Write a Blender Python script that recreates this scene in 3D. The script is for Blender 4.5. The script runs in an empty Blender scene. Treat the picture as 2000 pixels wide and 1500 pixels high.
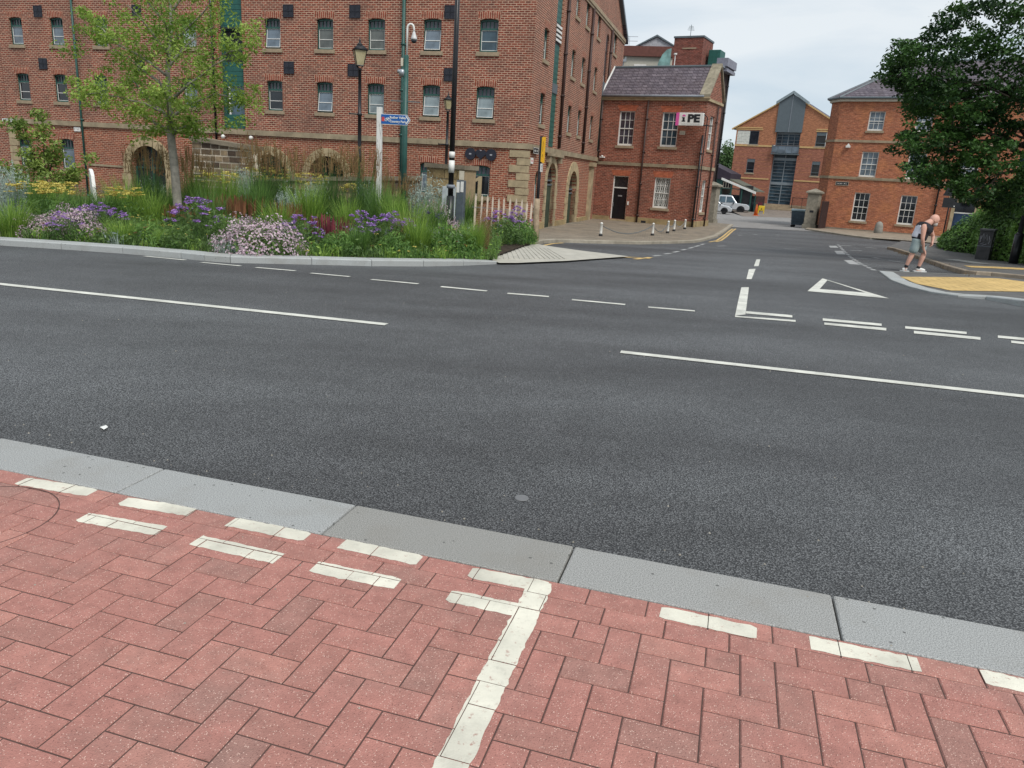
import bpy, bmesh, math, random
from mathutils import Vector, Matrix, noise
random.seed(11)
S = bpy.context.scene
COL = S.collection
R_ = math.radians
PI = math.pi

# ------------------------------------------------------------------ camera
CAMH, FPX, PITCH, ROLL = 1.42, 1470.0, R_(15.57), R_(3.47)
_A = Matrix(((1, 0, 0), (0, -math.sin(PITCH), math.cos(PITCH)), (0, -math.cos(PITCH), -math.sin(PITCH))))
_Z = Matrix(((math.cos(ROLL), math.sin(ROLL), 0), (-math.sin(ROLL), math.cos(ROLL), 0), (0, 0, 1)))
RC = _A @ _Z
cd = bpy.data.cameras.new('camera')
cam = bpy.data.objects.new('camera', cd)
COL.objects.link(cam)
cd.sensor_width = 36.0
cd.lens = FPX / 2000.0 * 36.0
cd.clip_start, cd.clip_end = 0.05, 2000
bx, by, bz = RC @ Vector((1, 0, 0)), RC @ Vector((0, -1, 0)), RC @ Vector((0, 0, -1))
cam.matrix_world = Matrix(((bx.x, by.x, bz.x, 0), (bx.y, by.y, bz.y, 0), (bx.z, by.z, bz.z, CAMH), (0, 0, 0, 1)))
S.camera = cam
S.view_settings.view_transform = 'Standard'
S.view_settings.look = 'None'
S.view_settings.exposure = 0.1
S.view_settings.gamma = 1.0

# ------------------------------------------------------------------ overcast sky and weak sun
SUN_EL, SUN_AZ = R_(52), R_(150)      # azimuth clockwise from +Y
W = bpy.data.worlds.new('World')
S.world = W
W.use_nodes = True
nt = W.node_tree
nt.nodes.clear()
N = nt.nodes.new
out = N('ShaderNodeOutputWorld')
mix = N('ShaderNodeMixShader')
b1, b2 = N('ShaderNodeBackground'), N('ShaderNodeBackground')
sk = N('ShaderNodeTexSky')
sk.sky_type = 'NISHITA'
sk.sun_disc = False
sk.sun_elevation = SUN_EL
sk.sun_rotation = SUN_AZ
b1.inputs[1].default_value = 0.13
tc = N('ShaderNodeTexCoord')
mp = N('ShaderNodeMapping')
mp.inputs['Scale'].default_value = (1.1, 1.1, 3.6)
mp.inputs['Rotation'].default_value = (0.15, 0.1, 0.4)
nz = N('ShaderNodeTexNoise')
nz.inputs['Scale'].default_value = 2.3
nz.inputs['Detail'].default_value = 7
nz.inputs['Roughness'].default_value = 0.52
nz.inputs['Distortion'].default_value = 0.35
rp = N('ShaderNodeValToRGB')
rp.color_ramp.elements[0].position = 0.38
rp.color_ramp.elements[0].color = (0.53, 0.635, 0.73, 1)
rp.color_ramp.elements[1].position = 0.62
rp.color_ramp.elements[1].color = (0.79, 0.835, 0.865, 1)
L = nt.links.new
L(tc.outputs['Generated'], mp.inputs['Vector'])
L(mp.outputs[0], nz.inputs['Vector'])
L(nz.outputs['Fac'], rp.inputs[0])
L(rp.outputs[0], b2.inputs[0])
b2.inputs[1].default_value = 1.0
L(sk.outputs[0], b1.inputs[0])
mix.inputs[0].default_value = 0.9
L(b1.outputs[0], mix.inputs[1])
L(b2.outputs[0], mix.inputs[2])
L(mix.outputs[0], out.inputs[0])
sd = bpy.data.lights.new('sun', 'SUN')
sd.energy = 2.5
sd.angle = R_(20)
sd.color = (1.0, 0.965, 0.91)
sun = bpy.data.objects.new('sun', sd)
COL.objects.link(sun)
_dir = Vector((math.sin(SUN_AZ) * math.cos(SUN_EL), math.cos(SUN_AZ) * math.cos(SUN_EL), math.sin(SUN_EL)))
sun.rotation_euler = _dir.to_track_quat('Z', 'Y').to_euler()
sun.location = (0, 0, 30)

# ------------------------------------------------------------------ terrain and pixel -> world helpers
TY = [-60, 10, 19, 33.4, 40, 49, 57, 78, 120, 500]
TZ = [-.05, -.06, -.38, -1.0, -1.0, -1.01, -1.15, -1.40, -1.5, -1.9]
def tz(y):
    if y <= TY[0]: return TZ[0]
    for i in range(len(TY) - 1):
        if y <= TY[i + 1]:
            return TZ[i] + (TZ[i + 1] - TZ[i]) * (y - TY[i]) / (TY[i + 1] - TY[i])
    return TZ[-1]
def ray(px, py):
    return RC @ Vector((px - 1000.0, py - 750.0, FPX))
def at(px, py, dz=0.0):
    """ground point seen at a photo pixel"""
    v = ray(px, py)
    y = 0.5
    while y < 400:
        if CAMH + v.z / v.y * y < tz(y) + dz: break
        y += 0.25
    lo, hi = y - 0.25, y
    for _ in range(30):
        m = (lo + hi) / 2
        if CAMH + v.z / v.y * m < tz(m) + dz: hi = m
        else: lo = m
    return Vector((v.x / v.y * hi, hi, tz(hi) + dz))
def atz(px, py, z):
    v = ray(px, py)
    t = (z - CAMH) / v.z
    return Vector((v.x * t, v.y * t, z))
def aty(px, py, y):
    v = ray(px, py)
    return Vector((v.x / v.y * y, y, CAMH + v.z / v.y * y))

# ------------------------------------------------------------------ mesh builder
class MB:
    def __init__(s): s.v, s.f, s.m, s.c = [], [], [], []
    def add(s, vs, fs, mi=0, col=None):
        b = len(s.v)
        s.v.extend([tuple(p) for p in vs])
        for f in fs:
            s.f.append(tuple(i + b for i in f)); s.m.append(mi); s.c.append(col)
        return s
    def quad(s, a, b, c, d, mi=0, col=None): return s.add([a, b, c, d], [(0, 1, 2, 3)], mi, col)
    def box(s, x0, x1, y0, y1, z0, z1, mi=0, col=None, M=None):
        vs = [Vector(p) for p in ((x0, y0, z0), (x1, y0, z0), (x1, y1, z0), (x0, y1, z0), (x0, y0, z1), (x1, y0, z1), (x1, y1, z1), (x0, y1, z1))]
        if M: vs = [M @ p for p in vs]
        return s.add(vs, [(0, 3, 2, 1), (4, 5, 6, 7), (0, 1, 5, 4), (1, 2, 6, 5), (2, 3, 7, 6), (3, 0, 4, 7)], mi, col)
    def tube(s, pts, rs, n=8, mi=0, cap=True, col=None):
        pts = [Vector(p) for p in pts]
        if not isinstance(rs, (list, tuple)): rs = [rs] * len(pts)
        rings, prev = [], None
        for i, p in enumerate(pts):
            t = (pts[min(i + 1, len(pts) - 1)] - pts[max(i - 1, 0)])
            t = t.normalized() if t.length > 1e-9 else Vector((0, 0, 1))
            if prev is None:
                a = t.cross(Vector((0, 1, 0)) if abs(t.y) < .9 else Vector((1, 0, 0))).normalized()
            else:
                a = (prev - t * prev.dot(t)).normalized()
            prev = a
            b = t.cross(a)
            rings.append([p + (a * math.cos(2 * PI * k / n) + b * math.sin(2 * PI * k / n)) * rs[i] for k in range(n)])
        vs = [q for r in rings for q in r]
        fs = []
        for i in range(len(pts) - 1):
            for k in range(n):
                fs.append((i * n + k, i * n + (k + 1) % n, (i + 1) * n + (k + 1) % n, (i + 1) * n + k))
        if cap:
            fs.append(tuple(range(n - 1, -1, -1)))
            fs.append(tuple(range((len(pts) - 1) * n, len(pts) * n)))
        return s.add(vs, fs, mi, col)
    def lathe(s, prof, n=12, c=(0, 0, 0), mi=0):
        """prof: list of (r, z)"""
        vs, fs = [], []
        for r, z in prof:
            for k in range(n):
                vs.append((c[0] + r * math.cos(2 * PI * k / n), c[1] + r * math.sin(2 * PI * k / n), c[2] + z))
        for i in range(len(prof) - 1):
            for k in range(n):
                fs.append((i * n + k, i * n + (k + 1) % n, (i + 1) * n + (k + 1) % n, (i + 1) * n + k))
        fs.append(tuple(range(n - 1, -1, -1)))
        fs.append(tuple(range((len(prof) - 1) * n, len(prof) * n)))
        return s.add(vs, fs, mi)
    def prism(s, poly, a, b, axis='y', mi=0):
        """poly: 2D outline (u, z) pushed from a to b along an axis ('y': u is x; 'x': u is y; 'z': poly is x, y)"""
        def P(u, w, d):
            return {'y': (u, d, w), 'x': (d, u, w), 'z': (u, w, d)}[axis]
        n = len(poly)
        vs = [P(u, w, a) for u, w in poly] + [P(u, w, b) for u, w in poly]
        fs = [tuple(range(n)), tuple(range(2 * n - 1, n - 1, -1))]
        fs += [(i, i + n, (i + 1) % n + n, (i + 1) % n) for i in range(n)]
        return s.add(vs, fs, mi)
    def mesh(s, name, mats, smooth=False):
        me = bpy.data.meshes.new(name)
        me.from_pydata(s.v, [], s.f)
        if not isinstance(mats, (list, tuple)): mats = [mats]
        for m in mats: me.materials.append(m)
        me.polygons.foreach_set('material_index', s.m)
        if smooth: me.polygons.foreach_set('use_smooth', [True] * len(s.f))
        if any(c is not None for c in s.c):
            at_ = me.attributes.new('tint', 'FLOAT', 'FACE')
            at_.data.foreach_set('value', [0.5 if c is None else c for c in s.c])
        me.update()
        return me
    def build(s, name, mats, parent=None, smooth=False, fix=False):
        me = s.mesh(name, mats, smooth)
        if fix:
            bm = bmesh.new(); bm.from_mesh(me)
            bmesh.ops.recalc_face_normals(bm, faces=bm.faces)
            bm.to_mesh(me); bm.free()
        return obj(name, me, parent)

def obj(name, me, parent=None, loc=None, rz=0):
    o = bpy.data.objects.new(name, me)
    COL.objects.link(o)
    if parent is not None: o.parent = parent
    if loc is not None: o.location = loc
    if rz: o.rotation_euler = (0, 0, rz)
    return o
def tag(o, label=None, cat=None, group=None, kind=None):
    if label: o['label'] = label
    if cat: o['category'] = cat
    if group: o['group'] = group
    if kind: o['kind'] = kind
    return o
def empty(name, loc, rz=0, label=None, cat=None, group=None):
    o = bpy.data.objects.new(name, None)
    COL.objects.link(o)
    o.empty_display_size = 0.2
    o.location = loc
    o.rotation_euler = (0, 0, rz)
    return tag(o, label, cat, group)
def kids(o): return [c for c in bpy.data.objects if c.parent == o]
def copy_tree(o, parent=None):
    c = o.copy()
    COL.objects.link(c)
    if parent is not None: c.parent = parent
    for ch in list(o.children): copy_tree(ch, c)
    return c
def bevel(o, w=0.01, seg=2):
    m = o.modifiers.new('bevel', 'BEVEL')
    m.width, m.segments, m.limit_method = w, seg, 'ANGLE'
    return o

# ------------------------------------------------------------------ materials
class NT:
    def __init__(s, name):
        s.m = bpy.data.materials.new(name)
        s.m.use_nodes = True
        s.t = s.m.node_tree
        s.b = s.t.nodes['Principled BSDF']
        s.out = s.t.nodes['Material Output']
    def n(s, kind, **kw):
        x = s.t.nodes.new('ShaderNode' + kind)
        for k, v in kw.items():
            if hasattr(x, k): setattr(x, k, v)
        return x
    def l(s, a, b): s.t.links.new(a, b)
    def obc(s): return s.n('TexCoord').outputs['Object']
    def noise(s, vec, scale, detail=4, rough=.55):
        x = s.n('TexNoise')
        x.inputs['Scale'].default_value = scale
        x.inputs['Detail'].default_value = detail
        x.inputs['Roughness'].default_value = rough
        s.l(vec, x.inputs['Vector'])
        return x.outputs['Fac']
    def ramp(s, fac, stops):
        x = s.n('ValToRGB')
        e = x.color_ramp.elements
        while len(e) < len(stops): e.new(0.5)
        for i, (p, c) in enumerate(stops):
            e[i].position = p
            e[i].color = (c[0], c[1], c[2], 1) if isinstance(c, (tuple, list)) else (c, c, c, 1)
        s.l(fac, x.inputs[0])
        return x.outputs[0]
    def mix(s, fac, a, b, mode='MIX'):
        x = s.n('MixRGB', blend_type=mode)
        for i, v in ((0, fac), (1, a), (2, b)):
            if isinstance(v, (int, float)): x.inputs[i].default_value = v if i == 0 else (v, v, v, 1)
            elif isinstance(v, tuple): x.inputs[i].default_value = (v[0], v[1], v[2], 1)
            else: s.l(v, x.inputs[i])
        return x.outputs[0]
    def math(s, op, a, b=None):
        x = s.n('Math', operation=op)
        for i, v in ((0, a), (1, b)):
            if v is None: continue
            if isinstance(v, (int, float)): x.inputs[i].default_value = v
            else: s.l(v, x.inputs[i])
        return x.outputs[0]
    def bump(s, h, strength=.3, dist=.01):
        x = s.n('Bump')
        x.inputs['Strength'].default_value = strength
        x.inputs['Distance'].default_value = dist
        s.l(h, x.inputs['Height'])
        s.l(x.outputs[0], s.b.inputs['Normal'])
    def base(s, c):
        if isinstance(c, tuple): s.b.inputs['Base Color'].default_value = (c[0], c[1], c[2], 1)
        else: s.l(c, s.b.inputs['Base Color'])
    def set(s, rough=.7, metal=0, spec=.5):
        s.b.inputs['Roughness'].default_value = rough
        s.b.inputs['Metallic'].default_value = metal
        s.b.inputs['Specular IOR Level'].default_value = spec
        return s

def plain(name, col, rough=.6, var=.18, scale=6, metal=0, spec=.4, bump=0, bscale=60):
    t = NT(name).set(rough, metal, spec)
    v = t.obc()
    f = t.noise(v, scale, 5)
    lo = tuple(c * (1 - var) for c in col)
    hi = tuple(min(1, c * (1 + var)) for c in col)
    t.base(t.ramp(f, [(.3, lo), (.7, hi)]))
    if bump: t.bump(t.noise(v, bscale, 4), bump, .01)
    return t.m

def brick(name, c1, c2, mortar, bw=.235, rh=.085, ms=.013, soot=.35, patch=None, rot=False, mort_smooth=.15, streak=.55):
    """courses laid in the object's own x and z"""
    t = NT(name).set(.85, 0, .25)
    v = t.obc()
    sx = t.n('SeparateXYZ'); t.l(v, sx.inputs[0])
    cx = t.n('CombineXYZ')
    hx = t.math('ADD', sx.outputs[0], t.math('MULTIPLY', sx.outputs[1], 1.0))
    if rot:
        t.l(sx.outputs[2], cx.inputs[0]); t.l(hx, cx.inputs[1])
    else:
        t.l(hx, cx.inputs[0]); t.l(sx.outputs[2], cx.inputs[1])
    b = t.n('TexBrick', offset=.5, squash=1.0)
    t.l(cx.outputs[0], b.inputs['Vector'])
    b.inputs['Scale'].default_value = 1
    b.inputs['Brick Width'].default_value = bw
    b.inputs['Row Height'].default_value = rh
    b.inputs['Mortar Size'].default_value = ms
    b.inputs['Mortar Smooth'].default_value = mort_smooth
    b.inputs['Bias'].default_value = -.1
    b.inputs['Color1'].default_value = (*c1, 1)
    b.inputs['Color2'].default_value = (*c2, 1)
    b.inputs['Mortar'].default_value = (*mortar, 1)
    big = t.noise(v, .55, 5, .6)
    fine = t.noise(v, 9, 3)
    col = t.mix(t.math('MULTIPLY', t.ramp(big, [(.42, 0.0), (.72, 1.0)]), soot), b.outputs['Color'], (.12, .075, .06))
    if patch:
        pn = t.noise(v, .8, 3, .5)
        col = t.mix(t.ramp(pn, [(.5, 0.0), (.62, .55)]), col, patch)
    col = t.mix(.35, col, t.ramp(fine, [(.3, .45), (.7, 1.35)]), 'MULTIPLY')
    ms_ = t.n('Mapping'); ms_.inputs['Scale'].default_value = (3.2, 3.2, 12.5); t.l(v, ms_.inputs[0])
    col = t.mix(streak, col, t.ramp(t.noise(ms_.outputs[0], 1.0, 2, .5), [(.34, .5), (.66, 1.4)]), 'MULTIPLY')
    t.base(col)
    t.bump(t.math('SUBTRACT', 1.0, b.outputs['Fac']), .5, .008)
    return t.m

def stone(name, col, var=.25, scale=2.5, grime=.4):
    t = NT(name).set(.85, 0, .25)
    v = t.obc()
    a = t.noise(v, scale, 6, .6)
    c = t.ramp(a, [(.3, tuple(x * (1 - var) for x in col)), (.7, tuple(x * (1 + var) for x in col))])
    g = t.noise(v, 1.1, 6, .65)
    c = t.mix(t.math('MULTIPLY', t.ramp(g, [(.45, 0.0), (.7, 1.0)]), grime), c, (.10, .085, .06))
    t.base(c)
    t.bump(t.noise(v, 40, 4), .35, .01)
    return t.m

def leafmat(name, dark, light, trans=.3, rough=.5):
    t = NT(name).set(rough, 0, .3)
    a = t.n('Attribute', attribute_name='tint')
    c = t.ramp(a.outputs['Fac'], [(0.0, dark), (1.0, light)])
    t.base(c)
    tr = t.n('BsdfTranslucent')
    t.l(c, tr.inputs[0])
    mx = t.n('MixShader')
    mx.inputs[0].default_value = trans
    t.l(t.b.outputs[0], mx.inputs[1]); t.l(tr.outputs[0], mx.inputs[2])
    t.l(mx.outputs[0], t.out.inputs[0])
    return t.m

M = {}
M['brickA'] = brick('warehouse_brick', (.285, .068, .039), (.145, .041, .030), (.54, .37, .265), soot=.5, ms=.0145, streak=.4)
M['brickA_low'] = brick('warehouse_lower_brick', (.35, .092, .048), (.20, .055, .034), (.52, .35, .24), soot=.32, ms=.013, streak=.4)
M['brickI'] = brick('small_building_brick', (.34, .095, .058), (.17, .05, .036), (.40, .25, .18), rh=.085, soot=.34)
M['brickR'] = brick('office_brick', (.47, .155, .078), (.33, .10, .055), (.44, .24, .15), rh=.085, bw=.25, soot=.16, patch=(.52, .21, .095))
M['brickG'] = brick('modern_brick', (.36, .13, .082), (.29, .10, .065), (.36, .19, .13), rh=.085, soot=.1)
M['brickG2'] = brick('modern_upper_brick', (.44, .175, .088), (.35, .14, .07), (.43, .22, .13), rh=.085, soot=.1)
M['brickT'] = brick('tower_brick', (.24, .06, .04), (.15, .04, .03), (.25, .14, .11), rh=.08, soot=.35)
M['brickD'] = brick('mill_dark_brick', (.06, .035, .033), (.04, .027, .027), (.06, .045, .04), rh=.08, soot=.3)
M['soldier'] = brick('upright_arch_brick', (.29, .07, .04), (.17, .045, .03), (.48, .30, .21), bw=.5, rh=.095, ms=.017, soot=.1, rot=True)
M['rubbed'] = brick('rubbed_arch_brick', (.46, .14, .07), (.38, .10, .055), (.42, .17, .1), bw=.5, rh=.075, ms=.006, soot=.1, rot=True)
M['sand'] = stone('buff_sandstone', (.42, .335, .21))
M['sand_y'] = stone('fresh_sandstone', (.43, .34, .205), .22, 2.5, .12)
M['string'] = stone('weathered_string_stone', (.34, .275, .185), .22, 3, .5)
M['plinth'] = stone('plinth_stone', (.36, .27, .14), .3, 2, .5)
M['sill'] = stone('sill_stone', (.36, .28, .19), .2, 4, .3)
M['slate'] = brick('slate_roof', (.15, .135, .17), (.11, .10, .125), (.06, .055, .07), bw=.36, rh=.2, ms=.02, soot=.2)
M['slateR'] = brick('purple_slate_roof', (.17, .148, .168), (.115, .10, .12), (.08, .065, .08), bw=.3, rh=.17, ms=.022, soot=.2)
M['green'] = plain('dark_green_paint', (.025, .085, .072), .45)
M['green_door'] = plain('loading_door_green', (.02, .105, .085), .5)
M['white'] = plain('white_paint', (.74, .73, .69), .5, .06)
M['cream'] = plain('cream_paint', (.55, .50, .40), .6, .1)
M['black'] = plain('black_paint', (.013, .013, .015), .35, .2)
M['blackmatt'] = plain('matt_black', (.02, .021, .024), .6, .2)
M['navy'] = plain('navy_louvre', (.024, .026, .036), .5, .2)
M['brownpipe'] = plain('brown_iron', (.045, .022, .018), .5)
M['darkdoor'] = plain('black_gloss_door', (.008, .009, .013), .2, .1)
M['greydark'] = plain('slate_grey_metal', (.11, .135, .15), .5, .08)
M['steel'] = plain('galvanised_steel', (.38, .40, .42), .4, .1, metal=.6)
M['lead'] = plain('lead_flashing', (.22, .24, .27), .6, .15)
M['timber'] = plain('weathered_timber', (.36, .27, .18), .8, .3, 9, bump=.4)
M['pale_timber'] = plain('pale_chestnut', (.60, .50, .40), .8, .2, 9)
M['olddoor'] = plain('weathered_green_door', (.045, .06, .038), .7, .4, 4)
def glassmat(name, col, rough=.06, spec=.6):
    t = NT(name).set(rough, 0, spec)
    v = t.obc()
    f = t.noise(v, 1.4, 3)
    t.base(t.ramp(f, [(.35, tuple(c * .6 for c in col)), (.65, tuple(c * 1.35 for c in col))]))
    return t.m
M['gl_dark'] = glassmat('dark_glass', (.018, .022, .028))
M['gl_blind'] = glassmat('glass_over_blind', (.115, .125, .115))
M['gl_sky'] = glassmat('glass_painted_sky', (.14, .175, .21))  # sky reflection put into the pane's own colour
M['gl_palesky'] = glassmat('glass_painted_pale_sky', (.23, .275, .285))  # paler sky reflection painted as base colour, no curtain behind
M['gl_blue'] = glassmat('blue_grey_glass', (.05, .085, .11))
M['gl_violet'] = glassmat('violet_grey_glass', (.06, .055, .07))

# ------------------------------------------------------------------ ground materials
def asphalt():
    t = NT('asphalt').set(.62, 0, .5)
    v = t.obc()
    vo = t.n('TexVoronoi', feature='F1')
    vo.inputs['Scale'].default_value = 125
    t.l(v, vo.inputs['Vector'])
    v2 = t.n('TexVoronoi', feature='F1')
    v2.inputs['Scale'].default_value = 210
    t.l(v, v2.inputs['Vector'])
    sp = t.n('SeparateColor'); t.l(vo.outputs['Color'], sp.inputs[0])
    stone_ = t.ramp(sp.outputs[0], [(0.0, (.098, .099, .099)), (.55, (.150, .152, .153)), (1.0, (.235, .237, .238))])
    gap = t.ramp(vo.outputs['Distance'], [(.30, 1.0), (.62, 0.0)])
    c = t.mix(gap, (.024, .024, .025), stone_)
    mp_ = t.n('Mapping'); mp_.inputs['Rotation'].default_value = (0, 0, R_(15.2)); mp_.inputs['Scale'].default_value = (.16, .55, 1); t.l(v, mp_.inputs[0])
    big = t.noise(mp_.outputs[0], 1.0, 4, .55)
    c = t.mix(1.0, c, t.ramp(big, [(.36, (.66, .65, .65)), (.64, (1.28, 1.30, 1.31))]), 'MULTIPLY')  # light and dark lens bands put into the road colour as streaks
    oil = t.noise(v, .9, 6, .6)
    c = t.mix(t.ramp(oil, [(.60, 0.0), (.74, .45)]), c, (.045, .045, .046))
    mid = t.noise(v, 3.2, 5, .6)
    c = t.mix(.5, c, t.ramp(mid, [(.35, .82), (.65, 1.15)]), 'MULTIPLY')
    t.base(c)
    h = t.math('ADD', t.math('MULTIPLY', vo.outputs['Distance'], -1.0), t.math('MULTIPLY', v2.outputs['Distance'], -.4))
    t.bump(h, .7, .006)
    return t.m
def paver():
    t = NT('red_block_paving').set(.8, 0, .3)
    v = t.obc()
    a = t.n('Attribute', attribute_name='tint')
    c = t.ramp(a.outputs['Fac'], [(0.0, (.33, .175, .145)), (.3, (.37, .172, .14)), (.7, (.405, .182, .15)), (1.0, (.44, .205, .165))])
    n1 = t.noise(v, 14, 5, .65)
    c = t.mix(.55, c, t.ramp(n1, [(.3, .68), (.7, 1.28)]), 'MULTIPLY')
    n2 = t.noise(v, 2.1, 5, .6)
    c = t.mix(t.ramp(n2, [(.5, 0.0), (.75, .5)]), c, (.27, .19, .16))
    vo = t.n('TexVoronoi', feature='F1')
    vo.inputs['Scale'].default_value = 235
    t.l(v, vo.inputs['Vector'])
    sp = t.n('SeparateColor'); t.l(vo.outputs['Color'], sp.inputs[0])
    sel = t.math('GREATER_THAN', sp.outputs[0], .86)
    dot = t.math('LESS_THAN', vo.outputs['Distance'], .38)
    c = t.mix(t.math('MULTIPLY', t.math('MULTIPLY', sel, dot), .75), c, (.74, .52, .43))
    sel2 = t.math('LESS_THAN', sp.outputs[1], .14)
    c = t.mix(t.math('MULTIPLY', t.math('MULTIPLY', sel2, dot), .6), c, (.10, .04, .035))
    t.base(c)
    t.bump(t.math('ADD', t.noise(v, 190, 3), t.math('MULTIPLY', vo.outputs['Distance'], .5)), .6, .005)
    return t.m
def granite(name, col, sp=.5):
    t = NT(name).set(.7, 0, .35)
    v = t.obc()
    c = t.ramp(t.noise(v, 230, 3, .6), [(.35, tuple(x * (1 - sp) for x in col)), (.5, col), (.66, tuple(min(1, x * (1 + sp)) for x in col))])
    a = t.n('Attribute', attribute_name='tint')
    c = t.mix(1.0, c, t.ramp(a.outputs['Fac'], [(0.0, (.80, .78, .74)), (.5, (1, 1, 1)), (1.0, (1.07, 1.1, 1.12))]), 'MULTIPLY')
    n = t.noise(v, 3.0, 6, .62)
    c = t.mix(t.ramp(n, [(.5, 0.0), (.72, .38)]), c, (.22, .20, .17))
    vo = t.n('TexVoronoi', feature='F1'); vo.inputs['Scale'].default_value = 26; t.l(v, vo.inputs['Vector'])
    sp2 = t.n('SeparateColor'); t.l(vo.outputs['Color'], sp2.inputs[0])
    spot = t.math('MULTIPLY', t.math('GREATER_THAN', sp2.outputs[0], .88), t.math('LESS_THAN', vo.outputs['Distance'], .17))
    c = t.mix(t.math('MULTIPLY', spot, .7), c, (.06, .06, .055))
    t.base(c)
    t.bump(t.noise(v, 260, 3), .25, .003)
    return t.m
def roadpaint(name, col, wear=.35, under=None):
    t = NT(name).set(.65, 0, .35)
    v = t.obc()
    n = t.noise(v, 24, 6, .7)
    c = t.mix(t.ramp(n, [(.56, 0.0), (.76, wear)]), col, (.16, .155, .14))
    n2 = t.noise(v, 3.5, 5, .65)
    c = t.mix(.8, c, t.ramp(n2, [(.3, .62), (.65, 1.1)]), 'MULTIPLY')
    if under:
        n3 = t.noise(v, 38, 6, .75)
        n4 = t.noise(v, 4, 3)
        f_ = t.math('MULTIPLY', t.ramp(n3, [(.58, 0.0), (.66, 1.0)]), t.ramp(n4, [(.38, .15), (.6, 1.0)]))
        c = t.mix(t.math('MULTIPLY', f_, .85), c, under)
    t.base(c)
    t.bump(t.noise(v, 160, 3), .4, .004)
    return t.m
def setts(name, c1, c2, mortar, bw, rh, ang):
    t = NT(name).set(.85, 0, .25)
    mpn = t.n('Mapping'); mpn.inputs['Rotation'].default_value = (0, 0, ang)
    v = t.obc(); t.l(v, mpn.inputs[0])
    b = t.n('TexBrick', offset=.5)
    t.l(mpn.outputs[0], b.inputs['Vector'])
    b.inputs['Scale'].default_value = 1
    b.inputs['Brick Width'].default_value = bw
    b.inputs['Row Height'].default_value = rh
    b.inputs['Mortar Size'].default_value = .02
    b.inputs['Mortar Smooth'].default_value = .4
    b.inputs['Color1'].default_value = (*c1, 1); b.inputs['Color2'].default_value = (*c2, 1); b.inputs['Mortar'].default_value = (*mortar, 1)
    c = t.mix(.6, b.outputs['Color'], t.ramp(t.noise(v, .9, 6, .65), [(.3, .65), (.7, 1.3)]), 'MULTIPLY')
    c = t.mix(.5, c, t.ramp(t.noise(v, 12, 4), [(.3, .7), (.7, 1.25)]), 'MULTIPLY')
    t.base(c)
    t.bump(t.math('SUBTRACT', 1.0, b.outputs['Fac']), .6, .02)
    return t.m
M['oldkerb'] = stone('worn_stone_kerb', (.36, .32, .255), .2, 4, .35)
M['asphalt'] = asphalt()
M['paver'] = paver()
M['joint'] = plain('dark_joint_sand', (.085, .048, .04), .9, .3, 30)
M['granite'] = granite('silver_granite', (.305, .302, .29))
M['granite_far'] = granite('grey_kerb_granite', (.37, .38, .37), .25)
M['rpaint'] = roadpaint('white_road_paint', (.66, .65, .58), .35, (.14, .14, .14))
M['fpaint'] = roadpaint('faded_white_paint', (.42, .42, .41), .8)
M['ppaint'] = roadpaint('cream_paving_paint', (.70, .665, .555), .3, (.33, .15, .12))
M['ypaint'] = roadpaint('yellow_road_paint', (.66, .45, .17), .45)
M['setts'] = setts('york_setts', (.33, .27, .20), (.22, .19, .15), (.13, .11, .085), .34, .17, R_(28))
M['cobble'] = setts('pale_yard_setts', (.34, .325, .31), (.27, .26, .25), (.20, .19, .18), .2, .12, R_(31))
M['yardstone'] = setts('brown_yard_setts', (.29, .24, .20), (.24, .20, .17), (.14, .12, .1), .2, .12, R_(31))
M['footway'] = plain('worn_footway_asphalt', (.115, .11, .105), .85, .25, 3, bump=.4)
M['buffway'] = plain('buff_footway', (.27, .22, .165), .85, .3, 3, bump=.4)
M['tactile_y'] = setts('buff_tactile', (.62, .43, .175), (.56, .385, .155), (.42, .29, .12), .4, .4, R_(15))
M['tactile_w'] = plain('pale_ribbed_concrete', (.44, .415, .355), .8, .15, 4, bump=.3)
M['soil'] = plain('planting_soil', (.075, .055, .036), .95, .5, 7, bump=.8, bscale=25)

# ------------------------------------------------------------------ sheets that follow the terrain
def sheet(name, poly, dz, mat, kind='structure', parent=None):
    bm = bmesh.new()
    vs = [bm.verts.new((p[0], p[1], 0)) for p in poly]
    bm.faces.new(vs)
    bmesh.ops.triangulate(bm, faces=bm.faces[:])
    ys = [p[1] for p in poly]
    for k in TY:
        if min(ys) < k < max(ys):
            bmesh.ops.bisect_plane(bm, geom=bm.verts[:] + bm.edges[:] + bm.faces[:], plane_co=(0, k, 0), plane_no=(0, 1, 0))
    for v in bm.verts: v.co.z = tz(v.co.y) + dz
    bmesh.ops.recalc_face_normals(bm, faces=bm.faces)
    if bm.faces and sum(f.normal.z for f in bm.faces) < 0: bmesh.ops.reverse_faces(bm, faces=bm.faces)
    me = bpy.data.meshes.new(name); bm.to_mesh(me); bm.free()
    me.materials.append(mat)
    o = obj(name, me, parent)
    return tag(o, kind=kind)
def px(*pts): return [at(*p) for p in pts]

sheet('road', [(-160, -60), (220, -60), (220, 480), (-160, 480)], 0, M['asphalt'])

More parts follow.
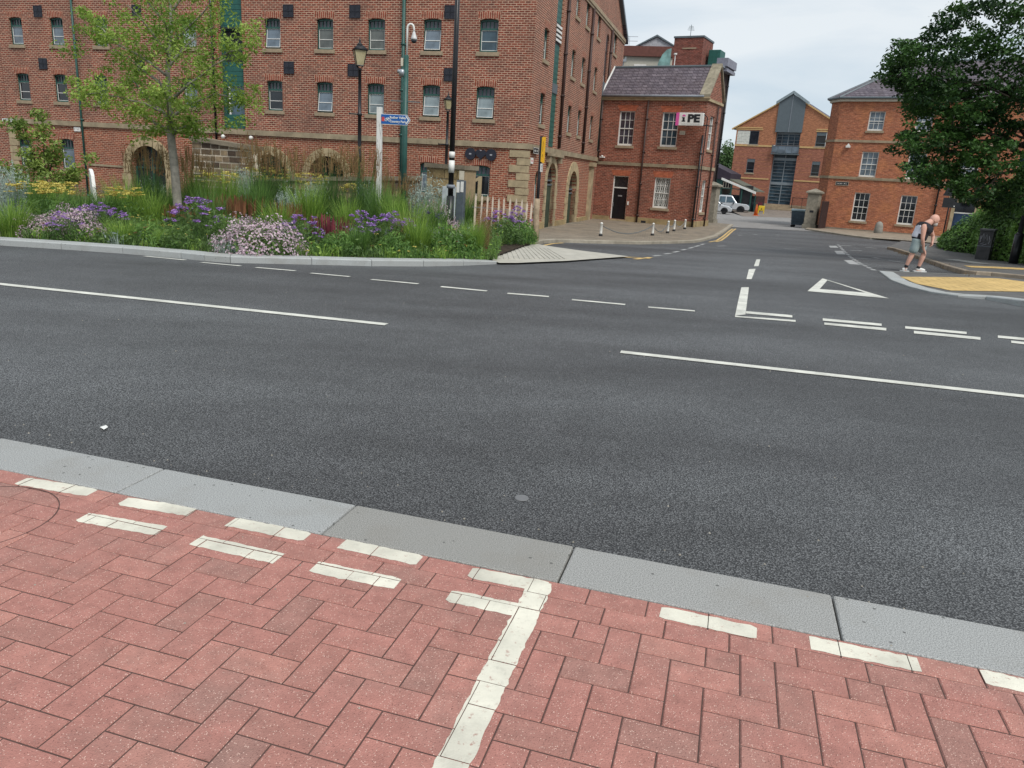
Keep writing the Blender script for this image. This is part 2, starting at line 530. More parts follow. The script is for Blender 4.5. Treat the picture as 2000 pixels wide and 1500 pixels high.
# near kerb frame: s along the kerb, r back towards the camera
KB0, KB1 = atz(225, 962, 0), atz(1645, 1250, 0)
KT = (KB1 - KB0).normalized()
KN = Vector((-KT.y, KT.x, 0))           # away from the camera, over the road
def KP(s, r, z=0.0): return KB0 + KT * s - KN * r + Vector((0, 0, z))
def to_k(px_, py_):
    d = atz(px_, py_, 0) - KB0
    return d.dot(KT), -d.dot(KN)
KW = 0.30
joints = [to_k(225, 962)[0], to_k(630, 1040)[0], to_k(1090, 1135)[0], to_k(1645, 1250)[0]]
pitch_ = (joints[-1] - joints[0]) / 3
js = [joints[0] - pitch_ * k for k in range(6, 0, -1)] + joints + [joints[-1] + pitch_ * k for k in range(1, 6)]
mb = MB()
tints = [.6, .7, .45, .8, .55, .75, .8, .12, .4, .7, .5, .6, .3, .7, .6]
KM = Matrix.Translation(KB0) @ Matrix(((KT.x, KN.x, 0, 0), (KT.y, KN.y, 0, 0), (0, 0, 1, 0), (0, 0, 0, 1)))
for i in range(len(js) - 1):
    mb.box(js[i] + .003, js[i + 1] - .003, 0.003, KW, -.2, 0, 0, tints[i % len(tints)], KM)
kerb = mb.build('near_kerb', M['granite'])
bevel(kerb, .008, 2); tag(kerb, kind='structure')

# block paving
mb = MB()
W_, L_, G_ = .104, .208, .0038
BLOCKS = []
def block(s0, s1, r0, r1):
    t = min(1, max(0, random.gauss(.55, .22)))
    dz = random.uniform(-.0012, .0012)
    BLOCKS.append((s0 + .0014, s1 - .0014, r0 + .0014, r1 - .0014, dz))
    a, b, c, d = s0 + G_ / 2, s1 - G_ / 2, r0 + G_ / 2, r1 - G_ / 2
    e = .0034
    lo = [KP(a, c, -.0032), KP(b, c, -.0032), KP(b, d, -.0032), KP(a, d, -.0032)]
    hi = [KP(a + e, c + e, dz), KP(b - e, c + e, dz), KP(b - e, d - e, dz), KP(a + e, d - e, dz)]
    mb.add(lo + hi, [(7, 6, 5, 4), (0, 4, 5, 1), (1, 5, 6, 2), (2, 6, 7, 3), (3, 7, 4, 0)], 0, t)
S0, S1 = -5.2, 6.5
for row in range(2):
    s = S0 + (.07 if row else 0)
    while s < S1:
        block(s, s + L_, row * W_, row * W_ + W_); s += L_
RB0 = 2 * W_
nx, ny = int((S1 - S0) / W_), 44
for i in range(nx):
    for j in range(ny):
        k = (i - j) % 4
        s, r = S0 + i * W_, RB0 + j * W_
        if k == 0: block(s, s + L_, r, r + W_)
        elif k == 3: block(s, s + W_, r, r + L_)
        if j == 0 and k == 2: block(s, s + W_, r, r + W_)
pv = mb.build('block_pavement', M['paver']); tag(pv, kind='structure')
mb = MB(); mb.quad(KP(-60, 0, -.0030), KP(60, 0, -.0030), KP(60, 60, -.0030), KP(-60, 60, -.0030))
o = mb.build('pavement_bed', M['joint'], fix=True); tag(o, kind='structure')

# painted dashes on the paving, worn edges
def worn_strip(mb, p0, p1, w, z, step=.02, jit=.0035, cap=.01):
    """p0, p1 in kerb coordinates"""
    a, b = Vector((p0[0], p0[1])), Vector((p1[0], p1[1]))
    d = b - a; n_ = max(3, int(d.length / step)); u = d.normalized(); pn = Vector((-u.y, u.x))
    for side in (0,):
        up, dn = [], []
        for i in range(n_ + 1):
            q = a + d * (i / n_)
            jj = jit if 0 < i < n_ else jit * 1.5
            e = -cap * random.random() if i in (0, n_) else 0
            up.append(q + pn * (w / 2 + e + random.uniform(-jj, jj)))
            dn.append(q - pn * (w / 2 + e + random.uniform(-jj, jj)))
        for i in range(n_):
            poly = [(q.x, q.y) for q in (up[i], up[i + 1], dn[i + 1], dn[i])]
            x0, x1 = min(q[0] for q in poly), max(q[0] for q in poly)
            y0, y1 = min(q[1] for q in poly), max(q[1] for q in poly)
            for s0, s1, r0, r1, dz in BLOCKS:
                if s1 < x0 or s0 > x1 or r1 < y0 or r0 > y1: continue
                c = poly
                for ax, lim, sg in ((0, s0, 1), (0, s1, -1), (1, r0, 1), (1, r1, -1)):
                    o_ = []
                    for k in range(len(c)):
                        a_, b_ = c[k], c[(k + 1) % len(c)]
                        da, db = (a_[ax] - lim) * sg, (b_[ax] - lim) * sg
                        if da >= 0: o_.append(a_)
                        if (da > 0 > db) or (da < 0 < db):
                            f = da / (da - db); o_.append((a_[0] + (b_[0] - a_[0]) * f, a_[1] + (b_[1] - a_[1]) * f))
                    c = o_
                    if len(c) < 3: break
                if len(c) >= 3: mb.add([KP(q[0], q[1], dz + z * .5) for q in c], [tuple(range(len(c)))])
mb = MB()
DW = .078
for a, b in (((42, 939), (181, 962)), ((240, 978), (376, 1001)), ((450, 1019), (600, 1049)), ((668, 1062), (820, 1095)), ((918, 1117), (1068, 1147)),
             ((160, 1010), (315, 1037)), ((383, 1055), (545, 1091)), ((612, 1107), (777, 1141)), ((876, 1163), (1022, 1194)),
             ((1290, 1194), (1478, 1237)), ((1582, 1255), (1796, 1299)), ((1918, 1321), (2100, 1362)), ((-170, 905), (-30, 927))):
    worn_strip(mb, to_k(*a), to_k(*b), DW, .0016)
worn_strip(mb, to_k(1058, 1137), to_k(864, 1530), .088, .0026)
worn_strip(mb, to_k(864, 1528), to_k(642, 1990), .088, .0034)
o = mb.build('paving_markings', M['ppaint'], fix=True); tag(o, kind='structure')

# round inset cover at the left edge of the paving
cc = KP(to_k(-55, 1010)[0], to_k(-55, 1010)[1])
mb = MB()
n_ = 48
for r0, r1, z, mi in ((.294, .2985, .0012, 0),):
    for k in range(n_):
        a0, a1 = 2 * PI * k / n_, 2 * PI * (k + 1) / n_
        P = lambda r, a: (cc.x + r * math.cos(a), cc.y + r * math.sin(a), z)
        mb.quad(P(r0, a0), P(r1, a0), P(r1, a1), P(r0, a1))
o = mb.build('manhole_cover', M['joint'], fix=True)
tag(o, 'round inset manhole cover seam cut into the red block paving', 'manhole cover')

# ------------------------------------------------------------------ road markings
def strip(mb, pts, w, dz=.006):
    """pts world xy centre line, w width"""
    for i in range(len(pts) - 1):
        a, b = Vector(pts[i][:2]), Vector(pts[i + 1][:2])
        d = b - a; u = d.normalized(); n_ = Vector((-u.y, u.x)) * w / 2
        k = max(1, int(d.length / 1.0))
        for j in range(k):
            p, q = a + d * j / k, a + d * (j + 1) / k
            mb.quad(*[(v.x, v.y, tz(v.y) + dz) for v in (p - n_, q - n_, q + n_, p + n_)])
def conform(mb, name, mat, dz=.006):
    """cut the painted pieces where the terrain bends and lay them on it"""
    bm = bmesh.new()
    vs = [bm.verts.new(p) for p in mb.v]
    for f in mb.f: bm.faces.new([vs[i] for i in f])
    for k in TY:
        bmesh.ops.bisect_plane(bm, geom=bm.verts[:] + bm.edges[:] + bm.faces[:], plane_co=(0, k, 0), plane_no=(0, 1, 0))
    for v in bm.verts: v.co.z = tz(v.co.y) + dz
    for f in bm.faces:
        f.normal_update()
        if f.normal.z < 0: f.normal_flip()
    me = bpy.data.meshes.new(name); bm.to_mesh(me); bm.free()
    me.materials.append(mat)
    return tag(obj(name, me), kind='structure')
def pquad(mb, *pts, dz=.006):
    mb.add([at(*p, dz) for p in pts], [tuple(range(len(pts)))])
mb = MB()
strip(mb, px((-260, 527), (0, 555.5), (755, 634.5)), .105)
strip(mb, px((1212, 688), (2000, 775), (2300, 808)), .105)
for a, b in (((283, 501), (362, 508.5)), ((393, 513), (470, 520)), ((500, 523), (577, 529.5)), ((607, 534), (683, 541)), ((725, 546.5), (817, 555)),
             ((861, 560.5), (951, 569)), ((991, 573.5), (1072, 580)), ((1117, 586), (1221, 595.5)), ((1266, 600.5), (1357, 608)), ((100, 484.6), (110, 485.2))):
    strip(mb, px(a, b), .085)
pquad(mb, (1448, 561), (1462.7, 561), (1456, 614), (1435.6, 616.5))
pquad(mb, (1457, 607.5), (1547.6, 615.5), (1547.6, 620), (1457, 612))
pquad(mb, (1435.6, 616.5), (1554, 625), (1554, 628.5), (1435.6, 619))
pquad(mb, (1457.8, 545), (1462.7, 525.6), (1475.8, 525), (1468, 545))
pquad(mb, (1472.5, 519.8), (1477.4, 506.7), (1485, 506.7), (1481.6, 519.8))
pquad(mb, (1607, 621.5), (1722, 632), (1722, 636.5), (1607, 626)); pquad(mb, (1610, 630), (1731, 640.5), (1731, 645.5), (1610, 634))
pquad(mb, (1768, 637), (1888, 648), (1888, 652.5), (1768, 641.5)); pquad(mb, (1785, 646), (1915, 658.5), (1915, 663.5), (1785, 651))
pquad(mb, (1949, 655), (2070, 666), (2070, 671), (1949, 659.5)); pquad(mb, (1975, 665), (2090, 677), (2090, 682), (1975, 669.5))
A_, B_, C_ = (1606.4, 543.6), (1577, 568.5), (1737, 582.8)
a_, b_, c_ = (1616, 547.3), (1601, 564.4), (1690, 571.5)
pquad(mb, A_, B_, b_, a_); pquad(mb, B_, C_, c_, b_); pquad(mb, C_, A_, a_, c_)
o = conform(mb, 'road_markings', M['rpaint'])
mb = MB()
q0, q1 = (1637, 478), (1711, 530)
pts = [(1637, 478), (1648, 490), (1662, 503), (1680, 515), (1711, 530)]
for i in range(len(pts) - 1):
    for k in range(4):
        f0, f1 = k / 4, (k + .55) / 4
        P = lambda f: (pts[i][0] + (pts[i + 1][0] - pts[i][0]) * f, pts[i][1] + (pts[i + 1][1] - pts[i][1]) * f)
        strip(mb, px(P(f0), P(f1)), .12)
for q in (((1618.5, 480), (1633, 480), (1638, 484), (1622, 483.5)), ((1630, 490), (1646, 490), (1652, 497), (1635, 496.5)), ((1648, 508), (1664, 508), (1680, 517), (1660, 516))):
    pquad(mb, *q)
for a, b in (((1276, 500.5), (1290, 499)), ((1297, 496.5), (1311, 495)), ((1315, 493.2), (1326, 491)), ((1331, 489), (1340, 487.2)), ((1345, 485.3), (1354, 483.2)), ((1357, 482), (1366, 479.5)), ((1369, 478.5), (1375, 476.5))):
    strip(mb, px(a, b), .11)
for a, b in (((1640, 479.5), (1663, 480.5)), ((1690, 483), (1712, 485)), ((1660, 489), (1684, 490)), ((1675, 505), (1700, 506)), ((1705, 503), (1718, 505)), ((1735, 509), (1765, 513)), ((1530, 486), (1562, 487)), ((1441, 459.5), (1449, 459.5)), ((1471, 458), (1480, 458.5)), ((1515, 459), (1522, 459.5)), ((1400, 481), (1418, 480.5))):
    strip(mb, px(a, b), .16)
o = conform(mb, 'faded_road_markings', M['fpaint'])
mb = MB()
strip(mb, px((1437, 447), (1431, 451), (1419, 462), (1408, 470), (1398, 472.5)), .10)
strip(mb, px((1431, 447), (1425, 451), (1412, 462), (1400, 470), (1385, 473)), .10)
strip(mb, px((1200, 503.5), (1235, 502.5), (1270, 505.5)), .14); strip(mb, px((1240, 506.5), (1271, 503)), .14)
strip(mb, px((1060, 480), (1080, 476), (1100, 474.5)), .12)
o = conform(mb, 'yellow_lines', M['ypaint'])
mb = MB()
mb.add([at(x, y, .012) for x, y in ((195, 834), (207, 830), (211, 834), (203, 839))], [(0, 1, 2, 3)])
o = mb.build('litter_scrap', M['white'], fix=True); tag(o, 'small white scrap of litter on the dark road near the kerb', 'litter')

mb = MB()
_c = at(1019, 973, .002)
mb.lathe([(.035, 0), (.032, .004), (.001, .005)], 14, _c)
tag(mb.build('road_stud', plain('dull_stud', (.15, .15, .153), .7), fix=True), 'small round grey stud set flush in the dark road near the kerb', 'road stud')
mb = MB(); _r = random.Random(4)
for _ in range(260):
    s_, q_ = _r.uniform(-6, 6), KW + abs(_r.gauss(0, .22)) + .01
    if _r.random() < .35: q_ = _r.uniform(.4, 6)
    p = KB0 + KT * s_ + KN * q_; k = _r.uniform(.002, .0055)
    z = tz(p.y)
    mb.add([(p.x - k, p.y - k * .6, z), (p.x + k, p.y - k, z), (p.x + k * .7, p.y + k, z), (p.x - k, p.y + k * .8, z), (p.x, p.y, z + k * 1.2)], [(0, 1, 4), (1, 2, 4), (2, 3, 4), (3, 0, 4)])
for _ in range(160):
    p = KP(_r.uniform(-4, 5), _r.uniform(-.3, 3), .0); k = _r.uniform(.0015, .004)
    mb.add([(p.x - k, p.y - k * .6, 0), (p.x + k, p.y - k, 0), (p.x + k * .7, p.y + k, 0), (p.x - k, p.y + k * .8, 0), (p.x, p.y, k * 1.2)], [(0, 1, 4), (1, 2, 4), (2, 3, 4), (3, 0, 4)])
tag(mb.build('road_grit', plain('mixed_grit', (.34, .31, .26), .9, .5, 40)), 'scattered grit along the kerb channel and paving', 'grit', kind='stuff')

# ------------------------------------------------------------------ far kerb, bed, paths
def ribbon(name, pts, w, h, mat, tint_seg=0.9, drop_to=None, chamfer=.015):
    """kerb: pts is the road-side foot line (world), width w goes to the left of travel, height h (number or list)"""
    mb = MB()
    P = [Vector(p[:2]) for p in pts]
    hs = h if isinstance(h, list) else [h] * len(P)
    # resample
    Q, H = [], []
    for i in range(len(P) - 1):
        k = max(1, int((P[i + 1] - P[i]).length / tint_seg))
        for j in range(k):
            Q.append(P[i].lerp(P[i + 1], j / k)); H.append(hs[i] + (hs[i + 1] - hs[i]) * j / k)
    Q.append(P[-1]); H.append(hs[-1])
    nn = []
    for i in range(len(Q)):
        d = (Q[min(i + 1, len(Q) - 1)] - Q[max(i - 1, 0)]).normalized()
        nn.append(Vector((-d.y, d.x)))
    for i in range(len(Q) - 1):
        t = random.uniform(.3, .8)
        g = (Q[i + 1] - Q[i]).normalized() * .004
        a, b = Q[i] + g, Q[i + 1] - g
        ring = []
        for q, n_, hh in ((a, nn[i], H[i]), (b, nn[i + 1], H[i + 1])):
            ring.append([(q.x, q.y, tz(q.y) - .05), (q.x, q.y, tz(q.y) + hh - chamfer), (q.x + n_.x * chamfer, q.y + n_.y * chamfer, tz(q.y) + hh),
                         (q.x + n_.x * w, q.y + n_.y * w, tz(q.y) + hh), (q.x + n_.x * w, q.y + n_.y * w, tz(q.y) - .05)])
        vs = ring[0] + ring[1]
        mb.add(vs, [(k, k + 1, k + 6, k + 5) for k in range(4)] + [(0, 4, 3, 2, 1), (5, 6, 7, 8, 9)], 0, t)
    o = mb.build(name, mat, fix=True)
    return tag(o, kind='structure')
fk = px((-700, 455), (-250, 465), (0, 479.5), (120, 487), (240, 495.5), (354, 505), (400, 510), (450, 513.5), (609, 517), (726, 520), (827, 520.5), (905, 519), (970, 516))
ribbon('far_kerb', fk, .30, [.10] * 11 + [.09, .055], M['granite_far'])
bed = [fk[0] + Vector((-10, 3, 0))] + [p + Vector((.05, .2, 0)) for p in fk[:-1]] + px((960, 510), (957, 478), (1000, 476), (1046, 478)) + [Vector((.3, 33, 0)), Vector((-26.5, 41, 0)), Vector((-60, 45, 0))]
sheet('planting_bed', bed, .07, M['soil'])
tp = px((962, 512.5), (957, 474), (1000, 475.5), (1046, 478.5), (1085, 485), (1150, 494), (1228, 503.5), (1110, 512.5), (1010, 517), (975, 517))
sheet('ribbed_crossing_ramp', tp, .035, M['tactile_w'])
mb = MB()
p00, p10, p01, p11 = at(960, 506, .035), at(1110, 506, .035), at(962, 477, .035), at(1075, 486, .035)
for k in range(15):
    f = (k + .2) / 15
    g = (k + .65) / 15
    a, b = p00.lerp(p10, f), p01.lerp(p11, f)
    c, d = p00.lerp(p10, g), p01.lerp(p11, g)
    e = .012
    mb.add([a, c, d, b] + [q + Vector((0, 0, e)) for q in (a, c, d, b)], [(4, 5, 6, 7), (0, 1, 5, 4), (1, 2, 6, 5), (2, 3, 7, 6), (3, 0, 4, 7)])
o = mb.build('tactile_ribs', M['tactile_w'], fix=True); tag(o, kind='structure')

# forecourt of worn setts in front of the buildings
fc_edge = px((1046, 480), (1062, 475.5), (1090, 473.5), (1150, 475.5), (1250, 477.5), (1330, 475.5), (1375, 471), (1400, 464), (1414, 455), (1426, 446), (1432, 441))
fc = fc_edge + [at(1388, 437), Vector((9.9, 44.9, 0)), Vector((4.4, 47.8, 0)), Vector((.3, 33.2, 0))]
sheet('forecourt_setts', fc, .09, M['setts'])
ribbon('forecourt_kerb', [p for p in fc_edge], .2, .10, M['oldkerb'], 1.1)
# yard beyond the gate pillars
yard = px((1432, 444), (1470, 446), (1545, 450), (1590, 452)) + [Vector((40, 66, 0)), Vector((60, 120, 0)), Vector((8, 120, 0)), Vector((10.2, 47, 0))]
sheet('yard_setts', yard, .012, M['cobble'])
GS = 1.21      # distance scale of the gabled block
_mb = MB()
_fr = px((1452, 423), (1480, 423.5), (1545, 426), (1610, 428))
_bk = [Vector((GS * (23.4 + u * .8526 - 1.9 * .5225), GS * (86.0 - u * .5225 - 1.9 * .8526), CAMH - 2.04 * GS)) for u in (-1.0, 1.5, 5.5, 11.0)]
for _i in range(3): _mb.quad(_fr[_i] + Vector((0, 0, .02)), _fr[_i + 1] + Vector((0, 0, .02)), _bk[_i + 1], _bk[_i])
tag(_mb.build('yard_ramp', M['yardstone'], fix=True), kind='structure')
# footway under the office
rk = px((1572, 449), (1600, 453.5), (1650, 461), (1700, 467.5), (1765, 471.5), (1850, 480))
sheet('office_footway', rk + [Vector((30, 50, 0)), Vector((22, 58, 0)), at(1585, 443)], .09, M['buffway'])
ribbon('office_kerb', rk, .15, .10, M['oldkerb'], 1.0)
# raised footway on the near right corner
nk = px((1732, 487), (1745, 489.5), (1775, 499), (1810, 513), (1845, 526), (1880, 536.5), (1905, 539))
fw = nk + px((1935, 540), (2060, 553)) + [Vector((24, 22, 0)), Vector((30, 34, 0)), at(1760, 474)]
sheet('corner_footway', fw, .10, M['footway'])
ribbon('corner_kerb', nk + px((1935, 541), (2060, 553.5), (2160, 563)), .16, .12, M['buffway'], .9)
# level crossing: pale kerb line, buff tactile slabs
cr = px((1716, 531), (1740, 549), (1775, 562), (1815, 572), (1870, 580), (1925, 585), (2000, 600), (2100, 618))
up = px((1716, 531), (1850, 536.5), (1940, 540.5), (2100, 556))
sheet('crossing_apron', cr + up[::-1][:-1], .022, M['footway'])
ribbon('crossing_kerb', cr, .32, [.03, .03, .03, .03, .035, .06, .11, .11], M['granite_far'])
sheet('tactile_paving', px((1757, 543), (1860, 543.5), (1950, 546), (2060, 560), (2060, 574), (1995, 572.5), (1930, 571.5), (1857, 570.5), (1790, 557)), .030, M['tactile_y'])
mb = MB()
strip(mb, px((1716, 531.5), (1850, 537), (1935, 540.5)), .13, .028)
o = mb.build('crossing_edge_strip', M['granite_far'], fix=True); tag(o, kind='structure')
sheet('upper_tactile_paving', px((1880, 525.5), (1940, 527.5), (2060, 533), (2060, 537), (1940, 531), (1895, 529.5)), .108, M['tactile_y'])
sheet('pale_footway_slabs', px((1840, 511), (1870, 512), (1935, 522), (1900, 520.5)), .106, M['granite_far'])

# ------------------------------------------------------------------ walls with real openings
def wall_mesh(mb, x0, x1, z0, z1, ops, mi=0, top=None):
    """sheet in the facade's own x (right), y (into the building), z. ops: (x0, x1, z0, z1, rise, depth)."""
    xs = sorted({x0, x1} | {v for o in ops for v in o[:2]})
    zs = sorted({z0, z1} | {v for o in ops for v in o[2:4]})
    for i in range(len(xs) - 1):
        for j in range(len(zs) - 1):
            cx, cz = (xs[i] + xs[i + 1]) / 2, (zs[j] + zs[j + 1]) / 2
            if any(o[0] < cx < o[1] and o[2] < cz < o[3] for o in ops): continue
            mb.quad((xs[i], 0, zs[j]), (xs[i + 1], 0, zs[j]), (xs[i + 1], 0, zs[j + 1]), (xs[i], 0, zs[j + 1]), mi)
    for a, b, c, d, rise, dep in ops:
        pts = arch_pts(a, b, d, rise)
        if rise > 0:
            for p, q in zip(pts[:-1], pts[1:]):
                mb.quad((p[0], 0, p[1]), (q[0], 0, q[1]), (q[0], 0, d), (p[0], 0, d), mi)
        full = [(a, c), (a, d - rise)] + pts[1:-1] + [(b, d - rise), (b, c)]
        n = len(full)
        for k in range(n):
            p, q = full[k], full[(k + 1) % n]
            mb.quad((p[0], 0, p[1]), (p[0], dep, p[1]), (q[0], dep, q[1]), (q[0], 0, q[1]), mi)
def arch_pts(a, b, top, rise, n=None):
    if rise <= 0: return [(a, top), (b, top)]
    w = (b - a) / 2
    n = n or (14 if rise > .3 else 6)
    if rise >= w * .95:       # half round
        return [((a + b) / 2 - w * math.cos(PI * k / n), top - rise + rise * math.sin(PI * k / n)) for k in range(n + 1)]
    r = (w * w + rise * rise) / (2 * rise)
    t0 = math.asin(w / r)
    return [((a + b) / 2 + r * math.sin(-t0 + 2 * t0 * k / n), top - r + r * math.cos(-t0 + 2 * t0 * k / n)) for k in range(n + 1)]

class Fac:
    """one face of a building: x to the right seen from outside, y into the building"""
    def __init__(s, root, loc=(0, 0, 0), rz=0):
        s.root, s.loc, s.rz = root, Vector(loc), rz
        s.M = Matrix.Translation(s.loc) @ Matrix.Rotation(rz, 4, 'Z')
    def put(s, name, me, u=0, z=0, d=0, parent=None):
        o = bpy.data.objects.new(name, me)
        COL.objects.link(o)
        if parent is None:
            o.parent = s.root
            o.location = s.M @ Vector((u, d, z))
            o.rotation_euler = (0, 0, s.rz)
        else:
            o.parent = parent
            o.location = (0, 0, 0)
        return o
    def wall(s, name, x0, x1, z0, z1, ops, mat, d=0):
        mb = MB(); wall_mesh(mb, x0, x1, z0, z1, ops)
        return s.put(name, mb.mesh(name, mat), 0, 0, d)
    def box(s, name, x0, x1, d0, d1, z0, z1, mat, parent=None):
        mb = MB(); mb.box(x0, x1, d0, d1, z0, z1)
        return s.put(name, mb.mesh(name, mat), parent=parent)
    def world(s, u, z, d=0):
        return s.root.matrix_basis @ s.M @ Vector((u, d, z))

_cache = {}
def cached(key, fn):
    if key not in _cache: _cache[key] = fn()
    return _cache[key]

# ------------------------------------------------------------------ window kinds
def wh_window(fac, u, z0, z1, w, glass, tilt=0.0, arch=True, sill=True, depth=.13, bar=True):
    """warehouse window: green frame, four little panes above, white casement below"""
    h = z1 - z0
    key = ('wh', round(w, 2), round(h, 2), tilt, bar)
    def frame():
        mb = MB(); f = .055; tr = h * .70
        mb.box(0, f, 0, .07, 0, h - .04); mb.box(w - f, w, 0, .07, 0, h - .04)
        mb.box(f, w - f, 0, .07, 0, .07)
        pts = arch_pts(0, w, h, .05)
        for p, q in zip(pts[:-1], pts[1:]):
            mb.add([(p[0], 0, p[1] - .075), (q[0], 0, q[1] - .075), (q[0], 0, q[1]), (p[0], 0, p[1]), (p[0], .07, p[1] - .075), (q[0], .07, q[1] - .075), (q[0], .07, q[1]), (p[0], .07, p[1])],
                   [(0, 1, 2, 3), (0, 4, 5, 1), (3, 2, 6, 7)])
        mb.box(f, w - f, -.004, .07, tr - .035, tr + .035)
        for k in (1, 2, 3):
            xx = f + (w - 2 * f) * k / 4
            mb.box(xx - .011, xx + .011, .012, .05, tr + .035, h - .06)
        return mb.mesh('window', M['green'])
    def sash():
        mb = MB(); tr = h * .70 - .035; x0, x1 = .055, w - .055; b = .022
        def P(x, y, z):
            k = (z - tr) / (.07 - tr)       # 0 at the head, 1 at the foot
            return (x, y - tilt * k, z)
        for (a, c, d, e) in ((x0, x0 + b, .07, tr), (x1 - b, x1, .07, tr), (x0 + b, x1 - b, .07, .07 + b), (x0 + b, x1 - b, tr - b, tr)) + (((x0 + b, x1 - b, tr * .5 - .012, tr * .5 + .012),) if bar else ()):
            vs = [P(x, y, z) for x, y, z in ((a, .02, d), (c, .02, d), (c, .05, d), (a, .05, d), (a, .02, e), (c, .02, e), (c, .05, e), (a, .05, e))]
            mb.add(vs, [(0, 3, 2, 1), (4, 5, 6, 7), (0, 1, 5, 4), (1, 2, 6, 5), (2, 3, 7, 6), (3, 0, 4, 7)])
        return mb.mesh('sash', M['white'])
    def pane():
        mb = MB(); tr = h * .70 - .035; x0, x1 = .055, w - .055
        mb.quad((x0, .04 - tilt, .07), (x1, .04 - tilt, .07), (x1, .04, tr), (x0, .04, tr))
        return mb.mesh('pane', glass)
    def light():
        mb = MB(); mb.quad((.03, .055, h * .68), (w - .03, .055, h * .68), (w - .03, .055, h), (.03, .055, h))
        if tilt: mb.quad((.03, .068, .03), (w - .03, .068, .03), (w - .03, .068, h * .7), (.03, .068, h * .7))
        return mb.mesh('top_light', M['gl_violet'])
    fr = fac.put('window', cached(key, frame), u, z0, depth - .03)
    for nm, kk, fn in (('sash', key + ('s',), sash), ('pane', key + ('p', glass.name), pane), ('top_light', key + ('l',), light)):
        fac.put(nm, cached(kk, fn), parent=fr)
    dd = -(depth - .03)
    if sill:
        def smesh():
            mb = MB(); mb.box(-.09, w + .09, dd - .06, .05, -.15, 0.002); return mb.mesh('sill', M['sill'])
        fac.put('sill', cached(key + ('sill',), smesh), parent=fr)
    if arch:
        def amesh():
            mb = MB(); pts = arch_pts(-.07, w + .07, h + .02, .05, 6)
            for p, q in zip(pts[:-1], pts[1:]):
                a, b = (p[0], dd - .006, max(p[1], h - .03)), (q[0], dd - .006, max(q[1], h - .03))
                c, e = (q[0] + (q[0] - w / 2) * .10, dd - .006, h + .27), (p[0] + (p[0] - w / 2) * .10, dd - .006, h + .27)
                mb.quad(a, b, c, e)
                mb.quad(e, c, (c[0], dd + .02, c[2]), (e[0], dd + .02, e[2])); mb.quad(a, (a[0], dd + .02, a[2]), (b[0], dd + .02, b[2]), b)
            return mb.mesh('brick_arch', M['soldier'])
        fac.put('brick_arch', cached(key + ('arch',), amesh), parent=fr)
    return fr

def sash_window(fac, u, z0, z1, w, glass, nx=3, nz=4, sill=True, arch=None, depth=.11, grille=False, sillmat='sill'):
    """white painted sliding sash with glazing bars"""
    h = z1 - z0
    key = ('sash', round(w, 2), round(h, 2), nx, nz)
    def frame():
        mb = MB(); f = .06
        mb.box(0, f, 0, .09, 0, h); mb.box(w - f, w, 0, .09, 0, h)
        mb.box(f, w - f, 0, .09, 0, .11); mb.box(f, w - f, 0, .09, h - .055, h)
        mid = h * .5
        mb.box(f, w - f, .01, .08, mid - .025, mid + .025)
        for k in range(1, nx):
            x = f + (w - 2 * f) * k / nx; mb.box(x - .012, x + .012, .03, .07, .11, h - .055)
        for k in range(1, nz):
            if nz % 2 == 0 and k == nz // 2: continue
            z = .11 + (h - .165) * k / nz; mb.box(f, w - f, .032, .068, z - .012, z + .012)
        return mb.mesh('window', M['white'])
    def pane():
        mb = MB(); mb.quad((.05, .06, .1), (w - .05, .06, .1), (w - .05, .06, h - .05), (.05, .06, h - .05)); return mb.mesh('pane', glass)
    fr = fac.put('window', cached(key, frame), u, z0, depth - .03)
    fac.put('pane', cached(key + ('p', glass.name), pane), parent=fr)
    dd = -(depth - .03)
    if sill:
        def smesh():
            mb = MB(); mb.box(-.09, w + .09, dd - .07, .05, -.14, .002); return mb.mesh('sill', M[sillmat])
        fac.put('sill', cached(key + ('sill', sillmat), smesh), parent=fr)
    if arch:
        def amesh():
            mb = MB()
            a, b, c, d = (-.02, h), (w + .02, h), (w + .17, h + .33), (-.17, h + .33)
            mb.quad((a[0], dd - .005, a[1]), (b[0], dd - .005, b[1]), (c[0], dd - .005, c[1]), (d[0], dd - .005, d[1]))
            for p, q in ((a, b), (b, c), (c, d), (d, a)): mb.quad((p[0], dd - .005, p[1]), (p[0], dd + .02, p[1]), (q[0], dd + .02, q[1]), (q[0], dd - .005, q[1]))
            return mb.mesh('brick_arch', arch)
        fac.put('brick_arch', cached(key + ('arch',), amesh), parent=fr)
    if grille:
        def gmesh():
            mb = MB()
            for r in range(4):
                zz = .14 + (h - .2) * r / 4; hh = (h - .2) / 4
                for k in range(7):
                    x = .08 + (w - .16) * k / 7; ww = (w - .16) / 7
                    mb.tube([(x, .035, zz), (x + ww * .5, .035, zz + hh * .5), (x, .035, zz + hh)], .009, 4)
                    mb.tube([(x + ww, .035, zz), (x + ww * .5, .035, zz + hh * .5), (x + ww, .035, zz + hh)], .009, 4)
            return mb.mesh('grille', M['white'])
        fac.put('grille', gmesh(), parent=fr)
    return fr

def pipe(fac, name, u, z0, z1, d=-.09, r=.05, mat='brownpipe', parent=None):
    mb = MB(); mb.tube([(0, 0, 0), (0, 0, z1 - z0)], r, 8)
    z = 0.5
    while z < z1 - z0:
        mb.tube([(0, 0, z), (0, 0, z + .09)], r * 1.3, 8)
        mb.box(-r * 1.6, r * 1.6, 0, abs(d), z + .01, z + .07)
        z += 1.8
    return fac.put(name, mb.mesh(name, M[mat], True), u, z0, d)

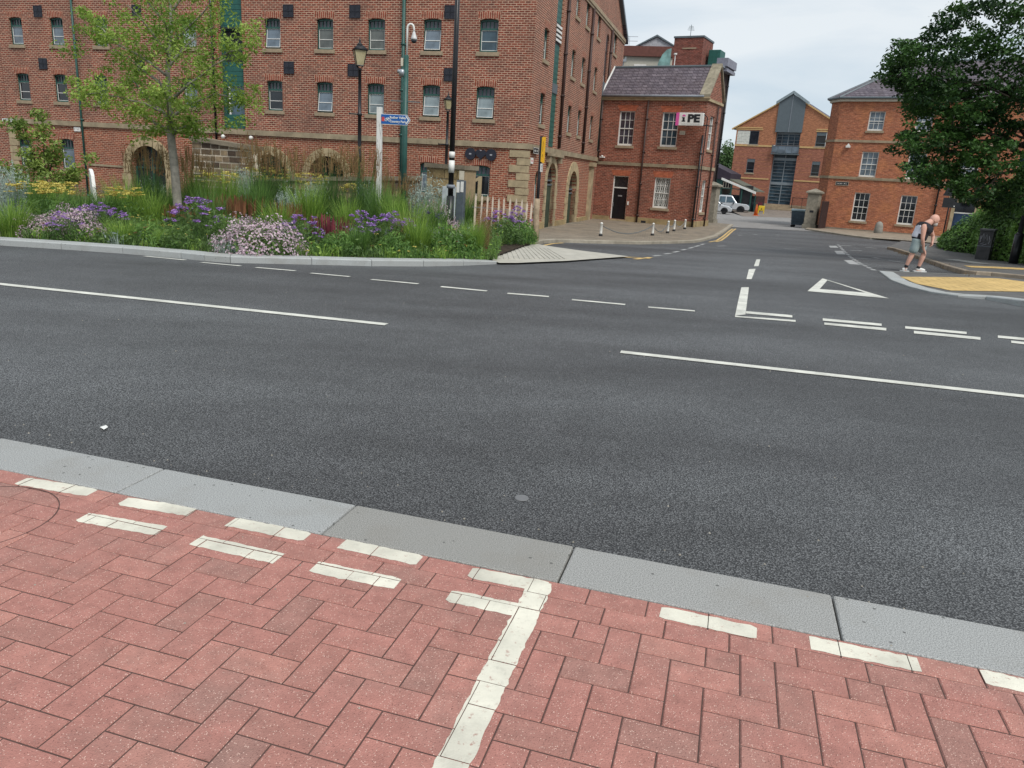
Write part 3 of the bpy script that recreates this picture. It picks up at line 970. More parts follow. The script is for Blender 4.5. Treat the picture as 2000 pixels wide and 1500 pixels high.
# ------------------------------------------------------------------ the brick warehouse on the left
C0 = at(1021, 455)
WH = empty('brick_warehouse', (C0.x, C0.y, 0), R_(-15.98), 'long red brick canal warehouse with green windows, stone band and round stone arches', 'building')
F = Fac(WH)
ZB = -1.75
WD = .13
r3u = [-26.72, -24.22, -21.63, -16.70, -12.33, -9.75, -7.32, -4.78, -2.33]
r2u = [-26.64, -24.30, -21.88, -16.78, -12.29, -9.78, -7.33, -4.76, -2.36]
ww, wh = .80, 1.24
ops = []
for u in r3u: ops.append((u, u + ww, 6.10, 7.34, .05, WD))
for u in r2u: ops.append((u, u + ww, 3.53, 4.80, .05, WD))
ops.append((-14.72, -13.44, 2.69, 9.2, 0, .30))           # loading doors
ARCH = [(-20.05, -18.02, 1.70), (-13.3, -11.3, 1.62), (-10.22, -8.42, 1.70)]
for a, b, t in ARCH: ops.append((a, b, ZB, t, (b - a) / 2, .38))
ops += [(-24.32, -23.46, .35, 1.80, .09, WD), (-27.0, -26.15, .35, 1.80, .09, WD), (-2.43, -1.60, .42, 1.68, .07, WD), (-4.80, -4.05, .42, 1.68, .07, WD)]
up = [o for o in ops if o[2] > 2.5]
lo = [o for o in ops if o[2] < 2.5]
F.wall('upper_wall', -27.45, 0, 2.66, 9.9, up, M['brickA'])
F.wall('lower_wall', -27.45, 0, ZB, 2.43, lo, M['brickA_low'], .015)
# neighbouring stretch beyond the quoin on the far left
F.wall('far_wall', -40, -27.45, ZB, 9.9, [], M['brickA'], .25)
mb = MB(); x = -27.6
while x < .03:
    x2 = min(x + random.uniform(1.0, 1.5), .075)
    mb.box(x, x2 - .006, -.075, .02, 2.43, 2.66); x = x2
F.put('string_course', mb.mesh('string_course', M['string']))
gl = [M['gl_sky'], M['gl_blind'], M['gl_blind'], M['gl_sky'], M['gl_palesky'], M['gl_dark'], M['gl_sky'], M['gl_palesky'], M['gl_palesky']]
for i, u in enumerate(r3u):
    wh_window(F, u, 6.10, 7.34, ww, [M['gl_sky'], M['gl_sky'], M['gl_dark'], M['gl_palesky'], M['gl_sky'], M['gl_blind'], M['gl_blind'], M['gl_sky'], M['gl_blue']][i], [.0, .0, 0, .0, .10, 0, 0, .12, 0][i])
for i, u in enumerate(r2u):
    wh_window(F, u, 3.53, 4.80, ww, [M['gl_dark'], M['gl_dark'], M['gl_dark'], M['gl_sky'], M['gl_dark'], M['gl_sky'], M['gl_palesky'], M['gl_palesky'], M['gl_palesky']][i], [0, 0, 0, 0, 0, .12, 0, .10, .10][i])
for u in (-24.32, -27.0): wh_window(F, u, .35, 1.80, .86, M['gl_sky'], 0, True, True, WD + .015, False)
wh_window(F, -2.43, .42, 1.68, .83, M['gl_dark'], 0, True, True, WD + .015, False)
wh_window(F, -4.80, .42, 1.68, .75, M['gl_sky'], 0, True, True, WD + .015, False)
# louvred vents
def vent_mesh():
    mb = MB(); s = .48
    mb.box(0, s, -.035, .0, 0, s, 0)
    for q in range(2):
        for r in range(2):
            for k in range(5):
                x0, z0 = q * s / 2 + .025, r * s / 2 + .025 + k * .045
                mb.add([(x0, -.05, z0), (x0 + s / 2 - .05, -.05, z0), (x0 + s / 2 - .05, -.036, z0 + .04), (x0, -.036, z0 + .04)], [(0, 1, 2, 3)])
    mb.box(-.012, s + .012, -.055, -.035, s / 2 - .010, s / 2 + .010); mb.box(s / 2 - .010, s / 2 + .010, -.055, -.035, 0, s)
    for a, b, c, d in ((-.012, .012, -.012, s + .012), (s - .012, s + .012, -.012, s + .012), (-.012, s + .012, -.012, .012), (-.012, s + .012, s - .012, s + .012)): mb.box(a, b, -.052, -.0352, c, d)
    return mb.mesh('vent', M['navy'])
vm = vent_mesh()
for u, z in ((-25.06, 7.36), (-11.34, 7.38), (-8.14, 7.36), (-3.84, 7.34), (-25.06, 5.02), (-11.36, 5.10), (-8.22, 5.06), (-3.78, 4.98), (-19.3, 7.38), (-19.3, 5.06)): F.put('vent', vm, u, z)
# loading bay: green doors, dark openings
def slab(fac, name, x0, x1, z0, z1, d, mat, planks=True):
    mb = MB(); mb.box(x0, x1, d, d + .05, z0, z1)
    if planks:
        k = 1
        while z0 + k * .22 < z1 - .05:
            mb.box(x0 + .01, x1 - .01, d - .012, d - .0005, z0 + k * .22 - .012, z0 + k * .22 + .012); k += 1
    return fac.put(name, mb.mesh(name, mat))
dx0, dx1 = -14.70, -13.46
slab(F, 'loading_door', dx0, dx1, 2.70, 3.30, .18, M['green_door'])
F.box('bay_window', dx0 + .28, dx1, .24, .28, 3.30, 4.52, M['gl_blue'])
F.box('white_jamb', dx0 + .26, dx0 + .34, .2, .24, 3.30, 4.52, M['white'])
slab(F, 'loading_door', dx0, dx1, 4.52, 5.55, .18, M['green_door'])
F.box('bay_window', dx0, dx1, .26, .29, 5.55, 6.85, M['blackmatt'])
F.box('bay_door_leaf', dx0, dx0 + .16, .16, .26, 2.70, 9.2, M['green'])
slab(F, 'loading_door', dx0 + .16, dx1, 6.85, 9.2, .18, M['green_door'])
F.box('bay_lintel', dx0 + .1, dx1 + .08, -.02, .15, 6.88, 6.96, M['blackmatt'])
for x in (dx0 - .14, dx1 + .005):
    F.box('bay_quoin', x, x + .12, -.025, .05, 2.67, 9.8, M['brickA_low'])
# stone arches at ground level
def arch_ring(fac, a, b, top, thick, name='stone_arch', n=15, legs=0.0, mat='sand_y', proud=.05, d0=.015):
    w, cx, cz = (b - a) / 2, (a + b) / 2, top - (b - a) / 2
    mb = MB()
    for k in range(n):
        t0, t1 = PI * k / n + .008, PI * (k + 1) / n - .008
        P = lambda r, t, y: (cx - r * math.cos(t), y, cz + r * math.sin(t))
        ro = w + thick
        vs = [P(w, t0, -proud), P(ro, t0, -proud), P(ro, t1, -proud), P(w, t1, -proud), P(w, t0, .25), P(ro, t0, .25), P(ro, t1, .25), P(w, t1, .25)]
        mb.add(vs, [(0, 1, 2, 3), (0, 4, 5, 1), (1, 5, 6, 2), (2, 6, 7, 3), (3, 7, 4, 0)])
    if legs:
        z = cz - .01
        k = 0
        while z > cz - legs:
            h = .32
            wd = thick + (.12 if k % 2 else 0)
            mb.box(a - wd, a + .0, -proud, .25, z - h + .01, z - .004); mb.box(b, b + wd, -proud, .25, z - h + .01, z - .004)
            z -= h; k += 1
    return fac.put(name, mb.mesh(name, M[mat]), 0, 0, d0)
for i, (a, b, t) in enumerate(ARCH):
    arch_ring(F, a, b, t, .34 if i == 2 else (.42 if i == 0 else .38), legs=1.6 if i == 0 else .5)
    mb = MB(); cx = (a + b) / 2; w = (b - a) / 2; cz = t - w
    P = [(cx - w * math.cos(PI * k / 16), cz + w * math.sin(PI * k / 16)) for k in range(17)]
    mb.prism([(a, ZB)] + P + [(b, ZB)], .36, .40)
    F.put('arch_infill', mb.mesh('arch_infill', M['gl_dark'] if i else M['blackmatt']))
    mb = MB()
    mb.box(a, b, .30, .358, cz - .05, cz + .03)
    for k in range(1, 4): mb.box(a + (b - a) * k / 4 - .025, a + (b - a) * k / 4 + .025, .31, .358, cz + .03, cz + w * (.62 if k != 2 else .95))
    mb.box(a, a + .09, .30, .358, ZB, cz - .05); mb.box(b - .09, b, .30, .358, ZB, cz - .05); mb.box(cx - .05, cx + .05, .31, .358, ZB, cz - .05)
    F.put('arch_frame', mb.mesh('arch_frame', M['green']))
# thin impost band left of the first arch
F.box('impost_band', -22.6, -20.52, -.03, .015, .60, .70, M['string'])
# corner stones
def quoins(fac, name, xr, zs, sgn=-1, wl=.80, ws=.47, mat='sand', d=-.035, end=-.01):
    mb = MB()
    for k in range(len(zs) - 1):
        w = wl if k % 2 == 0 else ws
        a, b = sorted((xr, xr + sgn * w))
        mb.box(a, b, d, .06, zs[k + 1] + .026, zs[k])
    return fac.put(name, mb.mesh(name, M[mat]))
qz = [2.37 - .30 * k for k in range(13)]
quoins(F, 'corner_quoins', .035, qz, -1)
mbq = [2.40 - .36 * k for k in range(11)]
quoins(F, 'end_quoins', -27.50, mbq, 1, .55, .45)
pipe(F, 'downpipe', -22.72, -1.4, 9.8, mat='green'); pipe(F, 'downpipe', -5.62, -1.4, 9.8, -.10, .075, 'green')
pipe(F, 'downpipe', -15.0, 1.9, 9.8, -.08, .05, 'black')
for u in (-14.55, -13.06):
    mb = MB(); mb.lathe([(.001, .10), (.07, .07), (.10, 0), (.07, -.07), (.001, -.10)], 10); mb.box(-.02, .02, 0, .2, -.02, .02)
    F.put('globe_lamp', mb.mesh('globe_lamp', M['white'], True), u, 2.30, -.2)

# gable side
G = Fac(WH, (0, 0, 0), PI / 2)
ops = []
for u in (1.45, 6.72, 9.05, 12.37): ops += [(u, u + .78, 3.53, 4.80, .05, WD), (u, u + .78, 6.10, 7.33, .05, WD)]
for u in (1.45, 6.85, 9.2, 12.25, 17.5): ops.append((u, u + .80 + (.25 if u > 17 else 0), 8.80, 10.05, .05, WD))
ops += [(3.32, 4.22, 2.70, 12.5, 0, .06), (15.0, 15.9, 3.0, 9.5, .45, .08)]
up = [o for o in ops if o[3] < 9.9]
GE = 21.3
G.wall('side_wall', 0, GE, 2.66, 9.98, [(o[0], o[1], o[2], min(o[3], 9.98), o[4], o[5]) if o[3] > 9.98 else o for o in ops if o[2] < 9.9], M['brickA'])
mb = MB()
mb.prism([(0, 10.16), (GE, 10.16), (GE / 2 + .2, 15.6)], .02, .3, 'y')
G.put('gable', mb.mesh('gable', M['brickA']))
mb = MB(); mb.box(-.02, GE, -.09, .0, 9.98, 10.16); mb.box(-.02, GE, -.05, .0, 9.86, 9.98)
G.put('gable_band', mb.mesh('gable_band', M['sill']))
mb = MB(); mb.box(0, GE, -.075, .02, 2.43, 2.66)
G.put('string_course', mb.mesh('string_course', M['string']))
# coped verge and slate roof
sl = (15.6 - 10.16) / (GE / 2)
mb = MB()
mb.prism([(GE + .35, 9.95), (GE + .35, 10.3), (GE / 2 + .2, 15.95), (GE / 2 + .2, 15.6)], -.18, .35); mb.prism([(-.3, 9.95), (-.3, 10.3), (GE / 2 + .2, 15.95), (GE / 2 + .2, 15.6)], -.18, .35)
G.put('verge', mb.mesh('verge', M['greydark']))
mb = MB(); mb.add([(-40, -.3, 9.95), (.2, -.3, 9.95), (.2, GE / 2 + .2, 15.75), (-40, GE / 2 + .2, 15.75), (-40, GE + .3, 9.95), (.2, GE + .3, 9.95)], [(0, 1, 2, 3), (3, 2, 5, 4)])
mb.build('roof', M['slate'], WH)
mb = MB(); mb.quad((-40, GE, ZB), (0, GE, ZB), (0, GE, 9.95), (-40, GE, 9.95)); mb.build('rear_wall', M['brickA'], WH)
for u in (1.45, 6.72, 9.05, 12.37):
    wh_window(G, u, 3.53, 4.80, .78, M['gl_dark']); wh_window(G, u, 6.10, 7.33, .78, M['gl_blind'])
for u in (1.45, 6.85, 9.2, 12.25): wh_window(G, u, 8.80, 9.97, .80, M['gl_dark'], arch=False)
wh_window(G, 17.5, 8.80, 9.97, 1.05, M['gl_dark'], arch=False)
# hoist bays
slab(G, 'loading_door', 3.34, 4.20, 2.72, 5.0, .02, M['green_door']); slab(G, 'loading_door', 3.34, 4.20, 5.4, 7.0, .02, M['green_door']); slab(G, 'loading_door', 3.34, 4.20, 7.9, 9.98, .02, M['green_door'])
G.box('bay_panel', 3.32, 4.22, -.02, .06, 5.0, 5.4, M['greydark']); G.box('bay_opening', 3.34, 4.20, .03, .06, 7.0, 7.9, M['blackmatt'])
mb = MB()
for k in range(4): mb.box(3.30, 4.24, -.05, -.02, 7.12 + k * .19, 7.22 + k * .19)
G.put('bay_rail', mb.mesh('bay_rail', M['white']))
slab(G, 'loading_door', 15.0, 15.9, 3.0, 6.1, .03, M['green_door']); G.box('bay_opening', 15.0, 15.9, .05, .08, 6.9, 9.5, M['gl_dark']); G.box('bay_panel', 15.0, 15.9, .0, .06, 6.1, 6.9, M['greydark'])
for u in (5.1, 10.6, 16.35): pipe(G, 'downpipe', u, 2.7, 9.85, -.08, .075, 'brownpipe')
G.box('wall_strip', 4.26, 4.62, -.045, .0, 2.67, 9.85, M['brickA_low'])
# ground floor of the side
D1, D2 = (3.45, 5.15, 2.02), (8.05, 10.05, 1.75)
gops = [(1.50, 2.10, -.05, 1.62, .28, WD), (D1[0], D1[1], -1.0, D1[2], .85, .24), (D2[0], D2[1], -1.02, D2[2], 1.0, .30)]
G.wall('side_lower_wall', 0, 15.6, ZB, 2.43, gops, M['brickA_low'], .015)
wh_window(G, 1.50, -.05, 1.62, .60, M['gl_blue'], 0, False, True, WD + .015, False)
for i, (a, b, t) in enumerate((D1, D2)):
    arch_ring(G, a, b, t, .30 if i == 0 else .48, 'door_arch', 13, 2.8, 'sand' if i == 0 else 'sand_y', .05)
    cx, w = (a + b) / 2, (b - a) / 2; cz = t - w
    dep = .20 if i == 0 else .26
    P = [(cx - w * math.cos(PI * k / 14), cz + w * math.sin(PI * k / 14)) for k in range(15)]
    mb = MB(); mb.prism([(a, cz + .12)] + P[1:-1] + [(b, cz + .12)], dep, dep + .04)
    G.put('fanlight', mb.mesh('fanlight', M['gl_dark']))
    mb = MB(); mb.box(a, b, dep - .05, dep, cz + .02, cz + .10); mb.box(a, b, dep - .04, dep, cz - .18, cz - .10)
    G.put('transom', mb.mesh('transom', M['greydark']))
    mb = MB(); mb.box(a, b, dep, dep + .05, -1.0, cz - .10)
    for k in range(1, 8): mb.box(a + (b - a) * k / 8 - .012, a + (b - a) * k / 8 + .012, dep - .012, dep - .0005, -.95, cz - .2)
    mb.box(cx - .03, cx + .03, dep - .03, dep - .013, -1.0, cz - .1)
    G.put('door', mb.mesh('door', M['olddoor']))
mb = MB(); mb.box(5.46, 7.50, -.10, .02, ZB, -.66); mb.box(10.6, 13.2, -.10, .02, ZB, -.70); mb.box(0.05, 3.1, -.10, .02, ZB, -.62)
G.put('plinth', mb.mesh('plinth', M['plinth']))
mb = MB(); mb.box(13.2, 13.9, -.14, .03, ZB, 2.1); mb.box(13.05, 14.05, -.24, .03, 2.1, 2.32)
G.put('stone_pilaster', mb.mesh('stone_pilaster', M['sand']))
mb = MB(); mb.box(3.0, 5.7, -.22, -.076, 2.30, 2.42); mb.box(3.1, 3.4, -.18, .0, 2.02, 2.30); mb.box(5.25, 5.55, -.18, .0, 2.02, 2.30)
G.put('door_hood', mb.mesh('door_hood', M['string']))
sq = MB()
for k in range(len(qz) - 1):
    w = .25 if k % 2 == 0 else .40
    sq.box(-.036, w, -.036, .05, qz[k + 1] + .026, qz[k])
G.put('side_quoins', sq.mesh('side_quoins', M['sand']))

# text helper: flat letters as mesh
def text_mesh(s, size, depth=.004, bold=0.0, align='CENTER', shear=0):
    cu = bpy.data.curves.new('letters', 'FONT')
    cu.body, cu.size, cu.extrude, cu.offset = s, size, depth, bold
    cu.align_x, cu.align_y, cu.shear = align, 'CENTER', shear
    cu.resolution_u = 3
    o = bpy.data.objects.new('tmp', cu)
    COL.objects.link(o)
    me = bpy.data.meshes.new_from_object(o.evaluated_get(bpy.context.evaluated_depsgraph_get()))
    bpy.data.objects.remove(o)
    bpy.data.curves.remove(cu)
    return me
def text_on(fac_M, s, size, mat, u, z, d, parent, name='lettering', bold=0.0, sx=1.0, align='CENTER'):
    """letters standing upright on a face; parent must sit at fac_M"""
    me = text_mesh(s, size, .003, bold, align)
    me.transform(Matrix.Translation((u, d, z)) @ Matrix.Rotation(PI / 2, 4, 'X') @ Matrix.Diagonal((sx, 1, 1, 1)))
    me.materials.clear(); me.materials.append(mat)
    return obj(name, me, parent)
def sign_root(fac, name, u, z, d, label, cat='sign', group=None):
    w = fac.world(u, z, d)
    return empty(name, w, (fac.root.rotation_euler.z + fac.rz), label, cat, group)
# ovo sign: two discs and a heart
sg = sign_root(F, 'wall_sign', -2.02, 2.13, -.03, 'three dark blue shapes on brick reading OVO, two discs and a heart')
mb = MB()
for cx in (-.46, .46):
    mb.prism([(cx + .235 * math.cos(2 * PI * k / 24), .235 * math.sin(2 * PI * k / 24)) for k in range(24)], -.05, 0)
hp = []
for k in range(28):
    t = 2 * PI * k / 28
    hp.append((.0145 * 16 * math.sin(t) ** 3, .0145 * (13 * math.cos(t) - 5 * math.cos(2 * t) - 2 * math.cos(3 * t) - math.cos(4 * t)) + .01))
mb.prism(hp, -.05, 0)
mb.build('letter_shapes', plain('ink_blue_letters', (.02, .022, .035), .5), sg, fix=True)
mb = MB()
for cx, cz in ((-.46, 0), (.46, 0)): mb.box(cx - .05, cx + .05, -.056, -.0505, cz - .03, cz + .03)
mb.box(-.04, .04, -.056, -.0505, .14, .18)
mb.build('pale_centre', plain('dull_grey', (.33, .33, .36), .6), sg)
mb = MB(); mb.prism([(-.20, -.52), (.22, -.52), (.22, -.40), (.09, -.40), (.09, .50), (-.02, .50), (-.21, .36), (-.21, .24), (-.06, .33), (-.06, -.40), (-.20, -.40)], -.04, .04)
o = mb.mesh('number_sign', M['sand_y'])
ob = obj('number_sign', o); w = F.world(-2.02, .74, -.04); ob.location = w; ob.rotation_euler = (0, 0, R_(-15.98))
tag(ob, 'large wooden figure 1 standing in the arched warehouse window under the OVO sign', 'number sign')
# 79 above the first arched door
sg = sign_root(G, 'door_number', 4.3, 1.50, .33, 'white numerals over the first arched door of the warehouse side', 'number sign')
text_on(None, '79', .55, M['white'], 0, 0, 0, sg, 'numerals', .01, 1.3)
# plates on the walls
def scribble(w, h, rows, rng):
    """rows of small unreadable strokes, as worn far-off lettering looks"""
    mb = MB()
    for r in range(rows):
        zc = h / 2 - (r + .5) * h / rows; hh = h / rows * .32
        x = -w / 2
        while x < w / 2 - .01:
            ww = rng.uniform(.5, 1.1) * hh
            if rng.random() > .15:
                mb.box(x, x + ww * .35, -.003, 0, zc - hh, zc + hh * rng.uniform(.3, 1))
                if rng.random() > .4: mb.box(x + ww * .35, x + ww, -.003, 0, zc + hh * rng.uniform(-.9, .3), zc + hh * .45)
            x += ww * 1.5
    return mb
def plate(fac, u, z, w, h, back, label, rows=0, tmat=None, d=-.02, border=None, name='wall_sign', cat='sign', tw=.75, th=.6):
    r = sign_root(fac, name, u, z, d, label, cat)
    mb = MB(); mb.box(-w / 2, w / 2, -.015, 0, -h / 2, h / 2)
    mb.build('plate', back, r)
    if border:
        mb = MB(); b = min(w, h) * .07
        for a, c, e, f in ((-w / 2, w / 2, h / 2 - b, h / 2), (-w / 2, w / 2, -h / 2, -h / 2 + b), (-w / 2, -w / 2 + b, -h / 2 + b, h / 2 - b), (w / 2 - b, w / 2, -h / 2 + b, h / 2 - b)): mb.box(a, c, -.019, -.0152, e, f)
        mb.build('border', border, r)
    if rows:
        m_ = scribble(w * tw, h * th, rows, random.Random(len(label)))
        o = m_.build('lettering', tmat, r); o.location = (0, -.0155, 0)
    return r
plate(F, -23.1, 2.29, .40, .20, M['white'], 'small white plate with a dark mark beside the far left downpipe', 1, M['blackmatt'])
plate(F, -27.3, 2.56, .92, .16, M['white'], 'white street name plate with black border on the far left stone band', 1, M['blackmatt'], -.08, M['blackmatt'])
plate(G, .95, 2.42, .80, .24, M['blackmatt'], 'black street name plate with white border on the warehouse corner band', 1, M['white'], -.08, M['white'])
plate(G, .62, 2.0, .42, .24, M['white'], 'white alarm box with a red mark below the black street name plate', 1, plain('red_mark', (.6, .05, .05)), -.02, name='alarm_box', cat='alarm box', tw=.35)

# ------------------------------------------------------------------ small two-storey building with the iPE sign
J0 = Vector((4.29, 47.17, 0))
IP = empty('brick_office', J0, R_(-28.58), 'two storey red brick building with white sash windows, black door and slate roof', 'building')
I1 = Fac(IP)
IW = 6.28
IS = Fac(IP, (IW, 0, 0), PI / 2)
SDp = 3.0
ops = [(1.17, 2.13, 3.40, 5.32, 0, .11), (3.78, 4.75, 3.42, 5.29, 0, .11), (3.72, 4.67, 0.0, 1.72, 0, .11), (1.14, 2.10, -.82, 1.69, 0, .16)]
I1.wall('upper_wall', 0, IW, 2.47, 5.9, [o for o in ops if o[2] > 2.5], M['brickI'])
I1.wall('lower_wall', 0, IW, -1.3, 2.28, [o for o in ops if o[2] < 2.2], M['brickI'])
IS.wall('side_wall', 0, SDp, 2.47, 5.9, [(.9, 1.75, 3.4, 5.2, 0, .11)], M['brickI'])
IS.wall('side_lower_wall', 0, SDp, -1.3, 2.28, [(.9, 1.75, -.1, 1.7, 0, .11)], M['brickI'])
sash_window(IS, .9, 3.4, 5.2, .85, M['gl_dark'], nx=3, nz=4); sash_window(IS, .9, -.1, 1.7, .85, M['gl_dark'], nx=3, nz=4)
mb = MB(); mb.box(-.05, IW + .06, -.06, .03, 2.28, 2.47); mb.box(IW - .03, IW + .06, .03, SDp, 2.28, 2.47)
mb.build('string_course', M['string'], IP)
mb = MB(); mb.box(0, 1.10, -.06, .02, -1.3, -.68); mb.box(2.16, IW + .06, -.06, .02, -1.3, -.62); mb.box(IW - .02, IW + .06, .02, SDp, -1.3, -.6)
mb.build('plinth', M['plinth'], IP)
mb = MB(); mb.box(1.08, 2.18, -.16, .16, -1.3, -.83)
mb.build('door_step', M['sand'], IP)
mb = MB(); mb.box(0, IW + .08, -.10, .02, 5.90, 6.02); mb.box(-.0, IW + .12, -.17, .02, 6.02, 6.10); mb.box(IW - .02, IW + .10, .02, SDp, 5.90, 6.04)
mb.build('eave_cornice', M['sand'], IP)
RZ, RD = 7.90, 1.6
mb = MB(); mb.tube([(0, -.2, 6.13), (IW - .2, -.2, 6.13)], .06, 8)
mb.build('gutter', M['lead'], IP, True)
mb = MB()
mb.add([(-.1, -.14, 6.12), (IW - .42, -.14, 6.12), (IW - .42, RD, RZ), (-.1, RD, RZ), (-.1, SDp + .1, 6.12), (IW - .42, SDp + .1, 6.12)], [(0, 1, 2, 3), (3, 2, 5, 4)])
mb.build('roof', M['slateR'], IP)
mb = MB(); mb.tube([(-.1, RD, RZ + .01), (IW - .4, RD, RZ + .01)], .07, 6); mb.build('ridge_tiles', M['greydark'], IP)
mb = MB()      # coped gable
prof = [(-.16, 6.10), (RD, RZ), (SDp + .16, 6.10)]
for a, b in ((0, 1), (1, 2)):
    (y0, z0), (y1, z1) = prof[a], prof[b]
    vs = [(x, y, z + dz) for x, dz in ((IW - .46, 0), (IW + .12, 0)) for (y, z) in (prof[a], prof[b])] + [(x, y, z + .14) for x in (IW - .46, IW + .12) for (y, z) in (prof[a], prof[b])]
    mb.add(vs, [(0, 1, 3, 2), (4, 6, 7, 5), (0, 4, 5, 1), (2, 3, 7, 6), (0, 2, 6, 4), (1, 5, 7, 3)])
mb.build('gable_coping', stone('lichen_coping', (.30, .27, .20), .3, 6, .4), IP, fix=True)
mb = MB(); mb.prism([(0, 6.04), (SDp, 6.04), (RD, RZ + .0)], 0, .25); IS.put('side_gable', mb.mesh('side_gable', M['brickI']))
mb = MB(); mb.tube([(-.06, -.2, 6.1), (-.06, RD, RZ + .06)], .05, 6); mb.build('lead_flashing', M['white'], IP)
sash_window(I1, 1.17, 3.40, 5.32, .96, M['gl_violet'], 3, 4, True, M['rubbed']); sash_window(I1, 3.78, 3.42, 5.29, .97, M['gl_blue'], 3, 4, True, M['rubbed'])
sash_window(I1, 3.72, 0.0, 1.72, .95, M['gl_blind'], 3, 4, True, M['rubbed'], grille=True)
mb = MB()
a, b, c, d = (1.12, 1.69), (2.12, 1.69), (2.27, 2.02), (.97, 2.02)
mb.quad(*[(p[0], -.005, p[1]) for p in (a, b, c, d)]); I1.put('door_arch', mb.mesh('door_arch', M['rubbed']))
mb = MB(); mb.box(1.14, 1.20, .08, .16, -.82, 1.69); mb.box(2.06, 2.10, .08, .16, -.82, 1.69); mb.box(1.20, 2.06, .08, .16, .97, 1.04); mb.box(1.20, 2.06, .08, .16, 1.64, 1.69)
df = I1.put('door_frame', mb.mesh('door_frame', M['white']))
mb = MB(); mb.box(1.20, 2.06, .11, .15, -.82, .97)
dr = I1.put('door', mb.mesh('door', M['darkdoor']))
mb = MB()
for z0, z1 in ((-.65, -.05), (.1, .80)):
    for x0, x1 in ((1.28, 1.58), (1.68, 1.98)): mb.box(x0, x1, .098, .11, z0, z1)
o = mb.build('door_panel', M['darkdoor'], dr)
mb = MB(); mb.box(1.50, 1.76, .09, .097, .50, .58); mb.build('letter_plate', M['steel'], dr)
mb = MB(); mb.tube([(1.25, .06, .15), (1.25, .06, -.1)], .018, 6); mb.build('handle', M['steel'], dr)
mb = MB(); mb.quad((1.20, .12, 1.04), (2.06, .12, 1.04), (2.06, .12, 1.64), (1.20, .12, 1.64)); I1.put('fanlight', mb.mesh('fanlight', M['gl_dark']))
mb = MB(); mb.box(2.17, 2.26, -.04, 0, .05, .25); mb.build('door_bell', M['white'], IP)
pipe(I1, 'downpipe', 2.89, -1.05, 5.9, -.10, .055); pipe(I1, 'downpipe', .08, 2.5, 5.9, -.10, .055); pipe(I1, 'downpipe', IW - .02, -1.02, 4.1, -.12, .055, 'black')
mb = MB(); mb.box(3.15, 3.45, -.064, -.0605, -.93, -.78); mb.build('air_brick', M['blackmatt'], IP)
pipe(IS, 'side_downpipe', 1.95, -1.0, 5.8, -.10, .05)
# projecting sign
sg = sign_root(I1, 'wall_sign', 5.50, 4.89, -.45, 'white projecting sign with pink edge and black letters iPE on brick wall')
mb = MB(); mb.box(-.74, .80, -.10, .10, -.34, .34); bevel(mb.build('sign_box', M['white'], sg), .03, 2)
pink = plain('magenta_panel', (.70, .11, .36), .5, .05)
mb = MB(); mb.box(-.745, -.56, -.106, -.1005, -.335, .335); mb.build('pink_band', pink, sg)
text_on(None, 'PE', .54, M['blackmatt'], .26, .03, -.104, sg, 'lettering', .03, 1.25)
mb = MB(); mb.box(-.36, -.24, -.106, -.101, -.13, .10); mb.box(-.40, -.20, -.106, -.101, -.135, -.07); mb.box(-.40, -.30, -.1055, -.101, .05, .10); mb.build('letter_i', M['blackmatt'], sg)
mb = MB(); mb.prism([(-.30 + .10 * math.cos(PI * k / 10), .14 + .10 * math.sin(PI * k / 10)) for k in range(11)], -.106, -.101); mb.build('letter_dot', pink, sg)
m_ = scribble(1.1, .05, 1, random.Random(3)); o = m_.build('small_print', M['greydark'], sg); o.location = (.12, -.101, -.25)
mb = MB(); mb.tube([(.80, 0, .27), (1.0, 0, .1), (1.0, 0, -.5), (1.0, 0, -5.4)], .03, 6); mb.tube([(.8, 0, -.3), (1.25, .3, -.3)], .03, 6); mb.tube([(0, .1, .2), (0, .5, .2)], .03, 6); mb.tube([(0, .1, -.2), (0, .5, -.2)], .03, 6)
mb.build('sign_bracket', M['black'], sg)
plate(I1, 5.05, 4.2, .32, .20, M['cream'], 'small cream plate under the pink edged sign', 2, M['greydark'])
ct = empty('burglar_alarm', I1.world(.35, 2.72, -.1), R_(-28.58), 'small pale lamp on the stone band at the left end of the small brick building', 'lamp')
mb = MB(); mb.box(-.14, .14, -.06, .1, -.06, .02); mb.lathe([(.001, .06), (.07, .04), (.07, -.02)], 8, (0, -.03, .03)); mb.build('lamp_body', M['white'], ct)

# ------------------------------------------------------------------ tall mill behind it
ML = empty('mill_building', (13.0, 56.0, 0), R_(-28.6), 'tall dark brick mill with a grey eave box rising behind the small slate roof', 'building')
L1 = Fac(ML); L2 = Fac(ML, (0, 0, 0), PI / 2)
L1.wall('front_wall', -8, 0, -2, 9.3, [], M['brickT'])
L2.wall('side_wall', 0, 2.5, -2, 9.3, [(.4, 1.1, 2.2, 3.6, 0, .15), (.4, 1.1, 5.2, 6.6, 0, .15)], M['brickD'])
mb = MB(); mb.box(-.12, -.10, .4, 1.1, 2.2, 3.6); mb.box(-.12, -.10, .4, 1.1, 5.2, 6.6); mb.build('window', M['gl_dark'], ML)
mb = MB(); mb.box(-8, .25, -.2, 2.9, 9.3, 9.42); mb.build('roof', M['lead'], ML)
mb = MB(); mb.box(-.35, .42, 0.2, 2.7, 9.42, 9.95); mb.box(.0, .40, .3, 2.6, 9.10, 9.298); mb.build('eave_box', plain('grey_eave', (.22, .225, .27), .6), ML)
mb = MB(); mb.box(-8, -.0, 2.5, 2.52, -2, 9.3); mb.build('rear_wall', M['brickT'], ML)
pipe(L2, 'downpipe', 2.2, -1.2, 9.1, -.10, .06, 'black')
TW = empty('lift_tower', (0, 0, 0), 0, 'square red brick tower with flat cap standing above the small slate roof', 'tower')
TW.matrix_world = ML.matrix_basis.copy()
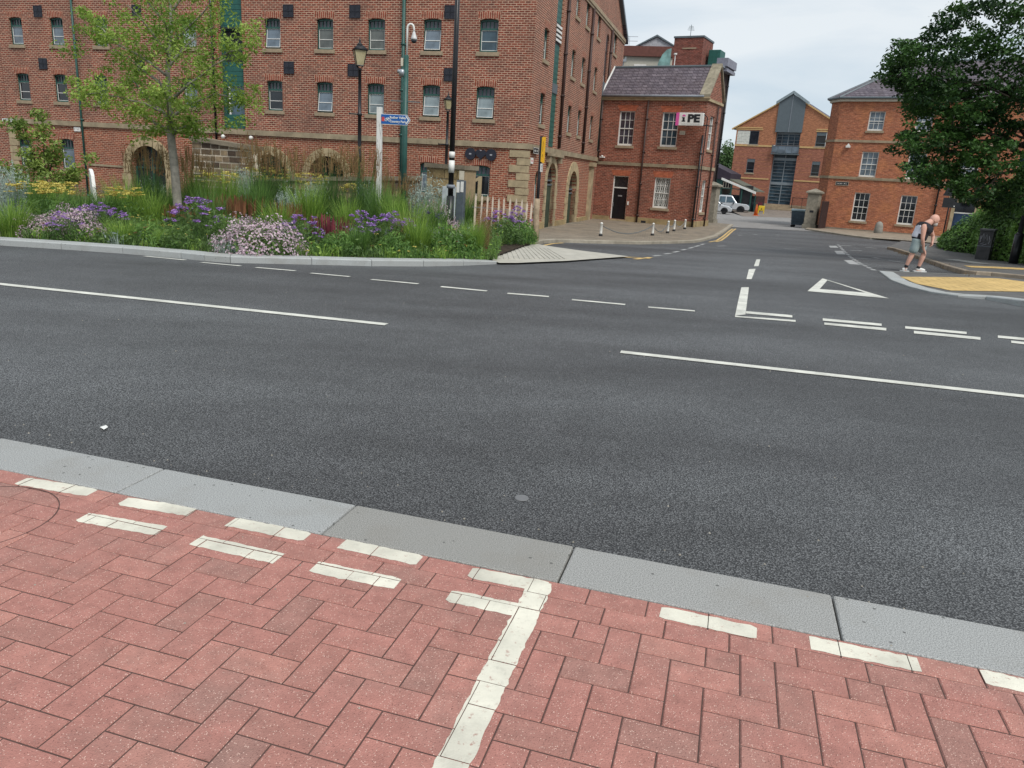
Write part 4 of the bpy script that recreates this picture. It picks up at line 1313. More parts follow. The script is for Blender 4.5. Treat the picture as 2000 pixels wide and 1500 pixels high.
mb = MB(); mb.box(-3.65, -1.55, .5, 3.0, 9.43, 11.35); mb.build('tower_wall', M['brickT'], TW)
mb = MB(); mb.box(-3.70, -1.50, .45, 3.05, 11.35, 11.47); mb.build('tower_cap', M['greydark'], TW)
mb = MB(); mb.box(-3.0, -2.0, .47, .5, 10.62, 10.70); mb.build('stone_strip', M['sill'], TW)
AN = empty('aerial', (0, 0, 0), 0, 'thin metal television aerial on top of the brick tower', 'aerial')
AN.matrix_world = TW.matrix_basis @ Matrix.Translation((-2.75, 1.2, 11.47))
mb = MB(); mb.tube([(0, 0, 0), (0, 0, .85)], .02, 5)
for k in range(4): mb.tube([(-.22 + .03 * k, -.1, .5 + k * .08), (.22 - .03 * k, .1, .5 + k * .08)], .012, 4)
mb.build('aerial_mast', M['greydark'], AN)
RV = empty('roof_vent', (0, 0, 0), 0, 'white vent pipe with cap in front of the brick tower', 'vent pipe')
RV.matrix_world = ML.matrix_basis @ Matrix.Translation((-3.3, .0, 9.43))
mb = MB(); mb.tube([(0, 0, 0), (0, 0, .75)], .035, 6); mb.tube([(0, 0, .75), (0, 0, .85)], .12, 8); mb.build('vent_pipe', M['white'], RV)
HB = empty('plant_box', (0, 0, 0), 0, 'dark green metal plant housing beside the brick tower', 'plant housing')
HB.matrix_world = ML.matrix_basis @ Matrix.Translation((-1.35, 1.4, 9.43))
mb = MB(); mb.box(0, .85, 0, 1.3, 0, 1.25); bevel(mb.build('housing', M['green_door'], HB), .04, 2)
mb = MB(); mb.box(.853, .95, .3, .9, 0, .5); mb.build('side_duct', M['green'], HB)
CR = empty('cream_office_block', (7.45, 70.0, 0), R_(-12), 'cream office block with brown band and grey pediment far behind the slate roof', 'building')
K1 = Fac(CR)
K1.wall('wall', 0, 4.5, 0, 11.7, [(1.45, 2.35, 9.7, 11.0, 0, .12)], plain('cream_render', (.46, .44, .37), .8, .08))
K1.box('side_return', 4.5, 4.52, 0, 6, 0, 11.7, M['cream'])
mb = MB(); mb.box(-3, 4.6, -.25, 6, 11.7, 12.5); mb.build('roof_band', plain('brown_band', (.14, .055, .042), .8), CR)
mb = MB(); mb.prism([(1.6, 12.5), (4.6, 12.5), (3.1, 13.25)], -.1, 5); mb.build('pediment', plain('grey_pediment', (.36, .36, .38), .7), CR)
mb = MB(); mb.prism([(1.35, 12.5), (1.55, 12.5), (3.1, 13.27), (4.65, 12.5), (4.85, 12.5), (3.1, 13.42)], -.25, 5); mb.build('pediment_roof', M['greydark'], CR)
fr = K1.box('window', 1.38, 2.42, -.03, .05, 9.6, 11.08, M['white']); K1.box('pane', 1.52, 2.28, -.036, -.03, 9.6, 10.94, M['gl_violet'], fr)
mb = MB()
for z in (12.9, 13.25): mb.tube([(-3, 0, z), (1.5, 0, z)], .018, 5)
for x in (-2, -.6, .8): mb.tube([(x, 0, 12.5), (x, 0, 13.25)], .018, 5)
mb.build('roof_rail', M['steel'], CR)
mb = MB(); mb.prism([(3.4, 9), (4.45, 9), (4.45, 12.2), (4.1, 12.1), (3.75, 11.7), (3.45, 11.0)], -1.4, -.9); mb.build('glazed_corner', glassmat('teal_glass', (.16, .30, .28)), CR)
mb = MB(); mb.tube([(.5, -.6, 9), (.5, -.6, 11.3)], .06, 6); mb.box(.25, .75, -.8, -.4, 11.15, 11.35); mb.box(.28, .36, -.7, -.5, 11.35, 11.55); mb.box(.64, .72, -.7, -.5, 11.35, 11.55); mb.build('floodlight_mast', M['steel'], CR)

# ------------------------------------------------------------------ three-storey office on the right
RB_ = empty('corner_office', (21.72, 56.14, 0), R_(-31.54), 'three storey orange red brick office with cut corner, white sashes and purple slate hip roof', 'building')
B1 = Fac(RB_); BW = 17.0
B2 = Fac(RB_, (-.771, .919, 0), R_(-50))
B3 = Fac(RB_, (-.771, 9.0, 0), -PI / 2)
ops = []
for u in (1.95, 4.90, 8.0, 11.2, 14.0):
    ops += [(u, u + 1.0, 5.72, 6.98, 0, .11), (u - .03, u + 1.05, 2.66, 4.34, 0, .11)]
for u in (1.90, 4.87, 11.2, 14.0): ops.append((u, u + 1.01, -.37, 1.58, 0, .11))
ops.append((8.20, 9.35, -1.3, 1.32, 0, .18))
for nm, z0, z1 in (('ground_wall', -2.0, 2.44), ('middle_wall', 2.62, 4.93), ('top_wall', 5.09, 7.6)):
    B1.wall(nm, 0, BW, z0, z1, [o for o in ops if z0 - .01 <= o[2] < z1 or (z0 < 0 and o[2] < 2)], M['brickR'])
    B2.wall('corner_wall', 0, 1.2, z0, z1, [], M['brickR'], .001)
    B3.wall('end_wall', 0, 8.1, z0, z1, [], M['brickR'])
for z0, z1 in ((2.44, 2.62), (4.93, 5.09)):
    mb = MB()
    pl = [(BW, -.06), (-.03, -.06), (-.83, .90), (-.83, 9.0), (-.7, 9.0), (-.7, .95), (.03, .04), (BW, .04)]
    mb.prism(pl, z0, z1, 'z'); mb.build('string_course', M['string'] if z0 < 3 else M['sill'], RB_, fix=True)
mb = MB(); mb.prism([(8.15, -.07), (-.03, -.07), (-.84, .90), (-.84, 2.0), (-.7, 2.0), (-.7, .95), (.03, .04), (8.15, .04)], -2, -.92, 'z'); mb.build('plinth', plain('rendered_plinth', (.24, .20, .155), .9, .25, 2), RB_, fix=True)
mb = MB(); mb.prism([(BW, -.16), (-.08, -.16), (-.93, .86), (-.93, 9.0), (-.7, 9.0), (-.7, .95), (.03, .04), (BW, .04)], 7.6, 7.78, 'z'); mb.build('eave_board', M['cream'], RB_, fix=True)
mb = MB(); mb.tube([(BW, -.27, 7.83), (-.12, -.27, 7.83), (-1.06, .84, 7.83), (-1.06, 9, 7.83)], .07, 6); mb.build('gutter', M['greydark'], RB_)
mb = MB()
e = 7.84; P = [(BW, -.3, e), (-.12, -.3, e), (-1.08, .84, e), (-1.08, 9.2, e), (BW, 9.2, e), (3.6, 4.5, 10.75), (BW - 2, 4.5, 10.75)]
mb.add(P, [(0, 1, 5, 6), (1, 2, 5), (2, 3, 5), (3, 4, 6, 5), (4, 0, 6)]); mb.build('roof', M['slateR'], RB_, fix=True)
mb = MB(); mb.tube([P[1], P[5]], .08, 6); mb.tube([P[2], P[5]], .08, 6); mb.tube([P[5], P[6]], .09, 6); mb.build('hip_tiles', M['greydark'], RB_)
for i, u in enumerate((1.95, 4.90, 8.0, 11.2, 14.0)):
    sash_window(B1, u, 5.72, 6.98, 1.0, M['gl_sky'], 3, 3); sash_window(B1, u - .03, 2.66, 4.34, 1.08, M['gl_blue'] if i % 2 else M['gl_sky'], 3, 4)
for u in (1.90, 4.87, 11.2, 14.0): sash_window(B1, u, -.37, 1.58, 1.01, M['gl_dark'], 3, 4)
mb = MB(); mb.box(8.0, 8.20, -.08, .18, -1.3, 1.32); mb.box(9.35, 9.55, -.08, .18, -1.3, 1.32); mb.box(7.95, 9.6, -.09, .05, 1.32, 1.58); mb.box(7.75, 9.8, -.22, .05, 1.58, 1.72)
mb.build('door_surround', M['sand'], RB_)
mb = MB(); mb.box(8.2, 9.35, .12, .18, .62, .70); fr = mb.build('door_frame', M['white'], RB_)
mb = MB(); mb.box(8.2, 9.35, .13, .17, -1.3, .62); dr = mb.build('door', plain('blue_door', (.02, .045, .10), .4), RB_)
mb = MB()
for x0, x1 in ((8.30, 8.72), (8.83, 9.25)):
    for z0, z1 in ((-.9, -.3), (-.15, .5)): mb.box(x0, x1, .115, .13, z0, z1)
mb.build('door_panel', plain('blue_door_panel', (.024, .05, .11), .4), dr)
mb = MB(); mb.quad((8.2, .15, .70), (9.35, .15, .70), (9.35, .15, 1.32), (8.2, .15, 1.32)); mb.build('fanlight', M['gl_dark'], RB_)
pipe(B1, 'downpipe', 7.05, -1.3, 7.6, -.10, .055, 'black')
fl = empty('wall_floodlight', B1.world(.95, 4.62, -.02), R_(-31.54), 'small white floodlight under the upper band of the orange brick office', 'light')
mb = MB(); mb.box(-.14, .14, -.22, -.05, -.06, .08); mb.prism([(-.1, .08), (.1, .08), (0, .22)], -.18, -.06); mb.box(-.02, .02, -.05, .0, -.02, .04); mb.build('lamp_body', M['white'], fl)
plate(B1, .95, 2.13, .86, .26, M['blackmatt'], 'black street name plate with pale lettering on the orange brick office', 1, M['white'], -.02, M['cream'])
# stone guard post
gp_ = tag(empty('guard_stone', at(1714, 458), 0), 'round topped stone guard post against the orange brick office wall', 'stone post')
mb = MB(); mb.lathe([(.27, -.1), (.27, .3), (.24, .6), (.19, .76), (.09, .84), (.001, .86)], 14); mb.build('post', stone('grey_guard_stone', (.27, .26, .23)), gp_, True)

# ------------------------------------------------------------------ modern gabled block beyond the yard
GB = empty('gabled_block', (23.4 * GS, 86.0 * GS, CAMH * (1 - GS)), R_(-31.5), 'modern red brick block with grey clad gable and tall glazed stair bay', 'building')
GB.scale = (GS, GS, GS)
g1 = Fac(GB)
gx0, gx1, gc = -.85, 10.1, 4.63
ops = [(.72, 1.56, 3.05, 4.50, 0, .12), (7.48, 8.28, 3.05, 4.50, 0, .12), (3.38, 5.88, -.05, 5.8, 0, .5)]
g1.wall('lower_wall', gx0, gx1, -1.6, 5.78, ops, M['brickG'])
ops = [(-.72, 1.62, 5.99, 7.38, 0, .12), (7.48, 8.6, 5.99, 7.38, 0, .12), (3.38, 5.88, 5.99, 7.5, 0, .5)]
g1.wall('upper_wall', gx0, gx1, 5.95, 7.5, ops, M['brickG2'])
for pl in ([(gx0 - .0, 7.5), (3.38, 7.5), (3.38, 10.2), (gx0, 7.78)], [(5.88, 7.5), (gx1, 7.5), (gx1, 7.78), (5.88, 10.2)]):
    mb = MB(); mb.prism(pl, 0, .3); g1.put('gable_wall', mb.mesh('gable_wall', M['brickG2']))
mb = MB()
for a, b in (((gx0 - .5, 7.45), (3.30, 10.12)), ((5.96, 10.12), (gx1 + .5, 7.45))):
    mb.prism([a, b, (b[0], b[1] + .14), (a[0], a[1] + .14)], -.15, .1)
mb.build('verge_board', plain('buff_verge', (.55, .36, .15), .7), GB, fix=True)
mb = MB(); mb.prism([(3.28, 7.3), (5.98, 7.3), (5.98, 10.25), (gc, 11.05), (3.28, 10.25)], -.12, .25); mb.build('gable_cladding', M['greydark'], GB, fix=True)
mb = MB(); mb.box(gc - .03, gc + .03, -.15, -.121, 7.3, 10.9); mb.build('cladding_joint', M['lead'], GB)
mb = MB()
for s_ in (-1, 1):
    a, b = (gc + s_ * 1.62, 10.05), (gc, 11.1)
    mb.prism([a, b, (b[0], b[1] + .28), (a[0], a[1] + .28)], -.3, .3)
mb.build('gable_roof_edge', plain('pale_grey_roof', (.25, .30, .32), .5), GB, fix=True)
mb = MB(); mb.add([(gx0 - .5, .0, 7.5), (gc, .0, 10.95), (gc, 9, 10.95), (gx0 - .5, 9, 7.5), (gx1 + .5, .0, 7.5), (gx1 + .5, 9, 7.5)], [(0, 1, 2, 3), (1, 4, 5, 2)]); mb.build('roof', M['slate'], GB)
mb = MB(); mb.quad((gx0, .0, -1.6), (gx0, 9, -1.6), (gx0, 9, 7.6), (gx0, .0, 7.6)); mb.build('side_wall', M['brickG'], GB)
buff = plain('buff_band', (.56, .38, .17), .75, .1)
for nm, x0, x1, z0, z1 in (('band', gx0 - .02, 3.3, 5.78, 5.95), ('band', 5.96, gx1, 5.78, 5.95), ('band', gx0 - .02, 3.3, 2.42, 2.54), ('band', 5.96, gx1, 2.42, 2.54), ('band', -1.0, 2.0, 7.48, 7.56), ('band', -1.0, 1.9, 7.64, 7.74), ('band', 7.4, 8.8, 7.42, 7.52), ('band', 7.4, 8.8, 7.6, 7.7)):
    mb = MB(); mb.box(x0, x1, -.05, .02, z0, z1); mb.build('buff_band', buff, GB)
for a, b in ((gx0, .6), (1.7, 3.3), (5.96, 7.35), (8.4, gx1)):
    stripe = MB()
    for k in range(10): stripe.box(a, b, -.004, .0, 1.0 + .46 * k, 1.06 + .46 * k)
    stripe.build('brick_stripe', M['brickG2'], GB)
mb = MB(); mb.box(gx0, .62, .02, .1, 5.99, 7.38)
for k in range(1, 5): mb.box(gx0, .62, .008, .0195, 5.99 + k * .28 - .015, 5.99 + k * .28 + .015)
mb.build('louvre_panel', plain('pale_louvre', (.62, .62, .56), .6), GB)
def dark_window(u0, u1, z0, z1, bar=True):
    mb = MB()
    for a, b, c, d in ((u0, u0 + .05, z0, z1), (u1 - .05, u1, z0, z1), (u0 + .05, u1 - .05, z0, z0 + .05), (u0 + .05, u1 - .05, z1 - .05, z1)): mb.box(a, b, .03, .1, c, d)
    if bar: mb.box(u0 + .05, u1 - .05, .03, .1, z0 + .30, z0 + .35); mb.box(u0 + .05, u1 - .05, .03, .1, z1 - .34, z1 - .05)
    w = mb.build('window', M['greydark'], GB)
    mb = MB(); mb.quad((u0, .09, z0), (u1, .09, z0), (u1, .09, z1), (u0, .09, z1)); mb.build('pane', M['gl_dark'], w)
    mb = MB(); mb.box(u0 - .1, u1 + .1, -.06, .03, z0 - .14, z0 + .001); mb.build('sill', M['sill'], w)
dark_window(.62, 1.62, 5.99, 7.38, False); dark_window(7.48, 8.45, 5.99, 7.38); dark_window(.72, 1.56, 3.05, 4.50); dark_window(7.48, 8.28, 3.05, 4.50)
mb = MB(); mb.box(8.45, 8.60, .0, .1, 5.99, 7.38); mb.build('white_jamb', M['white'], GB)
mb = MB(); mb.quad((3.38, .45, -.05), (5.88, .45, -.05), (5.88, .45, 7.5), (3.38, .45, 7.5)); bay = mb.build('glazed_bay', M['gl_blue'], GB)
mb = MB()
BARM = plain('pale_grey_bar', (.20, .235, .26), .5)
for z in (.35, .7, 1.05, 1.4, 1.75, 2.5, 2.85, 3.2, 3.55, 3.9, 4.25, 6.2, 6.55, 6.9): mb.box(3.38, 5.88, .38, .44, z - .02, z + .02)
for z, h in ((2.1, .14), (4.6, .14), (5.12, .05), (7.2, .1)): mb.box(3.38, 5.88, .34, .445, z - h, z + h)
for x in (3.42, gc, 5.84): mb.box(x - .04, x + .04, .36, .446, -.05, 7.5)
for x in (4.0, 5.25): mb.box(x - .02, x + .02, .37, .445, 5.2, 7.5)
mb.build('glazing_bar', BARM, bay)
mb = MB(); mb.box(3.2, 6.05, -.35, .5, 5.05, 5.15)
for x in (3.25, 3.9, gc, 5.3, 6.0): mb.box(x - .02, x + .02, -.33, -.29, 5.15, 5.95)
mb.box(3.2, 6.05, -.35, -.28, 5.95, 6.0)
bal = mb.build('balcony', M['greydark'], GB)
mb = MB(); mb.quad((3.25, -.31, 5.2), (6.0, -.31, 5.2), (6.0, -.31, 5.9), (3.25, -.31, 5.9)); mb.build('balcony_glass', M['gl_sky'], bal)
st = empty('entrance_steps', (23.4 * GS, 86.0 * GS, CAMH * (1 - GS)), R_(-31.5), 'low stone entrance steps with black railings in front of the glazed stair bay', 'steps')
st.scale = (GS, GS, GS)
mb = MB()
for k in range(4): mb.box(2.2 + .12 * k, 10.1, -1.6 + .35 * k, -.01 if k == 3 else -1.6 + .35 * k + .35, -1.7, -.5 + .15 * k)
mb.build('steps', M['sill'], st)
for x in (6.3, 7.3, 8.3, 9.3):
    mb = MB(); mb.tube([(x, -1.0, -.5), (x, -1.0, .75)], .03, 5); mb.build('rail_post', M['black'], st)
mb = MB(); mb.tube([(6.3, -1.0, .74), (9.4, -1.0, .74)], .03, 5)
for k in range(26): mb.tube([(6.35 + .12 * k, -1.0, -.5), (6.35 + .12 * k, -1.0, .74)], .010, 4)
mb.build('railing', M['black'], st)

# ------------------------------------------------------------------ glazed shed with lean-to canopy
sh0 = aty(1380, 420, 94.0)
SHD = empty('glazed_shed', (sh0.x, 94.0, 0), R_(-31.5), 'dark green glazed shed with sloping lean-to canopy behind the parked cars', 'building')
def shp(x, y, d=0):
    """facade coordinates on the shed's plane for a photo pixel"""
    v = ray(x, y); h = R_(-31.5)
    dv, nv = Vector((math.cos(h), math.sin(h))), Vector((-math.sin(h), math.cos(h)))
    p = Vector((sh0.x, 94.0)); t = p.dot(nv) / Vector((v.x, v.y)).dot(nv)
    q = Vector((v.x, v.y)) * t
    return ((q - p).dot(dv), CAMH + v.z * t)
a, b, c, d = shp(1376, 312), shp(1429, 339), shp(1412, 350), shp(1376, 347)
mb = MB(); mb.prism([a, b, (b[0], c[1]), (a[0], c[1])], -.3, 4); mb.build('roof', plain('dark_shed_roof', (.03, .022, .035), .6), SHD, fix=True)
mb = MB(); mb.box(a[0], c[0], 0, 4, c[1] - 1.7, c[1]); mb.build('fascia', M['green'], SHD)
mb = MB(); mb.box(a[0], c[0] + 4.2, .02, 4, -1.6, c[1] - 1.7); mb.build('glazing', M['gl_dark'], SHD)
mb = MB()
for x in (c[0] - 2.2, c[0] - 1.1, c[0], c[0] + 1.0, c[0] + 2.4, c[0] + 4.1): mb.box(x - .05, x + .05, -.06, .02, -1.6, c[1] - 1.6)
mb.box(a[0], c[0] + 4.2, -.05, .02, 1.2, 1.3); mb.build('glazing_bar', M['green'], SHD)
e0, e1 = shp(1412, 347), shp(1478, 375)
mb = MB(); mb.prism([e0, e1, (e1[0], e1[1] - .25), (e0[0], e0[1] - .25)], -.5, -.3); mb.build('canopy_edge', M['white'], SHD, fix=True)
mb = MB(); mb.prism([(e0[0], e0[1] + .3), (e1[0], e1[1] + .08), (e1[0], e1[1] - .02), (e0[0], e0[1] + .1)], -.28, 3.5); mb.build('canopy_roof', plain('weathered_canopy', (.11, .11, .085), .8), SHD, fix=True)
mb = MB()
for x, y in ((1432, 356), (1452, 365), (1470, 372)):
    p = shp(x, y); mb.box(p[0] - .06, p[0] + .06, -.4, -.28, -1.5, p[1])
mb.build('canopy_post', M['green'], SHD)
p = shp(1458, 395); mb = MB(); mb.box(p[0] - .9, p[0] + .6, -.25, -.05, -1.5, 1.7); mb.build('dark_door', M['blackmatt'], SHD)
p = shp(1419, 362); mb = MB(); mb.box(p[0] - .4, p[0] + .5, -.06, -.02, p[1] - .3, p[1] + .4); w = mb.build('window', M['cream'], SHD)
mb = MB()
for k in range(3): mb.box(p[0] - .33 + .3 * k, p[0] - .1 + .3 * k, -.07, -.061, p[1] - .25, p[1] + .33)
mb.build('pane', M['gl_dark'], w)

# ------------------------------------------------------------------ gate pillars and gate
def pillar(px_, py_, w, h, label, y=None):
    p = at(px_, py_)
    r = empty('gate_pillar', p, R_(-31.5), label, 'gate pillar', 'stone pillars at the yard entrance')
    st_ = M['pillarstone']
    mb = MB(); mb.box(-w / 2 - .07, w / 2 + .07, -w / 2 - .07, w / 2 + .07, -.2, .32); bevel(mb.build('base', st_, r), .02)
    mb = MB(); mb.box(-w / 2, w / 2, -w / 2, w / 2, .32, h - .36); bevel(mb.build('shaft', st_, r), .03)
    mb = MB(); mb.box(-w / 2 - .03, w / 2 + .03, -w / 2 - .03, w / 2 + .03, h - .36, h - .28); mb.box(-w / 2 - .12, w / 2 + .12, -w / 2 - .12, w / 2 + .12, h - .28, h - .18)
    k = w / 2 + .12
    mb.add([(-k, -k, h - .18), (k, -k, h - .18), (k, k, h - .18), (-k, k, h - .18), (0, 0, h + .05)], [(0, 1, 4), (1, 2, 4), (2, 3, 4), (3, 0, 4)])
    mb.build('cap', st_, r)
    return r
M['pillarstone'] = stone('mossy_grey_stone', (.27, .245, .195), .3, 5, .35)
r = pillar(1581, 447, .80, 2.75, 'square stone gate pillar with pyramid cap beside the wheeled bin')
mb = MB(); mb.box(-.1, .16, -.42, -.401, 1.15, 1.30); mb.build('dark_bracket', M['blackmatt'], r)
pillar(1384, 437, .78, 2.75, 'square stone gate pillar half hidden behind the small brick building')
gt = empty('yard_gate', at(1598, 449), R_(58.5), 'dark brown folded gate leaf between the stone pillar and the orange office', 'gate')
mb = MB(); mb.box(0, 2.2, -.04, .04, .05, 1.95)
for k in range(9): mb.box(.05 + .24 * k, .07 + .24 * k, -.055, -.041, .1, 1.9)
mb.build('gate_leaf', plain('brown_gate', (.05, .028, .026), .7), gt)

# ------------------------------------------------------------------ foliage tools
M['lf_lime'] = leafmat('young_tree_leaf', (.10, .195, .028), (.41, .545, .11), .42)
M['lf_dark'] = leafmat('dark_tree_leaf', (.008, .030, .008), (.08, .18, .035), .26)
M['lf_ivy'] = leafmat('ivy_leaf', (.03, .085, .02), (.22, .40, .085), .3)
M['lf_mag'] = leafmat('broad_shrub_leaf', (.06, .13, .025), (.36, .46, .11), .36)
M['lf_far'] = leafmat('far_tree_leaf', (.025, .06, .022), (.11, .19, .06), .25)
M['g_green'] = leafmat('green_blade', (.045, .115, .028), (.215, .37, .085), .36)
M['g_lime'] = leafmat('lime_blade', (.09, .195, .028), (.36, .52, .10), .38)
M['g_dark'] = leafmat('deep_green_leaf', (.04, .085, .025), (.18, .29, .075), .32)
M['g_reed'] = leafmat('reed_blade', (.035, .095, .028), (.16, .29, .075), .34)
M['g_straw'] = leafmat('straw_plume', (.15, .09, .04), (.33, .215, .10), .3, .8)
M['g_grey'] = leafmat('silver_leaf', (.20, .27, .23), (.46, .54, .48), .25, .7)
M['g_red'] = leafmat('wine_red_spike', (.09, .018, .028), (.26, .055, .07), .25, .7)
M['f_purple'] = leafmat('purple_petal', (.20, .08, .36), (.54, .32, .70), .25, .7)
M['f_pink'] = leafmat('pale_pink_petal', (.36, .24, .30), (.72, .58, .62), .25, .8)
M['f_yellow'] = leafmat('mustard_flower_head', (.42, .33, .05), (.74, .64, .19), .2, .8)
M['f_navy'] = leafmat('dark_blue_head', (.03, .025, .075), (.09, .06, .17), .1, .8)
M['f_rust'] = leafmat('rust_head', (.12, .05, .025), (.27, .12, .06), .2, .8)
M['bark'] = stone('grey_bark', (.27, .25, .21), .35, 9, .3)
M['bark_dark'] = plain('dark_bark', (.05, .038, .026), .9, .4, 8, bump=.6)
RNG = random.Random(5)
def rnd(a, b): return RNG.uniform(a, b)
def rdir():
    z = rnd(-1, 1); a = rnd(0, 2 * PI); r = math.sqrt(1 - z * z)
    return Vector((r * math.cos(a), r * math.sin(a), z))
def leaf(mb, p, size, tint, nrm=None, asp=.55, mi=0):
    """one leaf, a pointed rhombus"""
    n = (nrm or rdir()).normalized()
    a = n.orthogonal().normalized()
    t = rnd(0, 2 * PI); u = a * math.cos(t) + n.cross(a) * math.sin(t); v = n.cross(u)
    l, w = size * rnd(.7, 1.25), size * asp * rnd(.7, 1.2)
    mb.add([p - u * l * .5, p - v * w * .5 + n * w * .12, p + u * l * .5, p + v * w * .5 + n * w * .12], [(0, 1, 2, 3)], mi, min(1, max(0, tint)))
def blade(mb, p, h, lean, width, tint, seg=3, az=None, mi=0, tip=.1):
    az = rnd(0, 2 * PI) if az is None else az
    d = Vector((math.cos(az), math.sin(az), 0)); s = Vector((-d.y, d.x, 0)) if RNG.random() < .5 else Vector((math.cos(az + 1), math.sin(az + 1), 0))
    vs = []
    for i in range(seg + 1):
        f = i / seg
        c = p + d * (lean * f * f) + Vector((0, 0, h * (f - .35 * f * f * min(1, lean / max(h, .01)))))
        w = width * (1 - f * (1 - tip)) * .5
        vs += [c - s * w, c + s * w]
    mb.add(vs, [(2 * i, 2 * i + 1, 2 * i + 3, 2 * i + 2) for i in range(seg)], mi, min(1, max(0, tint)))
    return (vs[-1] + vs[-2]) / 2
def disc_pt(r):
    a, q = rnd(0, 2 * PI), r * math.sqrt(RNG.random()); return Vector((q * math.cos(a), q * math.sin(a), 0))
def head(mb, p, r, n, tint0, size, mi=0, flat=.35):
    for _ in range(n):
        o = rdir() * r * RNG.random() ** .5; o.z *= flat
        leaf(mb, p + o, size, tint0 + rnd(-.3, .35) + o.z / max(r, .01) * .3, Vector((rnd(-.5, .5), rnd(-.5, .5), 1)), .8, mi)

# each maker returns [(part name, mesh)] at the origin, about 1 m wide and tall as given
def k_reed(h=1.9, r=.28):
    a, b = MB(), MB()
    for _ in range(420): blade(a, disc_pt(r * .7), h * rnd(.35, .72), rnd(.05, .30), .014, rnd(0, 1), 3)
    for _ in range(100):
        p = disc_pt(r * .7); az = math.atan2(p.y, p.x) + rnd(-.6, .6); ln = rnd(.05, .30)
        hh = h * rnd(.78, 1.05)
        t = blade(a, p, hh, ln, .008, rnd(.2, .8), 3, az)
        for k in range(3): leaf(b, t - Vector((math.cos(az) * ln * .15, math.sin(az) * ln * .15, rnd(.0, .32))) , .13, rnd(0, 1), Vector((rnd(-1, 1), rnd(-1, 1), .1)), .10)
        blade(b, t - Vector((0, 0, .30)), .34, .03, .018, rnd(0, .9), 2, az)
    return [('foliage', a.mesh('foliage', M['g_reed'])), ('flower_plumes', b.mesh('flower_plumes', M['g_straw']))]
def k_grass(h=.7, r=.35, mat='g_lime', n=520, w=.013):
    a = MB()
    for _ in range(n): p = disc_pt(r * .5); blade(a, p, h * rnd(.5, 1.05), rnd(.05, r * 1.1), w, rnd(0, 1), 4, math.atan2(p.y, p.x) + rnd(-.9, .9))
    return [('foliage', a.mesh('foliage', M[mat]))]
def k_aster(h=.7, r=.45, fl=30):
    a, b = MB(), MB()
    for _ in range(520):
        p = disc_pt(r); z = h * .82 * (1 - (p.length / r) ** 2 * .45) * RNG.random() ** .6
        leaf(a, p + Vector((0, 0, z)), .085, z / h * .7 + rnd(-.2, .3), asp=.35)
    for _ in range(60): blade(a, disc_pt(r * .6), h * .9, rnd(0, r * .6), .008, .3, 2)
    for _ in range(fl):
        p = disc_pt(r * .95); p.z = h * (1 - (p.length / r) ** 2 * .5) * rnd(.8, 1.05)
        head(b, p, .062, 20, .5, .040, 0, .4)
    return [('foliage', a.mesh('foliage', M['g_dark'])), ('flower_heads', b.mesh('flower_heads', M['f_purple']))]
def k_mound(h=.5, r=.55):
    a, b = MB(), MB()
    for _ in range(700):
        d = rdir(); d.z = abs(d.z); q = rnd(.6, .97)
        leaf(a, Vector((d.x * r * q, d.y * r * q, d.z * h * q)), .06, rnd(0, .8), d, .5)
    for _ in range(2300):
        d = rdir(); d.z = abs(d.z); k = 1 + .12 * math.sin(d.x * 7 + d.z * 5) + .08 * math.sin(d.y * 11 + 2) + rnd(-.13, .12)
        leaf(b, Vector((d.x * r * k, d.y * r * k, d.z * h * k)), .036, rnd(0, 1), d + rdir() * .7, .8)
    return [('foliage', a.mesh('foliage', M['g_dark'])), ('flower_mass', b.mesh('flower_mass', M['f_pink']))]
def k_yarrow(h=.8, r=.45, fl=34):
    a, b = MB(), MB()
    for _ in range(520): p = disc_pt(r); leaf(a, p + Vector((0, 0, h * .7 * RNG.random())), .10, rnd(0, .9), asp=.22)
    for _ in range(fl):
        p = disc_pt(r); hh = h * rnd(.82, 1.05)
        t = blade(a, p * .7, hh, rnd(0, .12), .008, .4, 2)
        head(b, Vector((p.x, p.y, hh)), .085, 30, .55, .042, 0, .15)
    return [('foliage', a.mesh('foliage', M['g_green'])), ('flower_heads', b.mesh('flower_heads', M['f_yellow']))]
def k_silver(h=1.0, r=.45):
    a = MB()
    for _ in range(95):
        p = disc_pt(r * .75); az = math.atan2(p.y, p.x); hh = h * (1 - (p.length / r) ** 2 * .45) * rnd(.75, 1.08); ln = rnd(.02, .16)
        blade(a, p, hh, ln, .012, .4, 3, az)
        for k in range(26):
            f = rnd(.12, 1.0)
            q = p + Vector((math.cos(az) * ln * f * f, math.sin(az) * ln * f * f, hh * f * .97)) + rdir() * .035
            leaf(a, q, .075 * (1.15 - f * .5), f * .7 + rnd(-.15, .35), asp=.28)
    return [('foliage', a.mesh('foliage', M['g_grey']))]
def k_spike(h=.75, r=.3, mat='g_red', n=120):
    a, b = MB(), MB()
    for _ in range(260): p = disc_pt(r); leaf(a, p + Vector((0, 0, h * .45 * RNG.random())), .09, rnd(0, .8), asp=.35)
    for _ in range(n):
        p = disc_pt(r * .8); az = math.atan2(p.y, p.x)
        t = blade(a, p, h * rnd(.6, .85), rnd(.02, .14), .007, .3, 2, az)
        blade(b, t - Vector((0, 0, .12)), .30, .02, .022, rnd(0, 1), 3, az, 0, .3)
    return [('foliage', a.mesh('foliage', M['g_green'])), ('flower_spikes', b.mesh('flower_spikes', M[mat]))]
